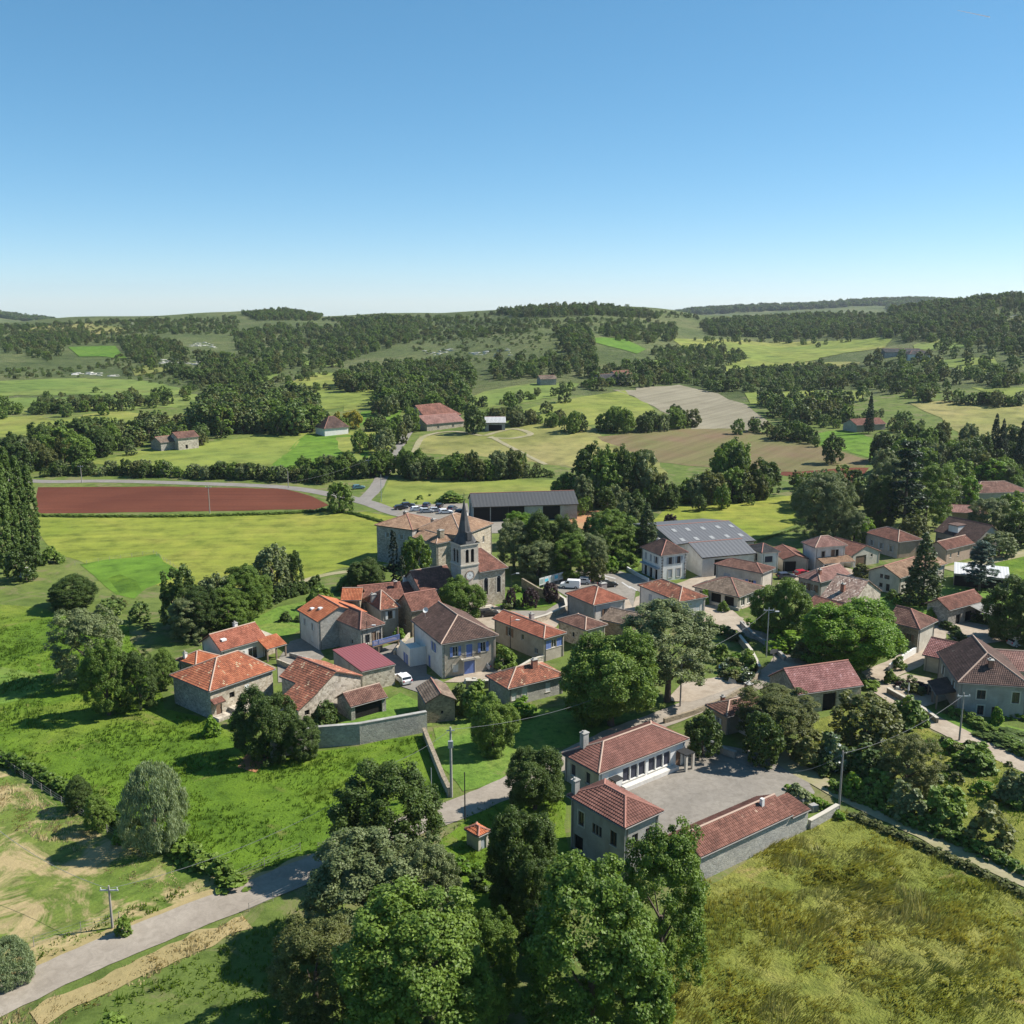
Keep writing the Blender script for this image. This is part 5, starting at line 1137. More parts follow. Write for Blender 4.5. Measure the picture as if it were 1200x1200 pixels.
T(782, 708, 822, 96, 'near0', 'silver', 'broad silvery grey tree overhanging the road bend', lift=.2)
T(823, 838, 886, 42, 'mid0', 'dark', 'clipped round tree at the corner of the school courtyard')
T(910, 805, 872, 84, 'near2', 'olive', 'wide olive-green tree in front of the rose-roofed barn', lift=.12)
T(893, 838, 896, 48, 'mid0', 'dark', 'dark evergreen bush-tree in front of the white cottage by the lane')
T(1012, 813, 872, 78, 'mid1', 'olive', 'thin-leaved greyish tree right of the barn doorway')
T(1062, 862, 930, 62, 'near2', 'olive', 'spreading shrubby tree in the rough garden')
T(993, 706, 786, 106, 'near3', 'lime', 'large round lime-green tree in the middle of the right half', lift=.1)
T(917, 681, 748, 62, 'near3', 'mid', 'round dark green tree left of the lime-green one')
T(538, 680, 728, 52, 'near3', 'mid', 'round tree in front of the church tower')
T(488, 630, 684, 36, 'mid1', 'mid', 'tree growing against the tall left wing of the old manor')
T(1192, 678, 752, 74, 'near1', 'dark', 'big dark tree at the right edge behind the red-brown barn')
T(183, 896, 990, 76, 'willow', 'willow', 'rounded pale silver willow alone by the field hedge', name='willow_tree')
T(12, 1098, 1150, 58, 'willow', 'willow', 'small pale willow bush at the lower left corner by the road', name='willow_tree')
T(310, 811, 888, 66, 'near3', 'dark', 'dark broad tree below the mottled-roofed stone barn')
T(356, 840, 890, 38, 'near1', 'dark', 'smaller dark tree against the grey field wall')
T(108, 716, 800, 74, 'near2', 'silver', 'large loose grey-green tree left of the village')
T(128, 752, 838, 50, 'near1', 'mid', 'tall dark green tree below the large loose one')
T(165, 766, 832, 40, 'near2', 'dark', 'bushy tree second from the left before the stone barn')
T(192, 762, 808, 30, 'near1', 'mid', 'bright green tree touching the left corner of the stone barn')
T(320, 641, 692, 42, 'mid1', 'silver', 'lone leafy tree on the edge of the hay meadow')
T(344, 650, 688, 24, 'mid0', 'dark', 'darker companion of the lone meadow tree')
T(212, 668, 735, 46, 'mid2', 'dark', 'reddish dark tree at the left of the garden grove')
T(236, 690, 745, 46, 'near2', 'dark', 'low broad tree in front of the garden grove')
T(252, 676, 730, 46, 'mid1', 'silver', 'grey-leaved tree in the middle of the garden grove')
T(284, 665, 725, 52, 'near0', 'mid', 'bright green tree at the right of the garden grove')
T(268, 688, 737, 50, 'near1', 'mid', 'low spreading tree in front of the grey-leaved one in the garden grove')
T(224, 700, 748, 44, 'near2', 'silver', 'low grey-green tree at the lower left of the garden grove')
T(303, 674, 714, 34, 'near3', 'mid', 'small green tree at the far right end of the garden grove')
T(428, 657, 692, 40, 'near3', 'dark', 'round dark tree behind the terrace roofs left of the church')
T(92, 911, 950, 30, 'near1', 'dark', 'small round dark tree left of the silver willow', )
T(116, 932, 972, 30, 'near0', 'mid', 'small bright green tree between hedge and silver willow')
T(85, 675, 712, 54, 'near1', 'dark', 'low wide dark bush-tree near the garden plot')
T(30, 640, 680, 40, 'mid0', 'dark', 'dark scrubby tree at the foot of the poplars')
for (x, yt, yb, w, s) in [(-14, 505, 668, 24, 'first'), (6, 510, 672, 22, 'leftmost fully visible'), (18, 528, 664, 17, 'second'), (29, 538, 660, 18, 'third'), (41, 549, 656, 17, 'rightmost and shortest')]:
    T(x, yt, yb, w, 'poplar', 'poplar', s+' of the tall poplars at the left edge', name='poplar_tree', group='poplars at the left edge')
T(462, 622, 686, 10, 'cypress', 'cypress', 'slender dark cypress left of the old manor', name='cypress_tree')
T(471, 652, 690, 10, 'cypress', 'cypress', 'shorter dark cypress beside the slender one', name='cypress_tree')
# grove between church and square
for i, (x, yt, yb, w, k, m, l) in enumerate([
 (602, 612, 668, 40, 'near2', 'silver', 'grey-green tree touching the church roof'), (630, 635, 679, 46, 'near0', 'silver', 'tall grey-green tree at the front left of the churchyard grove'),
 (632, 601, 668, 40, 'near1', 'dark', 'dark round tree at the back of the churchyard grove'), (660, 606, 668, 40, 'near1', 'dark', 'second dark tree at the back of the grove, nearer the red earth'),
 (668, 626, 677, 48, 'near0', 'mid', 'bright green tree in the middle of the churchyard grove'), (693, 626, 676, 36, 'near2', 'silver', 'silvery tree at the right end of the churchyard grove'),
 (608, 600, 640, 36, 'near0', 'lime', 'light green tree in front of the long grey-roofed barn'), (650, 640, 675, 32, 'mid1', 'mid', 'small tree between the two front trees of the grove'),
 (700, 655, 682, 20, 'mid2', 'olive', 'brownish shrubby tree at the corner of the square'), (718, 600, 652, 52, 'near0', 'mid', 'green round tree left of the cedar by the town hall'),
 (728, 612, 652, 30, 'mid1', 'mid', 'leafy tree close behind the town hall'), (697, 603, 640, 28, 'mid1', 'dark', 'dark tree beside the red earth heap')]):
    T(x, yt, yb, w, k, m, l)
T(757, 590, 650, 42, 'fir', 'cedar', 'dark pointed conifer behind the white town hall', name='conifer_tree')
T(785, 603, 626, 18, 'mid1', 'purple', 'purple-brown small tree by the rear hangar')
T(622, 690, 711, 20, 'mid1', 'purple', 'left of the two purple plum trees on the churchyard lawn', name='plum_tree')
T(645, 684, 706, 18, 'mid0', 'purple', 'right of the two purple plum trees on the churchyard lawn', name='plum_tree')
T(599, 690, 712, 12, 'mid1', 'purple', 'little reddish shrub tree at the church corner', name='plum_tree')
T(1080, 626, 708, 56, 'fir', 'cedar', 'tall layered conifer in the garden of the tan-roofed house', name='conifer_tree')
T(1147, 634, 692, 50, 'cedar', 'bluec', 'blue-green feathery conifer in front of the white metal shed', name='conifer_tree')
# big trees on the right behind the village
for (x, yt, yb, w, k, m, l, nm) in [
 (958, 556, 630, 54, 'near2', 'silver', 'large grey-leaved tree on the meadow edge behind the pink-roofed house', 'broadleaf_tree'), (978, 566, 634, 44, 'near2', 'silver', 'right half of the grey-leaved pair behind the pink-roofed house', 'broadleaf_tree'),
 (1000, 600, 640, 28, 'near0', 'silver', 'small pale tree right of the grey-leaved pair', 'broadleaf_tree'),
 (1058, 516, 625, 62, 'cedar', 'conifer', 'huge dark cedar, tallest tree of the right half', 'cedar_tree'), (1030, 560, 622, 40, 'near1', 'dark', 'dark tree left of the huge cedar', 'broadleaf_tree'),
 (1084, 545, 618, 52, 'near2', 'mid', 'tall grey-green tree right of the huge cedar', 'broadleaf_tree'), (1040, 540, 600, 40, 'near1', 'silver', 'silver-crowned tree behind the huge cedar', 'broadleaf_tree'),
 (1163, 486, 545, 22, 'fir', 'conifer', 'left of two dark spire-shaped firs on the right', 'fir_tree'), (1172, 492, 546, 20, 'fir', 'conifer', 'right of two dark spire-shaped firs on the right', 'fir_tree'), (1193, 494, 565, 26, 'fir', 'conifer', 'dark fir at the right edge of the photo', 'fir_tree'),
 (1148, 510, 550, 26, 'mid0', 'dark', 'round dark tree left of the spire-shaped firs', 'broadleaf_tree'), (1018, 460, 508, 14, 'fir', 'conifer', 'far solitary dark spruce beside the red-roofed house on the slope', 'fir_tree'),
 (1130, 560, 590, 34, 'mid1', 'lime', 'yellow-green tree left of the bungalow', 'broadleaf_tree'), (1155, 585, 628, 42, 'near2', 'silver', 'pale tree in front of the bungalow', 'broadleaf_tree'),
 (1180, 580, 622, 36, 'mid0', 'mid', 'green tree right of the pale one below the bungalow', 'broadleaf_tree'), (1120, 540, 580, 40, 'mid1', 'mid', 'green tree behind the bungalow garden', 'broadleaf_tree'),
 (1160, 540, 572, 44, 'mid3', 'lime', 'bright green crown behind the bungalow', 'broadleaf_tree'), (1192, 600, 640, 40, 'mid2', 'dark', 'dark tree at the right edge above the dirt lane', 'broadleaf_tree'),
 (1108, 555, 592, 30, 'mid1', 'silver', 'grey tree between cedar and bungalow', 'broadleaf_tree'), (1170, 625, 652, 40, 'mid1', 'silver', 'grey shrub tree beside the wide dark-roofed house', 'broadleaf_tree'),
 (1070, 606, 640, 34, 'mid1', 'olive', 'olive tree behind the faded pink-roofed house', 'broadleaf_tree'), (1010, 606, 640, 26, 'mid0', 'lime', 'bright green shrub tree left of the faded pink-roofed house', 'broadleaf_tree'),
 (395, 484, 503, 10, 'mid0', 'yellow', 'yellow-leaved little tree beside the far pointed-roof house', 'broadleaf_tree'), (414, 482, 502, 24, 'mid0', 'yellow', 'bright yellow-green round tree left of the farm road', 'broadleaf_tree'),
 (555, 476, 508, 26, 'mid0', 'dark', 'dense dark round tree between farm and grey shed', 'broadleaf_tree'), (508, 462, 484, 26, 'mid1', 'mid', 'tree behind the tall farm roof', 'broadleaf_tree'),
 (483, 478, 506, 20, 'mid2', 'mid', 'tree left of the farmhouse', 'broadleaf_tree'), (536, 464, 486, 20, 'mid1', 'mid', 'tree right behind the farm', 'broadleaf_tree'),
 (398, 566, 600, 30, 'mid1', 'mid', 'green tree at the right end of the red ploughed field', 'broadleaf_tree'), (298, 435, 450, 12, 'mid1', 'dark', 'lone tree on the far left meadow', 'broadleaf_tree'),
 (96, 490, 524, 38, 'mid2', 'dark', 'large dark tree at the edge of the far left meadow', 'broadleaf_tree'), (20, 520, 556, 34, 'mid1', 'dark', 'dark tree behind the poplars', 'broadleaf_tree')]:
    T(x, yt, yb, w, k, m, l, name=nm)
# shrubs and bushes one can point at
for (x, yt, yb, w, m, l) in [
 (381, 820, 848, 30, 'dark', 'round clipped bush in front of the mottled-roofed barn'), (558, 796, 838, 38, 'mid', 'bush between the stone hut and the lichened house'), (590, 755, 782, 30, 'mid', 'bright green shrub at the corner of the blue-shuttered manor'),
 (612, 815, 838, 30, 'lime', 'yellow-green shrub in front of the lichened house'), (975, 858, 900, 36, 'flower', 'white-flowering bush above the lane by the electricity pole'), (950, 855, 895, 42, 'olive', 'tawny shrub left of the white-flowering bush'),
 (1053, 768, 784, 16, 'mid', 'upper round topiary bush by the pale garden wall'), (1043, 784, 800, 16, 'mid', 'lower round topiary bush by the pale garden wall'), (1002, 782, 800, 26, 'silver', 'grey lavender-like bush beside the rose-roofed barn'),
 (1018, 795, 806, 24, 'mid', 'low green shrub at the corner behind the rose-roofed barn'), (1168, 828, 848, 14, 'lime', 'round yellow-green bush before the grey house on the right'), (1066, 815, 850, 40, 'mid', 'shrub on the bank below the branching lane'),
 (1142, 868, 900, 44, 'mid', 'bushy hedge clump below the pole on the lane'), (1190, 900, 940, 44, 'silver', 'grey-green shrub at the right edge'), (1158, 940, 990, 50, 'olive', 'brownish purple shrub beside the dirt lane'),
 (1105, 918, 965, 50, 'mid', 'round dark shrub in the rough garden by the lane'), (1030, 900, 935, 44, 'mid', 'dark shrub above the dirt lane'), (1060, 915, 955, 40, 'silver', 'greyish shrub in the middle of the rough garden'),
 (1000, 905, 932, 26, 'lime', 'yellow-green shrub near the pole by the lane'), (1015, 870, 910, 50, 'dark', 'dark laurel-like bush below the thin-leaved tree'), (1180, 850, 868, 60, 'dark', 'trimmed hedge bush before the grey house'),
 (935, 918, 940, 30, 'silver', 'thin shrub at the courtyard gate'), (968, 880, 905, 30, 'dark', 'dark bush in the shade left of the pole'), (860, 770, 786, 24, 'olive', 'greyish shrub in the rock garden'), (842, 752, 774, 26, 'mid', 'shrub behind the rock garden'),
 (876, 760, 784, 24, 'mid', 'green shrub at the garden wall near the street lamp'), (877, 786, 800, 18, 'flower', 'white flowering cushion at the bend of the road'), (920, 735, 760, 50, 'lime', 'light green hedge shrub below the round dark tree'),
 (955, 745, 775, 50, 'olive', 'olive shrub under the lime-green tree'), (712, 650, 668, 22, 'lime', 'trimmed yellow-green bush by the town hall garden'), (735, 646, 664, 26, 'mid', 'green bush next to the town hall wall'),
 (848, 704, 716, 14, 'mid', 'leafy bush growing in the workshop porch'), (826, 690, 708, 10, 'lime', 'bright climbing shrub at the workshop corner'), (1010, 660, 676, 20, 'olive', 'reddish shrub near the wide cream garage'),
 (1045, 690, 702, 12, 'mid', 'little shrub at the gable of the tan-roofed house'), (1090, 712, 730, 16, 'lime', 'yellow-green shrub beside the barn with lean-to'), (408, 672, 690, 30, 'mid', 'leafy hedge bush behind the orange-roofed house'),
 (375, 685, 712, 32, 'mid', 'bright bush at the garden end of the clipped hedge'), (335, 716, 728, 14, 'dark', 'little round bush on the garden lawn'), (352, 720, 728, 14, 'dark', 'second little bush on the garden lawn'),
 (505, 692, 716, 8, 'mid', 'small plant by the church steps'), (468, 735, 752, 16, 'lime', 'potted leafy vine beside the blue balcony'), (538, 800, 830, 24, 'dark', 'dark bush behind the stone hut'),
 (248, 838, 862, 20, 'lime', 'weedy shrub at the foot of the leftmost barn'), (278, 835, 850, 20, 'lime', 'pale green shrub under the barn terrace'), (150, 955, 985, 30, 'mid', 'hedge shrub left of the willow foot'),
 (60, 640, 660, 26, 'mid', 'shrub beside the poplars'), (145, 1072, 1095, 18, 'mid', 'small bush at the foot of the pole by the road'), (450, 1140, 1230, 60, 'mid', 'leafy undergrowth bush in front of the large bottom tree'),
 (640, 1060, 1130, 50, 'dark', 'dark undergrowth between the bottom trees'), (600, 1010, 1060, 44, 'dark', 'dark bush below the round tree by the school'), (528, 575, 588, 30, 'mid', 'scrubby bush beyond the parked vehicles')]:
    T(x, yt, yb, w, 'bush%d' % rnd.randint(0, 1), m, l, name='bush', cat='bush')
T(128, 1185, 1235, 60, 'bush0', 'mid', 'weedy clump at the bottom left edge', name='bush', cat='bush')
# hedges as clipped or wild rows
ORD = 'first second third fourth fifth sixth seventh eighth ninth tenth eleventh twelfth thirteenth fourteenth fifteenth sixteenth seventeenth eighteenth nineteenth twentieth'.split()
def nth(i):
    if i < 20: return ORD[i]
    t = (i+1)//10; tens = ['', '', 'twent', 'thirt', 'fort', 'fift', 'sixt', 'sevent', 'eight', 'ninet'][t]
    return tens+'ieth' if (i+1) % 10 == 0 else tens+'y-'+ORD[(i+1) % 10-1]
def hedge_row(name, px, wid, hgt, mat, label, cat='hedge', key='sbush'):
    P = smooth_line([G(*p).to_2d() for p in px], 8); L = sum((P[i+1]-P[i]).length for i in range(len(P)-1))
    rng = np.random.default_rng(len(label)); me = []
    base = crown_mesh(key, mat); bv = np.empty(len(base.vertices)*3, 'f'); base.vertices.foreach_get('co', bv); bv = bv.reshape(-1, 3); nf = len(base.polygons)
    r0 = np.empty(nf, 'f'); base.attributes['r'].data.foreach_get('value', r0)
    n = max(2, int(L/(wid*.42))); V = []; d = 0; acc = 0; seg = 0
    o = P[0]; rr = []
    for k in range(n):
        t = L*k/(n-1); a = 0
        for i in range(len(P)-1):
            s = (P[i+1]-P[i]).length
            if a+s >= t-1e-6: q = P[i].lerp(P[i+1], min(1, (t-a)/max(s, 1e-6))); break
            a += s
        th = rng.uniform(0, 6.28); w = wid*rng.uniform(.85, 1.25); h = hgt*rng.uniform(.75, 1.2)
        x = bv[:, 0]*w; y = bv[:, 1]*w
        V.append(np.stack([x*math.cos(th)-y*math.sin(th)+q.x-o.x+rng.normal()*wid*.08, x*math.sin(th)+y*math.cos(th)+q.y-o.y+rng.normal()*wid*.08, bv[:, 2]*h+tz(q.x, q.y)-tz(o.x, o.y)], 1)); rr.append(r0)
    V = np.concatenate(V); F = np.arange(len(V)).reshape(-1, 4)
    m = bpy.data.meshes.new(name); m.from_pydata(V.tolist(), [], F.tolist()); m.materials.append(LEAF[mat])
    for an in ('r', 'c'):
        at = m.attributes.new(an, 'FLOAT', 'FACE'); at.data.foreach_set('value', (np.concatenate(rr) if an == 'r' else np.repeat(rng.uniform(0, 1, n), nf)).astype('f'))
    m.update(); ob = tag(link(name, m), label, cat); ob.location = (o.x, o.y, tz(o.x, o.y)); return ob
HR = hedge_row
HR('hedge', [(258, 722), (300, 712), (345, 698), (372, 688)], 2.4, 2.9, 'dark', 'long clipped dark hedge behind the garden of the western farm')
HR('hedge', [(-40, 872), (0, 892), (60, 918), (100, 945), (140, 965), (170, 985)], 2.2, 1.8, 'mid', 'wild hedge between green field and mown field, left of the willow')
HR('hedge', [(195, 992), (225, 1005), (255, 1022), (275, 1038)], 3.0, 2.2, 'mid', 'wild hedge from the silver willow down to the road')
HR('hedge', [(1115, 838), (1140, 848), (1170, 868), (1215, 892)], 2.4, 1.6, 'mid', 'trimmed garden hedge along the lane at the right')
HR('hedge', [(1170, 838), (1215, 846)], 2.2, 1.2, 'lime', 'bright yellow-green hedge in front of the grey house')
HR('hedge', [(975, 925), (1030, 948), (1090, 975), (1150, 1000), (1210, 1030)], 2.0, 1.5, 'mid', 'shrubby hedge on the upper side of the dirt lane')
HR('hedge', [(1000, 958), (1060, 985), (1130, 1016), (1200, 1050)], 1.5, .9, 'olive', 'weedy strip between the dirt lane and the tall-grass meadow')
HR('hedge', [(45, 605), (120, 606), (200, 606), (280, 604), (340, 602), (382, 599)], 1.8, .9, 'mid', 'low weedy bank along the near side of the red ploughed field')
HR('hedge', [(880, 735), (905, 742), (935, 755), (960, 770)], 2.2, 1.8, 'lime', 'loose light green hedge along the street under the round tree')
HR('hedge', [(700, 640), (705, 660), (720, 672)], 2.0, 1.3, 'mid', 'garden hedge left of the town hall')
HR('hedge', [(830, 735), (850, 745), (866, 752)], 2.4, 1.8, 'dark', 'dark trimmed hedge around the rock garden')
HR('hedge', [(1130, 722), (1150, 728), (1185, 735)], 2.6, 2.2, 'dark', 'dark hedge below the big edge tree')
HR('hedge', [(870, 640), (905, 629), (940, 618)], .8, .6, 'mid', 'thin ditch of weeds across the hay meadow behind the hangars')
HR('hedge', [(925, 925), (945, 935), (972, 950), (985, 960)], 1.4, 1.0, 'lime', 'weedy green strip at the courtyard gate')
HR('hedge', [(378, 598), (410, 602), (440, 610), (468, 618)], 1.6, .9, 'mid', 'weedy verge below the curve of the upper road')
HR('hedge', [(425, 664), (440, 668), (458, 668)], 2.0, 1.6, 'dark', 'dark hedge between the round tree and the cypresses')
HR('hedge', [(1105, 735), (1120, 742), (1126, 752)], 2.0, 1.5, 'dark', 'dark hedge by the garage with pinkish roof')
# garden growth: many small shrubs
for (P, n, mt, lab) in [([(845, 775), (878, 770), (886, 785), (860, 798), (840, 795)], 26, ('mid', 'olive', 'flower', 'lime', 'silver'), 'rock garden at the road bend'),
                   ([(1045, 800), (1075, 800), (1090, 815), (1060, 812)], 12, ('silver', 'olive', 'purple'), 'gravel garden before the dark-roofed house'),
                   ([(985, 880), (1090, 900), (1110, 960), (1010, 930)], 26, ('mid', 'olive', 'dark', 'silver'), 'rough garden above the dirt lane'),
                   ([(1070, 840), (1180, 890), (1200, 950), (1120, 940)], 26, ('mid', 'lime', 'olive'), 'overgrown slope below the right-hand lane'),
                   ([(545, 785), (600, 775), (600, 768), (575, 770)], 5, ('mid', 'lime'), 'bed in front of the manor'),
                   ([(205, 735), (300, 722), (300, 735), (215, 765)], 16, ('mid', 'dark', 'silver'), 'garden grove of the western farm'),
                   ([(520, 1010), (650, 1010), (650, 1120), (540, 1120)], 20, ('mid', 'dark', 'lime'), 'shady hollow between the bottom trees'),
                   ([(1120, 610), (1200, 600), (1200, 640), (1150, 630)], 14, ('mid', 'silver', 'dark'), 'gardens near the pool'),
                   ([(1010, 680), (1100, 700), (1090, 720), (1020, 705)], 8, ('mid', 'lime'), 'conifer garden'),
                   ([(590, 692), (612, 690), (612, 712), (590, 715)], 5, ('mid', 'silver'), 'churchyard corner'),
                   ([(700, 650), (745, 645), (745, 665), (715, 668)], 10, ('mid', 'lime', 'dark'), 'town hall garden'),
                   ([(560, 580), (548, 600), (470, 590), (480, 580)], 6, ('mid', 'olive'), 'edge of the vehicle yard')]:
    xs = [p[0] for p in P]; ys = [p[1] for p in P]; q = []
    while len(q) < n:
        x, y = rnd.uniform(min(xs), max(xs)), rnd.uniform(min(ys), max(ys))
        if inside(x, y, P): q.append((x, y))
    q.sort()
    for i, (x, y) in enumerate(q):
        s = rnd.uniform(.8, 2.6); mm = rnd.choice(mt)
        tree_at('shrub', G(x, y), s*.8, s*1.2, 'sbush', mm, 'small %s shrub, %s from the left in the %s' % (dict(mid='green', olive='olive', flower='white-flowered', lime='light green', silver='grey-green', purple='purplish', dark='dark green')[mm], nth(i), lab), 'shrub', 'shrubs of the '+lab)
# ------------------------------------------------------------------ hedgerow trees and woods further off
far_list = []   # (x, y, z, height, width, family, place words)
def row(px, n, h0, h1, wf, place, jx=3.0, bush=.25):
    P = [G(*p) for p in px]; seg = [(P[i+1]-P[i]).length for i in range(len(P)-1)]; L = sum(seg)
    for k in range(n):
        t = L*(k+rnd.random())/n; i = 0
        while i < len(seg)-1 and t > seg[i]: t -= seg[i]; i += 1
        q = P[i].lerp(P[i+1], min(1, t/seg[i])); x = q.x+rnd.gauss(0, jx); y = q.y+rnd.gauss(0, jx)
        h = rnd.uniform(h0, h1)*(.55 if rnd.random() < bush else 1); far_list.append((x, y, tz(x, y), h, h*wf*rnd.uniform(.75, 1.25), place))
def wood(px, sp, h0, h1, wf, place, keep=1.0):
    P = [G(*p).to_2d() for p in densify(px, 15)]
    x0, x1 = min(p.x for p in P), max(p.x for p in P); y0, y1 = min(p.y for p in P), max(p.y for p in P)
    y = y0; sp *= .78
    while y < y1:
        x = x0+rnd.uniform(0, sp)
        while x < x1:
            xx, yy = x+rnd.uniform(-.45, .45)*sp, y+rnd.uniform(-.45, .45)*sp
            if rnd.random() < keep and inside(xx, yy, P):
                h = rnd.uniform(h0, h1); far_list.append((xx, yy, tz(xx, yy), h, h*wf*rnd.uniform(.8, 1.25), place))
            x += sp
        y += sp*.9
row([(50, 558), (110, 556), (200, 558), (300, 562), (385, 566)], 85, 3, 6, 1.0, 'hedge along the far road', 2.0)
row([(375, 556), (405, 560), (425, 560)], 14, 6, 9, .85, 'dark clump at the far road bend')
row([(452, 558), (500, 560), (560, 562), (600, 560), (625, 556)], 40, 6, 10, .8, 'thick hedge below the dry meadow', 3)
row([(625, 556), (650, 560)], 6, 3, 5, 1, 'thick hedge below the dry meadow')
row([(672, 585), (700, 590), (740, 590), (790, 592), (850, 587), (895, 583)], 60, 6, 11, .85, 'tree belt behind the village hangars', 4)
row([(695, 585), (715, 588), (735, 588)], 12, 13, 17, .65, 'tree belt behind the village hangars', 4)
row([(840, 575), (860, 580), (878, 580)], 10, 13, 17, .6, 'tree belt behind the village hangars', 3)
row([(680, 508), (690, 506), (720, 506), (760, 504), (805, 500)], 22, 8, 12, .8, 'hedge across the grey seedbed', 3)
row([(888, 505), (910, 512), (950, 520)], 22, 6, 9, .9, 'dark hedge on the brown seedbed', 5)
row([(570, 478), (610, 470), (655, 460), (700, 452), (715, 448)], 30, 5, 8, 1, 'hedge between the two hillside meadows', 4)
row([(580, 490), (620, 497), (650, 500)], 22, 5, 8, 1, 'scrub beside the grey shed', 4)
row([(435, 535), (450, 520), (462, 508), (480, 500)], 20, 6, 10, .8, 'trees along the uphill farm road', 4)
row([(445, 550), (438, 560)], 6, 6, 9, .8, 'trees along the uphill farm road', 2)
row([(395, 505), (420, 507), (440, 500)], 10, 4, 8, .9, 'trees around the pointed-roof house', 6)
row([(-40, 540), (20, 548), (50, 545), (90, 535), (110, 530)], 36, 7, 12, .9, 'copse behind the poplars', 10)
row([(110, 528), (150, 524), (185, 520), (230, 520), (245, 516)], 26, 5, 9, .9, 'copse around the two stone barns', 6)
row([(245, 510), (290, 505), (340, 506), (370, 505)], 34, 9, 15, .8, 'wood edge left of the pointed-roof house', 8)
row([(0, 488), (40, 484), (75, 478), (120, 482), (160, 474)], 40, 4, 8, 1, 'scrub belt between the far left meadows', 9)
row([(60, 462), (120, 460), (180, 466), (230, 468)], 14, 3, 6, 1, 'single bushes on the far left meadow', 10, .6)
row([(310, 452), (350, 447), (365, 436), (380, 428)], 22, 5, 9, .9, 'hedge climbing the far left slope', 4)
row([(360, 462), (380, 456), (400, 454)], 10, 4, 7, 1, 'hedge in the far meadow', 4)
row([(425, 455), (450, 460), (475, 455)], 12, 6, 10, .9, 'dark clump in the far meadow', 5)
row([(810, 400), (850, 404), (900, 398), (940, 402), (1000, 404)], 40, 7, 13, .8, 'copse on the upper right meadow', 14)
row([(1035, 422), (1060, 430), (1085, 445), (1110, 450), (1150, 452)], 50, 8, 14, .8, 'copse on the right slope', 16)
row([(980, 500), (1000, 494), (1040, 498), (1075, 508)], 30, 4, 9, .8, 'garden trees of the far red-roofed house', 8)
row([(1125, 472), (1150, 474), (1195, 476)], 24, 6, 9, .9, 'dark hedge on the right hillside', 4)
row([(1060, 552), (1090, 545), (1110, 535), (1150, 535), (1200, 560)], 46, 7, 13, .8, 'trees beyond the cedar', 14)
row([(1100, 560), (1140, 560), (1200, 572)], 26, 6, 11, .8, 'trees around the bungalow', 8)
row([(920, 590), (950, 600), (990, 595), (1020, 600)], 16, 7, 12, .8, 'trees left of the cedar', 6)
row([(940, 575), (965, 568), (985, 572), (1010, 570)], 18, 4, 7, .9, 'trees left of the cedar', 6)
row([(700, 600), (735, 605), (745, 612)], 10, 5, 9, .9, 'trees behind the town hall', 4)
row([(100, 704), (128, 716), (160, 735)], 10, 2, 4, 1.1, 'weeds under the loose grey-green tree', 4, .5)
wood([(245, 475), (300, 462), (355, 470), (372, 490), (360, 506), (290, 508), (245, 512), (225, 500)], 9, 9, 15, .85, 'wood left of the pointed-roof house')
wood([(50, 520), (110, 508), (200, 500), (235, 505), (180, 515), (110, 528), (60, 535)], 11, 6, 11, .9, 'copse above the long green field')
wood([(0, 478), (70, 470), (170, 466), (240, 462), (180, 480), (80, 486), (0, 488)], 13, 4, 9, 1, 'scrub belt between the far left meadows', .65)
wood([(390, 450), (440, 432), (540, 428), (560, 440), (545, 470), (480, 478), (440, 480), (450, 462), (400, 462)], 11, 8, 15, .85, 'wood behind the farm')
wood([(440, 470), (480, 462), (545, 466), (560, 478), (500, 482), (440, 490)], 10, 7, 12, .85, 'wood behind the farm')
wood([(680, 440), (730, 430), (820, 432), (800, 452), (740, 455), (690, 450)], 12, 7, 13, .85, 'wood around the distant red farm')
wood([(580, 424), (640, 420), (700, 424), (690, 442), (610, 444), (575, 448)], 12, 6, 12, .9, 'wood under the bare hill')
wood([(650, 388), (690, 386), (698, 428), (665, 424), (655, 405)], 12, 8, 13, .85, 'dark wooded gully on the middle hill')
wood([(695, 386), (790, 382), (800, 398), (760, 404), (710, 398)], 13, 7, 12, .85, 'wood right of the middle hill')
wood([(800, 434), (860, 436), (960, 428), (1005, 434), (1080, 448), (1105, 462), (1085, 474), (1010, 456), (900, 460), (840, 460), (800, 450)], 11, 5, 10, 1, 'scrub wood above the grey seedbed')
wood([(890, 474), (945, 470), (1000, 474), (995, 498), (940, 504), (905, 490)], 11, 7, 12, .85, 'wood at the head of the seedbed', .8)
wood([(760, 412), (850, 408), (880, 420), (850, 430), (780, 436)], 12, 6, 11, .9, 'wood left of the upper right meadow', .8)
wood([(1128, 440), (1170, 434), (1200, 445), (1240, 450), (1150, 456)], 13, 7, 12, .85, 'wood at the right edge', .8)
wood([(820, 380), (900, 374), (1000, 370), (1050, 374), (1052, 396), (930, 397), (830, 394)], 12, 9, 15, .8, 'long dark wood on the right ridge')
wood([(1040, 356), (1100, 347), (1200, 342), (1330, 336), (1330, 425), (1200, 418), (1140, 402), (1060, 402), (1045, 388)], 13, 9, 15, .8, 'wooded hill at the right edge')
wood([(580, 366), (640, 361), (700, 360), (760, 367), (775, 374), (690, 370), (610, 374)], 12, 8, 13, .85, 'wooded crest of the middle hill')
wood([(284, 368), (330, 364), (378, 371), (370, 376), (300, 376)], 14, 8, 12, .9, 'wooded dome on the left skyline')
wood([(400, 380), (450, 372), (495, 378), (485, 402), (440, 412), (402, 425)], 13, 7, 13, .85, 'wood on the slope left of the middle hill')
wood([(270, 392), (330, 382), (400, 384), (402, 432), (330, 434), (285, 422)], 13, 6, 12, .9, 'wood on the left slope', .8)
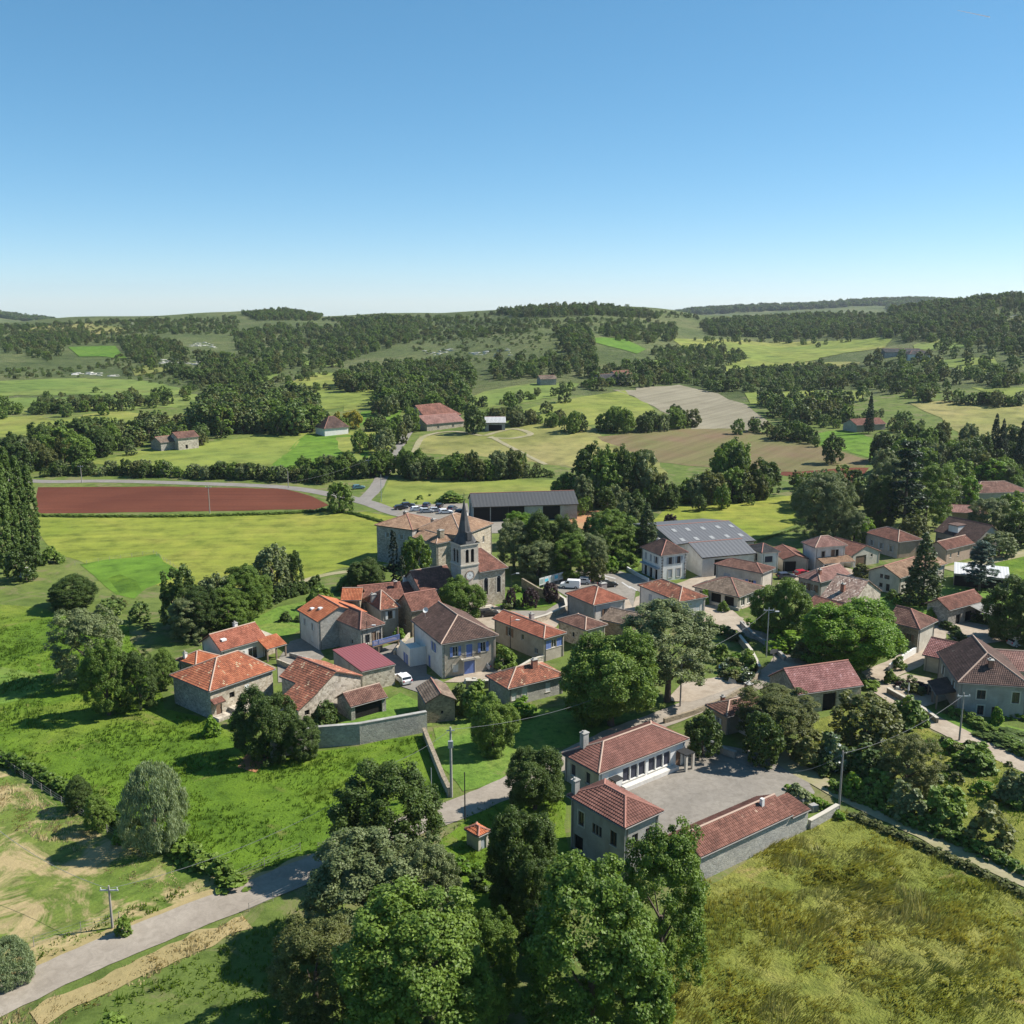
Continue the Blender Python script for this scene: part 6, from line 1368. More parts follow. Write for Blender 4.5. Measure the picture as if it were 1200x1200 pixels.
wood([(140, 400), (180, 396), (220, 410), (280, 424), (330, 436), (290, 456), (235, 452), (180, 432), (150, 420)], 12, 7, 12, .9, 'wood below the limestone ledges', .85)
wood([(0, 398), (60, 390), (130, 392), (160, 402), (80, 406), (60, 425), (0, 412)], 14, 6, 11, .9, 'wood on the far left slope', .8)
wood([(-60, 384), (60, 380), (180, 376), (280, 376), (280, 392), (160, 392), (0, 394), (-60, 400)], 13, 3, 8, 1.1, 'scrub on the left plateau', .85)
wood([(380, 374), (480, 374), (600, 376), (700, 374), (780, 378), (650, 386), (560, 396), (490, 400), (400, 380)], 13, 3, 8, 1.2, 'scrub on the middle hill', .85)
wood([(490, 400), (600, 388), (655, 392), (665, 422), (590, 426), (540, 426), (480, 412)], 11, 1.5, 4.5, 1.4, 'scrub on the bare hill', .65)
wood([(400, 440), (330, 436), (250, 412), (160, 410), (100, 432), (0, 432), (0, 444), (130, 442), (250, 462)], 12, 2, 5.5, 1.2, 'scrub on the dry left slope', .7)
wood([(1090, 400), (1140, 395), (1240, 410), (1240, 440), (1150, 435), (1100, 415)], 16, 7, 12, .9, 'wood at the right edge', .6)
def farwood(pxs, rows, h, step=14, ys=(2900, 3250)):
    for a in range(*pxs, 1):
        for _ in range(3):
            y = rnd.uniform(*ys); x = y*(a+rnd.random()-600)/FPX/.978; far_list.append((x, y, tz(x, y), rnd.uniform(9, 16), rnd.uniform(12, 22), 'woods on the most distant ridge'))
farwood((-20, 90), None, 10)
farwood((740, 1080), None, 10)
# nearest ones are objects of their own, the rest reads as one mass
row([(-30, 386), (60, 382), (130, 378), (200, 376), (270, 374)], 150, 4, 10, 1.0, 'bushes on the left skyline', 12)
row([(380, 375), (440, 373), (500, 373), (560, 371), (590, 368)], 110, 4, 10, 1.0, 'bushes on the middle skyline', 12)
row([(760, 368), (790, 371), (820, 374)], 30, 5, 10, 1.0, 'bushes on the middle skyline', 12)
LEDGE = [(85, 432, 140, 446, .2), (183, 416, 242, 436, .12), (220, 398, 254, 416, .12), (108, 380, 142, 394, .3), (494, 405, 534, 420, .3), (550, 408, 577, 421, .3), (578, 404, 602, 424, .3), (1164, 362, 1196, 380, .3)]
def clear_view(t):
    x, y = project(Vector(t[:3]))
    for l in LEDGE:
        if l[0] < x < l[2] and l[1] < y < l[3]: return rnd.random() < l[4]
    return True
far_list = [t for t in far_list if clear_view(t)]
def show(t): return t[3]*t[4]/max(60., t[1])**2
far_list = [(t[0], t[1], t[2], t[3]*q, t[4]*q, t[5]) for t in far_list for q in [float(np.interp(t[1], [380, 700, 1400, 2500, 2900], [1, .66, .66, .66, 1]))]]
far_list.sort(key=lambda t: -show(t))
allp = {}
for t in far_list: allp.setdefault(t[5], []).append(t)
names = sorted([p for p in allp if len(allp[p]) < 100], key=lambda p: -sorted(map(show, allp[p]))[len(allp[p])//2]); whole = set(); cnt = 0
for p in names:
    if cnt+len(allp[p]) <= 240: whole.add(p); cnt += len(allp[p])
HEDGEROWS = {'hedge along the far road', 'thick hedge below the dry meadow', 'hedge across the grey seedbed', 'dark hedge on the brown seedbed', 'hedge between the two hillside meadows', 'trees along the uphill farm road', 'scrub beside the grey shed', 'dark hedge on the right hillside'}
whole |= HEDGEROWS; near_i = [t for t in far_list if t[5] in whole]; mass = [t for t in far_list if t[5] not in whole]
byp = {}
for t in near_i: byp.setdefault(t[5], []).append(t)
SRC = []
for pl, lst in byp.items():
    lst.sort(key=lambda t: t[0]/t[1])
    for i, t in enumerate(lst):
        tone = rnd.choice(['mid', 'mid', 'dark', 'dark', 'silver', 'olive']); k = rnd.randint(0, 3)
        kind = 'tall' if t[3] > 11 else 'low' if t[3] < 5 else 'middling'
        lab = '%s %s tree, %s from the left in the %s' % (kind, dict(mid='green', dark='dark', silver='grey-green', olive='olive')[tone], nth(i), pl)
        if len(lab.replace('-', ' ').split()) > 16: lab = lab.split(' ', 1)[1]
        if len(lab.replace('-', ' ').split()) > 16: lab = 'tree, %s from left in the %s' % (nth(i), pl)
        big = t[4]/t[1]*FPX > 17
        tree_at('hedgerow_tree' if pl in HEDGEROWS else 'broadleaf_tree' if t[3] >= 5 else 'bush_tree', (t[0], t[1], t[2]-.1), t[3], t[4], ('mid%d' if big else 'far%d') % k, tone, lab, 'tree', 'trees of the '+pl, split=big)
def mass_object(name, lst, srcs):
    n = len(lst); me = bpy.data.meshes.new(name); me.from_pydata([(t[0], t[1], t[2]-.2) for t in lst], [], [])
    for an, ty, arr in (('scl', 'FLOAT_VECTOR', np.array([(t[4], t[4], t[3]) for t in lst], 'f')), ('rot', 'FLOAT_VECTOR', np.array([(0, 0, rnd.uniform(0, 6.28)) for t in lst], 'f')), ('pick', 'INT', np.array([rnd.randint(0, len(srcs)-1) for t in lst], 'i'))):
        at = me.attributes.new(an, ty, 'POINT'); at.data.foreach_set('vector' if ty != 'INT' else 'value', arr.ravel())
    ob = tag(link(name, me), kind='stuff')
    ng = bpy.data.node_groups.new(name, 'GeometryNodeTree')
    ng.interface.new_socket('Geometry', in_out='INPUT', socket_type='NodeSocketGeometry'); ng.interface.new_socket('Geometry', in_out='OUTPUT', socket_type='NodeSocketGeometry')
    gi = ng.nodes.new('NodeGroupInput'); go = ng.nodes.new('NodeGroupOutput'); ip = ng.nodes.new('GeometryNodeInstanceOnPoints'); jn = ng.nodes.new('GeometryNodeJoinGeometry')
    for s in srcs[::-1]:
        oi = ng.nodes.new('GeometryNodeObjectInfo'); oi.transform_space = 'ORIGINAL'; oi.inputs['Object'].default_value = s; oi.inputs['As Instance'].default_value = True
        ng.links.new(oi.outputs['Geometry'], jn.inputs[0])
    def attr(nm, ty):
        a = ng.nodes.new('GeometryNodeInputNamedAttribute'); a.data_type = ty; a.inputs['Name'].default_value = nm; return a.outputs[0]
    mp = ng.nodes.new('GeometryNodeMeshToPoints'); ng.links.new(gi.outputs[0], mp.inputs[0])
    ng.links.new(mp.outputs[0], ip.inputs['Points']); ng.links.new(jn.outputs[0], ip.inputs['Instance']); ip.inputs['Pick Instance'].default_value = True
    ng.links.new(attr('pick', 'INT'), ip.inputs['Instance Index']); ng.links.new(attr('rot', 'FLOAT_VECTOR'), ip.inputs['Rotation']); ng.links.new(attr('scl', 'FLOAT_VECTOR'), ip.inputs['Scale'])
    ng.links.new(ip.outputs[0], go.inputs[0]); md = ob.modifiers.new('scatter', 'NODES'); md.node_group = ng; return ob
def source(key, mat, px, yb, h, w, label):
    return tree_at('broadleaf_tree', G(px, yb), h, w, key, mat, label, 'tree', split=False)
SRC = [source('far0', 'far', 676, 505, 9, 8, 'round tree at the left end of the hedge across the seedbed'), source('far1', 'far', 1010, 470, 9, 8, 'tree below the scrub wood on the right hillside'),
       source('far1', 'olive', 705, 458, 7, 8, 'olive tree at the upper corner of the hillside meadow'), source('far0', 'mid', 598, 478, 8, 8, 'light green tree between the hedge and the grey shed'),
       source('far2', 'dark', 662, 472, 8, 8, 'dark tree on the hillside meadow between two hedges'), source('far3', 'scrub', 640, 484, 6, 7, 'pale scrub tree on the hillside meadow')]
mass_object('far_woodland', mass, SRC)
print('far trees', len(far_list), 'as mass', len(mass), sorted((p, len(allp[p])) for p in whole))
# ------------------------------------------------------------------ grass one cannot count
def turf(name, polys, dens, h0, h1, cols, seed, lean=(.25, -.1), maxn=26000, blades=7, wid=.035):
    rng = np.random.default_rng(seed); PP = []
    for px in polys:
        P = [G(*p).to_2d() for p in px]; a = abs(sum(P[i].x*P[(i+1) % len(P)].y-P[(i+1) % len(P)].x*P[i].y for i in range(len(P))))/2
        x0, x1 = min(p.x for p in P), max(p.x for p in P); y0, y1 = min(p.y for p in P), max(p.y for p in P)
        k = int((x1-x0)*(y1-y0)*dens); X = rng.uniform(x0, x1, k); Y = rng.uniform(y0, y1, k)
        keep = np.zeros(k, bool); c = np.zeros(k, bool); j = len(P)-1
        for i in range(len(P)):
            yi, yj, xi, xj = P[i].y, P[j].y, P[i].x, P[j].x
            if yi != yj: c ^= ((yi > Y) != (yj > Y)) & (X < (xj-xi)*(Y-yi)/(yj-yi)+xi)
            j = i
        X, Y = X[c], Y[c]; cl = np.array([mnoise.noise((x*.12, y*.12, seed)) + .6*mnoise.noise((x*.5, y*.5, seed+5)) for x, y in zip(X, Y)])
        s = cl > -.25+.5*rng.random(len(X))-.25; PP.append(np.stack([X[s], Y[s], np.clip(.55+.7*cl[s], .3, 1.5)], 1))
    Q = np.concatenate(PP)[:maxn]; n = len(Q)*blades; b = np.repeat(Q, blades, 0)
    px_ = b[:, :2]+rng.normal(size=(n, 2))*.16; h = rng.uniform(h0, h1, n)*b[:, 2]; az = rng.uniform(0, 6.28, n)
    wl = wid*rng.uniform(.7, 1.6, n)*(1+h); d = np.stack([np.cos(az), np.sin(az)], 1)
    sw = np.array([mnoise.noise((x*.07, y*.07, 2.0)) for x, y in Q]) if False else np.array([mnoise.noise((q[0]*.07, q[1]*.07, 2.0)) for q in Q]); sw = np.repeat(sw, blades)
    sa = np.repeat(np.array([3.2*mnoise.noise((q[0]*.28, q[1]*.28, 7.0)) for q in Q]), blades); sm = np.hypot(*lean)*1.9*(.7+sw)
    ln = np.stack([sm*np.cos(sa+math.atan2(lean[1], lean[0]))+rng.normal(size=n)*.25, sm*np.sin(sa+math.atan2(lean[1], lean[0]))+rng.normal(size=n)*.25], 1)*h[:, None]
    z = terrain(px_[:, 0], px_[:, 1]); A = np.concatenate([px_-d*wl[:, None], z[:, None]-.02], 1); B = np.concatenate([px_+d*wl[:, None], z[:, None]-.02], 1)
    T_ = np.concatenate([px_+ln, (z+h)[:, None]], 1)
    V = np.stack([A, B, T_], 1).reshape(-1, 3); F = np.arange(n*3).reshape(n, 3)
    me = bpy.data.meshes.new(name); me.vertices.add(len(V)); me.vertices.foreach_set('co', V.ravel().astype('f')); me.loops.add(n*3); me.loops.foreach_set('vertex_index', F.ravel().astype('i'))
    me.polygons.add(n); me.polygons.foreach_set('loop_start', np.arange(0, n*3, 3).astype('i'))
    for an, arr in (('r', rng.uniform(0, 1, n)), ('c', np.repeat(np.clip(.5+.8*np.array([mnoise.noise((q[0]*.09, q[1]*.09, seed+1.)) for q in Q]), 0, 1), blades))):
        at = me.attributes.new(an, 'FLOAT', 'FACE'); at.data.foreach_set('value', arr.astype('f'))
    me.materials.append(cols); me.update(); me.validate(); return tag(link(name, me), kind='stuff')
LEAF['drygrass'] = leaf('blade_dry', (.105, .15, .026), (.32, .285, .085), .33)
LEAF['lushgrass'] = leaf('blade_lush', (.045, .11, .012), (.13, .19, .025), .3)
LEAF['strawgrass'] = leaf('blade_straw', (.30, .24, .11), (.46, .37, .2), .2)
turf('tall_grass', [[(735, 1240), (770, 1190), (800, 1080), (824, 1034), (946, 968), (990, 950), (1060, 985), (1140, 1022), (1240, 1070), (1260, 1240)]], 9, .5, 1.15, LEAF['drygrass'], 3, (.4, -.2), 60000, 5, .03)
turf('meadow_grass', [[(-40, 850), (-20, 720), (90, 730), (150, 740), (200, 835), (250, 850), (300, 875), (375, 882), (500, 862), (525, 930), (470, 950), (385, 995), (285, 1022), (225, 995), (130, 950), (70, 915)]], 3.2, .3, .75, LEAF['lushgrass'], 5, (.2, -.08), 48000, 5, .045)
turf('verge_grass', [[(40, 1250), (150, 1160), (290, 1095), (360, 1060), (370, 1200), (300, 1260)], [(-20, 1160), (100, 1104), (250, 1040), (330, 1012), (320, 1004), (240, 1030), (100, 1085), (-20, 1140)], [(510, 985), (560, 945), (640, 905), (660, 935), (660, 1000), (640, 1060), (560, 1080), (515, 1060)], [(1070, 850), (1110, 868), (1200, 905), (1230, 1010), (1110, 950)]], 2.5, .3, .8, LEAF['lushgrass'], 8, (.1, 0), 16000, 5, .05)
turf('dry_straw', [[(-40, 1200), (60, 1205), (230, 1118), (292, 1088), (285, 1074), (150, 1130), (40, 1180)], [(-20, 900), (40, 930), (130, 985), (220, 1025), (200, 1060), (120, 1020), (60, 990), (-20, 960)]], 5, .2, .55, LEAF['strawgrass'], 9, (.3, .1), 14000, 6, .05)
# ------------------------------------------------------------------ walls, fences, poles, wires, vehicles and small things
def wall_line(px, h, w, mat, label, name='stone_wall', cap=None, z0=-.5):
    P = [G(*p) for p in px]; o = P[0]; m = MB(); c = MB()
    root = empty(name, o, 0, label, 'wall')
    for i in range(len(P)-1):
        a, b = P[i]-o, P[i+1]-o; e = (b-a).normalized()*(w/2-.003) if i < len(P)-2 else Vector((0, 0, 0))
        m.obox(a, b+e, w, z0, h+.002*i)
        if cap: c.obox(a, b+e, w+.12, h+.004+.002*i, h+.12+.002*i)
    m.build('wall', M[mat], root)
    if cap: c.build('coping', M[cap], root)
    return root
WL = wall_line
WL([(318, 890), (372, 876), (420, 872), (500, 857)], 3.0, .5, 'stone_ash', 'tall grey retaining wall above the bright green field', cap='concrete')
WL([(497, 862), (508, 890), (520, 920), (527, 934)], 1.1, .45, 'stone_warm', 'low sunlit stone wall along the lawn running down to the road', cap='stone_brown')
WL([(613, 735), (640, 727), (664, 716), (662, 708), (650, 700)], 1.1, .4, 'stone_warm', 'low churchyard wall above the street', cap='trim')
WL([(612, 688), (632, 700), (655, 706)], 2.0, .4, 'stone_brown', 'dark garden wall behind the purple plum trees')
WL([(546, 806), (572, 806), (600, 802)], 1.2, .5, 'stone_brown', 'stone wall of the raised flower bed below the manor', cap='trim')
WL([(605, 790), (622, 780), (640, 774)], 1.0, .35, 'stone_pale', 'short garden wall between lichened house and loggia house', cap='trim')
WL([(778, 848), (812, 838), (850, 822), (882, 803), (890, 790)], .8, .4, 'stone_brown', 'low retaining wall along the inside of the road bend')
WL([(866, 752), (880, 770), (890, 790)], 1.3, .4, 'stone_brown', 'dark garden wall of the rock garden next to the street lamp', cap='trim')
WL([(868, 732), (884, 748), (905, 760), (920, 775)], .7, .4, 'stone_grey', 'low kerb wall along the street hedge', cap='concrete')
WL([(1042, 786), (1060, 773), (1078, 762)], 1.1, .35, 'pl_white', 'white garden wall along the lane beside the topiary bushes')
WL([(1040, 812), (1060, 823), (1085, 838), (1098, 848)], .8, .4, 'stone_brown', 'low stone wall of the gravel garden on the lane', cap='trim')
WL([(832, 876), (848, 884), (862, 889)], .9, .5, 'concrete', 'short concrete wall at the courtyard entrance', name='concrete_wall', cap='concrete')
WL([(948, 972), (966, 962), (981, 953)], 1.1, .4, 'stone_ash', 'stone garden wall between red shed and electricity pole', cap='trim')
WL([(735, 668), (748, 676), (760, 682)], .8, .3, 'pl_white', 'low white wall in front of the town hall garden')
WL([(325, 778), (345, 786), (338, 792)], .9, .35, 'stone_warm', 'little stone wall in the yard of the western farm')
WL([(820, 690), (826, 706), (866, 716)], .6, .25, 'pl_cream', 'low cream parapet of the workshop porch')
WL([(340, 770), (362, 776), (384, 784)], .8, .35, 'stone_grey', 'yard wall in shade left of the wine-red metal roof')
WL([(484, 742), (472, 755), (462, 768)], .9, .3, 'stone_warm', 'pale yard wall below the blue balcony')
def fence(px, h, label, n=None, rail=True):
    P = [G(*p) for p in px]; o = P[0]; root = empty('wire_fence', o, 0, label, 'fence')
    for i in range(len(P)-1):
        a, b = P[i]-o, P[i+1]-o; L = (b-a).length; k = max(1, int(L/2.4))
        for j in range(k+(i == len(P)-2)):
            q = a.lerp(b, j/k); m = MB(); m.tube(q-Vector((0, 0, .2)), q+Vector((0, 0, h)), .035, n=6); m.build('fence_post', M['polewood'], root)
        for z in ((.35, .62, .95) if rail else (.95,)):
            m = MB(); m.tube(a+Vector((0, 0, h*z)), b+Vector((0, 0, h*z)), .012, n=4); m.build('fence_wire', M['wire'], root)
    return root
fence([(270, 1034), (310, 1016), (352, 998)], 1.1, 'thin metal fence at the field corner along the road')
fence([(292, 1068), (320, 1056), (362, 1036)], 1.0, 'low rail along the shaded near side of the road')
fence([(40, 1110), (95, 1092), (140, 1080)], 1.1, 'post and wire fence beside the road at lower left')
fence([(-20, 880), (60, 935), (140, 985)], 1.1, 'wire fence along the field hedge at the left')
fence([(88, 663), (180, 649), (208, 668)], 1.0, 'wire fence around the small green garden plot')
fence([(390, 862), (440, 858), (496, 848)], 1.2, 'thin posts standing on the garden edge above the retaining wall')
fence([(869, 738), (880, 752)], 1.0, 'short metal railing at the street corner')
def pole(px, yt, yb, label, kind='cross', lamp=False, mat='polewood', r=.14):
    p = G(px, yb); h = height_to(p, yt); root = empty('utility_pole', p, 0, label, 'pole')
    m = MB(); m.tube((0, 0, -.5), (0, 0, h), r, r*.65, 10); m.build('pole', M[mat], root)
    if kind == 'cross':
        m = MB(); m.box(-.9, .9, -.06, .06, h-.55, h-.43); ca = m.build('crossarm', M['metal_grey'], root)
        for x in (-.8, 0, .8): m = MB(); m.tube((x, 0, h-.43), (x, 0, h-.2), .05, n=6); m.build('insulator', M['sh_white'], ca)
    elif kind == 'box':
        m = MB(); m.box(-.3, .3, -.45, -.14, h-2.6, h-1.7); m.build('transformer', M['metal_grey'], root)
        m = MB(); m.box(-.5, .5, -.05, .05, h-.5, h-.4); m.build('crossarm', M['metal_grey'], root)
    if lamp:
        m = MB(); m.tube((0, 0, h-1.0), (1.1, -.5, h-.5), .035, n=6); a = m.build('lamp_arm', M['metal_grey'], root)
        m = MB(); m.box(.95, 1.6, -.75, -.45, h-.58, h-.44); m.build('lamp_head', M['sh_white'], a)
    return p+Vector((0, 0, h-.3))
A1 = pole(529, 852, 934, 'concrete electricity pole with transformer at the lawn by the road', 'box', mat='concrete', r=.2)
A2 = pole(545, 905, 962, 'thin dark post at the roadside near the orange-roofed cabin', 'none', mat='iron', r=.09)
A2b = pole(506, 900, 945, 'thin grey post beside the low sunlit wall end', 'none', mat='metal_grey', r=.07)
A3 = pole(797, 768, 828, 'wooden pole in front of the silvery tree at the road bend', 'none', lamp=True)
A4 = pole(898, 712, 770, 'street lamp pole with two arms at the street corner', 'cross', lamp=True, mat='metal_grey', r=.1)
A5 = pole(983, 880, 948, 'wooden electricity pole at the dirt lane beside the meadow', 'none')
A6 = pole(1124, 812, 868, 'wooden electricity pole on the lane in front of the grey house', 'cross')
A7 = pole(132, 1038, 1088, 'wooden pole beside the road at lower left', 'cross')
A8 = pole(246, 569, 602, 'wooden pole standing at the red ploughed field', 'cross')
A9 = pole(96, 545, 566, 'distant pole on the far road left', 'cross')
A10 = pole(599, 668, 715, 'dark lamp post beside the church lawn', 'none', lamp=True, mat='iron', r=.06)
A11 = pole(598, 722, 765, 'lamp post rising in front of the red-orange hip roof', 'none', lamp=True, mat='iron', r=.08)
A12 = pole(431, 728, 770, 'lamp post in front of the blue balcony', 'none', lamp=True, mat='iron', r=.08)
A13 = pole(338, 552, 572, 'pole along the far road, second from the left', 'none')
A14 = pole(447, 556, 588, 'green post at the road junction', 'none', mat='sh_green', r=.1)
A15 = pole(432, 538, 560, 'pole by the uphill farm road', 'cross')
A16 = pole(10, 645, 672, 'pale pole at the foot of the poplars', 'none', mat='concrete', r=.1)
def cable(a, b, sag, label, r=.022):
    m = MB(); n = 16; o = Vector(a)
    pts = [Vector(a).lerp(Vector(b), k/n)-Vector((0, 0, sag*4*(k/n)*(1-k/n))) for k in range(n+1)]
    for k in range(n): m.tube(pts[k]-o, pts[k+1]-o, r, n=4, cap=False)
    ob = tag(m.build('power_cable', M['wire']), label, 'cable'); ob.location = o
cable(A1, A3, 2.2, 'power cable from the transformer pole over the lawn to the road bend')
cable(A3, A4, 1.2, 'power cable between road bend and street corner pole')
cable(A5, A6, 1.2, 'power cable over the rough garden on the right')
cable(A5, wpoint(HOUSES['small white-fronted house with ribbed red roof facing the school entrance'], 1, 0, 2.7) if False else G(930, 930)+Vector((0, 0, 3)), .5, 'short cable from the lane pole to the courtyard gate')
cable(A1, G(430, 968)+Vector((0, 0, 7)), .8, 'cable from the transformer pole towards the dense dark tree')
cable(A7, G(440, 990)+Vector((0, 0, 8)), 1.5, 'cable along the road at lower left')
cable(A7, G(-40, 1010)+Vector((0, 0, 8)), 1.5, 'cable leaving the frame at the left over the mown field')
cable(A8, A15, 3, 'thin cable over the red field to the farm road')
cable(G(797, 1040)+Vector((0, 0, 3.5)), G(806, 1010)+Vector((0, 0, 3)), .1, 'short cable at the gable of the red shed')
# vehicles
def car(px, py, ang, paint, label, kind='car', name='parked_car', s=1.0):
    p = G(px, py); root = empty(name, p, R(ang), label, 'van' if kind == 'van' else 'car')
    if kind == 'van': prof = [(-2.15, .35), (-2.15, 1.75), (-2.0, 1.88), (.55, 1.88), (1.15, 1.25), (2.0, 1.0), (2.15, .75), (2.15, .35)]; W_, cab = .9, [(-2.02, 1.2, .40)]
    else: prof = [(-2.05, .35), (-2.1, .85), (-1.85, 1.0), (-1.55, 1.42), (.25, 1.46), (.95, 1.0), (1.85, .84), (2.08, .62), (2.08, .35)]; W_ = .86
    m = MB(); ins = lambda z: W_*(1-.10*max(0, z-.9)/.6)
    Lf = [(x*s, -ins(z)*s, z*s) for x, z in prof]; Rt = [(x*s, ins(z)*s, z*s) for x, z in prof]; n = len(prof)
    m.poly(Lf[::-1]); m.poly(Rt)
    for k in range(n): j = (k+1) % n; m.poly([Lf[k], Lf[j], Rt[j], Rt[k]])
    body = m.build('body', M['car_'+paint], root)
    bv = body.modifiers.new('soft_edges', 'BEVEL'); bv.width = .05; bv.segments = 2
    if kind == 'van': wins = [('windscreen', [(.62, 1.80), (1.12, 1.29)]), ]
    else: wins = [('windscreen', [(.30, 1.41), (.90, 1.05)]), ('rear_window', [(-1.58, 1.36), (-1.82, 1.04)])]
    for nm, ((xa, za), (xb, zb)) in wins:
        g = MB(); wa, wb = (ins(za)-.08)*s, (ins(zb)-.08)*s; o = Vector(((zb-za), 0, (xa-xb))).normalized(); o = o*(.012 if o.x*(1 if xa > 0 else -1) > 0 else -.012)
        q = [Vector((xa*s, -wa, za*s)), Vector((xa*s, wa, za*s)), Vector((xb*s, wb, zb*s)), Vector((xb*s, -wb, zb*s))]
        e = Vector((.03 if xa > 0 else -.03, 0, .02)); g.poly([v+e for v in q]); g.build(nm, M['carglass'], root)
    sp = [(.15, .95)] if kind == 'van' else [(-1.25, -.35), (-.28, .62)]
    for (x0, x1) in sp:
        for sg in (-1, 1):
            g = MB(); zt = 1.70 if kind == 'van' else 1.36; zl = 1.22 if kind == 'van' else 1.03
            x1t = x1-.35 if x1 > .5 else x1; x0t = x0+.2 if x0 < -1 else x0
            g.poly([(x*s, sg*(ins(z)+.012)*s, z*s) for x, z in ((x0, zl), (x1, zl), (x1t, zt), (x0t, zt))]); g.build('side_window', M['carglass'], root)
    for wx in (-1.3, 1.32):
        for sg in (-1, 1):
            w = MB(); w.tube((wx*s, sg*(W_-.2)*s, .33*s), (wx*s, sg*(W_+.02)*s, .33*s), .33*s, n=14); wo = w.build('wheel', M['tyre'], root)
            h = MB(); h.tube((wx*s, sg*(W_+.02)*s, .33*s), (wx*s, sg*(W_+.035)*s, .33*s), .2*s, n=10); h.build('hubcap', M['rim'], wo)
    for sg in (-1, 1):
        h = MB(); h.box(2.0*s, 2.17*s, (sg*.62-.17)*s, (sg*.62+.17)*s, .66*s, .8*s); h.build('headlight', M['lamp_e'], root)
        h = MB(); h.box(-2.18*s, -2.02*s, (sg*.7-.1)*s, (sg*.7+.1)*s, .75*s, 1.0*s); h.build('tail_light', M['car_red'], root)
    return root
car(668, 689, 170, 'white', 'white panel van parked on the square by the churchyard grove', 'van', 'parked_van')
car(681, 684, 172, 'silver', 'light small car just behind the white van')
car(472, 799, 120, 'white', 'white car half hidden behind the wine-red metal roof shed')
car(575, 781, 10, 'black', 'dark car in front of the blue-shuttered manor')
car(563, 783, 160, 'silver', 'silver car nose-out beside the dark one at the manor')
car(572, 722, 15, 'black', 'black car in the street below the church steps')
car(712, 688, 20, 'black', 'dark car behind the red pyramid roof by the square')
car(921, 678, 8, 'navy', 'dark blue-grey car left of the red car by the garages')
car(941, 675, 15, 'red', 'red car parked in front of the garage')
car(1012, 674, 5, 'silver', 'pale car on the gravel yard by the tan-roofed house')
car(420, 573, 20, 'teal', 'teal car parked at the far road junction')
car(1195, 757, 10, 'silver', 'light car at the right edge behind the dark-roofed house')
for i, (x, y, c, a, l) in enumerate([(470, 597, 'black', 20, 'leftmost black car of the vehicle yard'), (478, 594, 'navy', 15, 'dark blue car second in the vehicle yard'), (489, 599, 'white', 12, 'white low vehicle in the vehicle yard'), (500, 601, 'silver', 8, 'second white vehicle in the middle of the yard'), (511, 600, 'silver', 5, 'silver vehicle in the middle of the yard'),
                           (522, 602, 'white', 10, 'white vehicle right of the silver one in the yard'), (500, 594, 'navy', 80, 'dark vehicle behind the white row in the yard'), (515, 595, 'black', 80, 'black vehicle behind the silver one in the yard'), (530, 598, 'navy', 70, 'dark blue vehicle near the long barn'), (540, 602, 'black', 60, 'black vehicle closest to the long barn')]):
    car(x, y, a, c, l)
# information boards at the square
p = G(652, 684); q = G(669, 679); d = (q-p); th = math.atan2(d.y, d.x)
ib = empty('notice_board', G(632, 690), th, 'row of white and blue display panels at the edge of the square', 'notice board')
for k in range(5):
    m = MB(); m.box(k*1.55, k*1.55+1.42, -.04, .04, .7, 2.3); pn = m.build('panel', M['whitesheet'], ib)
    m = MB(); m.box(k*1.55+.15, k*1.55+1.27, -.055, -.041, 1.0+.2*(k % 2), 2.0-.15*(k % 3)); m.build('poster', M['pool'] if k % 2 else M['sh_green'], pn)
    for sx in (.05, 1.3): m = MB(); m.tube((k*1.55+sx, 0, -.2), (k*1.55+sx, 0, .7), .04, n=6); m.build('post', M['metal_grey'], ib)
# road sign near the lime-green tree
def sign(px, py, h, label, mat='sh_white'):
    p = G(px, py); r = empty('road_sign', p, R(20), label, 'sign'); m = MB(); m.tube((0, 0, -.3), (0, 0, h), .04, n=8); m.build('post', M['metal_grey'], r)
    m = MB(); m.box(-.75, .75, -.06, -.03, h-.7, h); m.build('sign_plate', M[mat], r); m = MB(); m.box(-.2, .2, -.06, -.03, h-1.2, h-.78); m.build('sign_plate', M[mat], r)
sign(973, 780, 2.6, 'white road sign at the foot of the lime-green tree')
sign(958, 777, 2.4, 'grey road sign left of the white one under the tree', 'metal_grey')
sign(906, 778, 2.6, 'thin street sign on a post at the corner of the road', 'polewood')
# garden furniture and odds and ends
p = G(931, 940); r = empty('garden_table', p, R(35), 'white table with things on it behind the red shed gable', 'table')
m = MB(); m.box(-.9, .9, -.5, .5, .70, .76); m.build('table_top', M['whitesheet'], r)
for sx in (-.8, .74):
    for sy in (-.42, .36): m = MB(); m.box(sx, sx+.06, sy, sy+.06, 0, .699); m.build('leg', M['metal_grey'], r)
for i, (x, y, l) in enumerate([(941, 943, 'left grey stone block on the bank by the lane'), (953, 950, 'right grey stone block on the bank by the lane')]):
    g = G(x, y); m = MB(); m.box(-.45, .45, -.4, .4, -.2, .8); o = tag(m.build('stone_block', M['concrete']), l, 'stone block'); o.location = g; o.rotation_euler.z = .5
    bv = o.modifiers.new('worn', 'BEVEL'); bv.width = .12; bv.segments = 2
g = G(30, 675); r = empty('garden_shed', g, .2, 'tiny white box shed near the poplars', 'shed'); m = MB(); m.box(-1, 1, -.8, .8, -.1, 1.7); m.build('wall', M['pl_white'], r); m = MB(); m.box(-1.15, 1.15, -.95, .95, 1.702, 1.85); m.build('roof', M['concrete'], r)
p0 = [G(*q).to_2d() for q in ((1190, 581), (1215, 580), (1217, 586), (1191, 587))]; drape_world('swimming_pool', p0, M['pool'], .06)
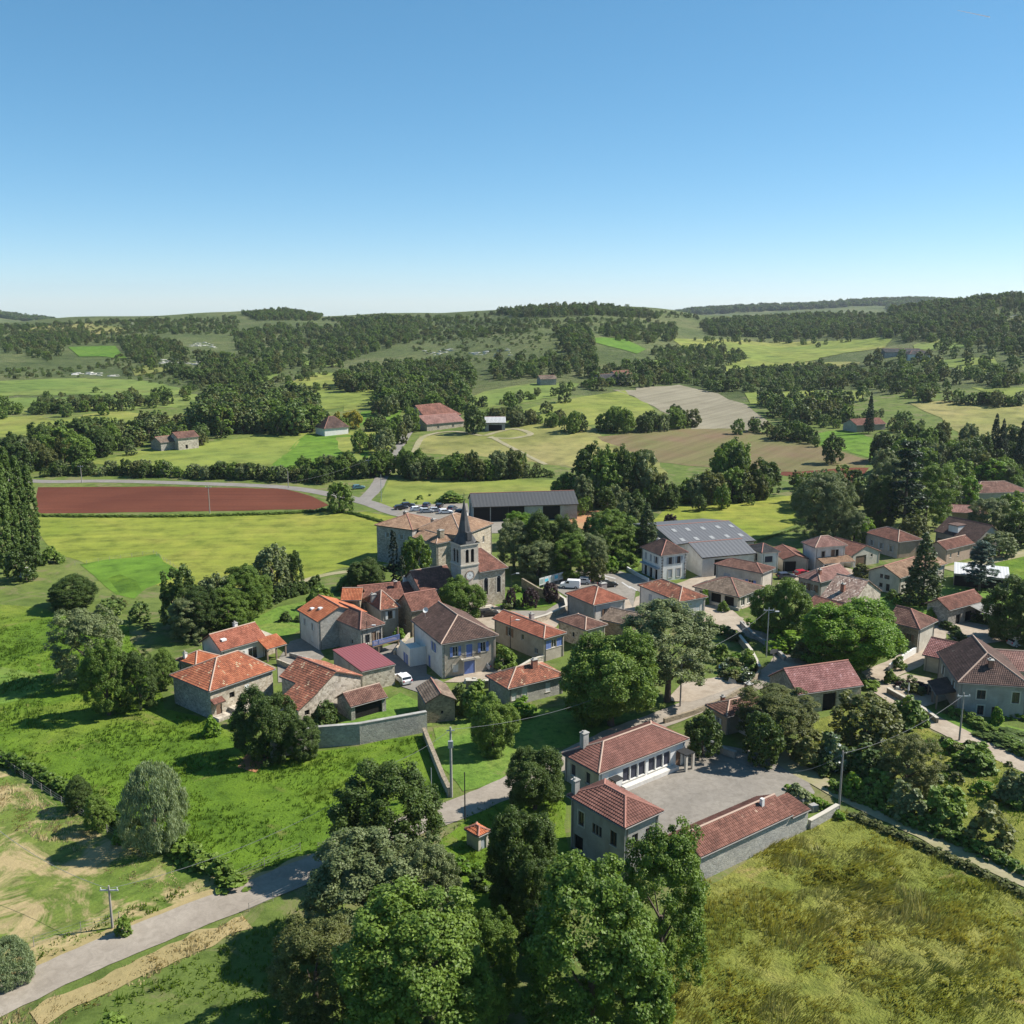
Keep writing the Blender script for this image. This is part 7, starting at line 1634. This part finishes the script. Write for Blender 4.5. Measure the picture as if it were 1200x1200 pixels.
drape_world('pool_terrace', [p0[0]+Vector((-1.5, 1.5)), p0[1]+Vector((1.5, 1.5)), p0[2]+Vector((1.5, -1.5)), p0[3]+Vector((-1.5, -1.5))], M['gravel'], .03)
for i, (x, y) in enumerate([(548, 800), (556, 797), (1052, 808), (1060, 804), (858, 800), (255, 855), (868, 792), (588, 712)]):
    g = G(x, y); m = MB(); s = rnd.uniform(.5, 1.0)
    q = [(s*(.8+.4*rnd.random())*math.cos(k*math.pi/3.5), s*.8*math.sin(k*math.pi/3.5)) for k in range(7)]
    m.poly([(a*.6, b*.6, s*.8) for a, b in q])
    for k in range(7): j = (k+1) % 7; m.poly([(*q[k], -.2), (*q[j], -.2), (q[j][0]*.6, q[j][1]*.6, s*.8), (q[k][0]*.6, q[k][1]*.6, s*.8)])
    o = tag(m.build('boulder', M['rock']), ['left pale boulder in the manor flower bed', 'right pale boulder in the manor flower bed', 'pale boulder at the left of the gravel garden', 'pale boulder in the middle of the gravel garden', 'pale boulder in the rock garden', 'pale boulder under the leftmost barn', 'pale boulder at the road bend wall', 'pale tomb-like stone at the church steps'][i], 'boulder'); o.location = g
# white parasol-like table set in the gravel garden
r = empty('garden_parasol', G(1064, 816), .3, 'closed pale parasol standing in the gravel garden', 'parasol'); m = MB(); m.tube((0, 0, 0), (0, 0, 2.3), .03, n=6); m.build('pole', M['metal_grey'], r); m = MB(); m.tube((0, 0, 1.0), (0, 0, 2.25), .16, .04, 8); m.build('canopy', M['sh_white'], r)
# a short vapour trail high in the sky
m = MB(); q0 = Vector((3767, 9000, 2485)); m.tube(q0, q0+Vector((280, 0, -53)), 1.5, 4, 8); cm = NT('ice_trail'); tag(m.build('vapour_trail', cm.done(cm.n('ShaderNodeBsdfTranslucent', {0: (.6, .62, .65, 1)}).outputs[0])), kind='stuff')
# ------------------------------------------------------------------ the air: a thin even haze round everything
m = MB(); m.box(-5600, 5600, -160, 6600, -3, 175)
hz = m.build('haze', []); hm = bpy.data.materials.new('haze_air'); hm.use_nodes = True; ht = hm.node_tree; ht.nodes.clear()
ho = ht.nodes.new('ShaderNodeOutputMaterial'); hv = ht.nodes.new('ShaderNodeVolumePrincipled'); hv.inputs['Color'].default_value = (.80, .88, 1, 1); hv.inputs['Density'].default_value = .00005; hv.inputs['Anisotropy'].default_value = .3
ht.links.new(hv.outputs[0], ho.inputs['Volume']); hz.data.materials.clear(); hz.data.materials.append(hm); tag(hz, kind='stuff')
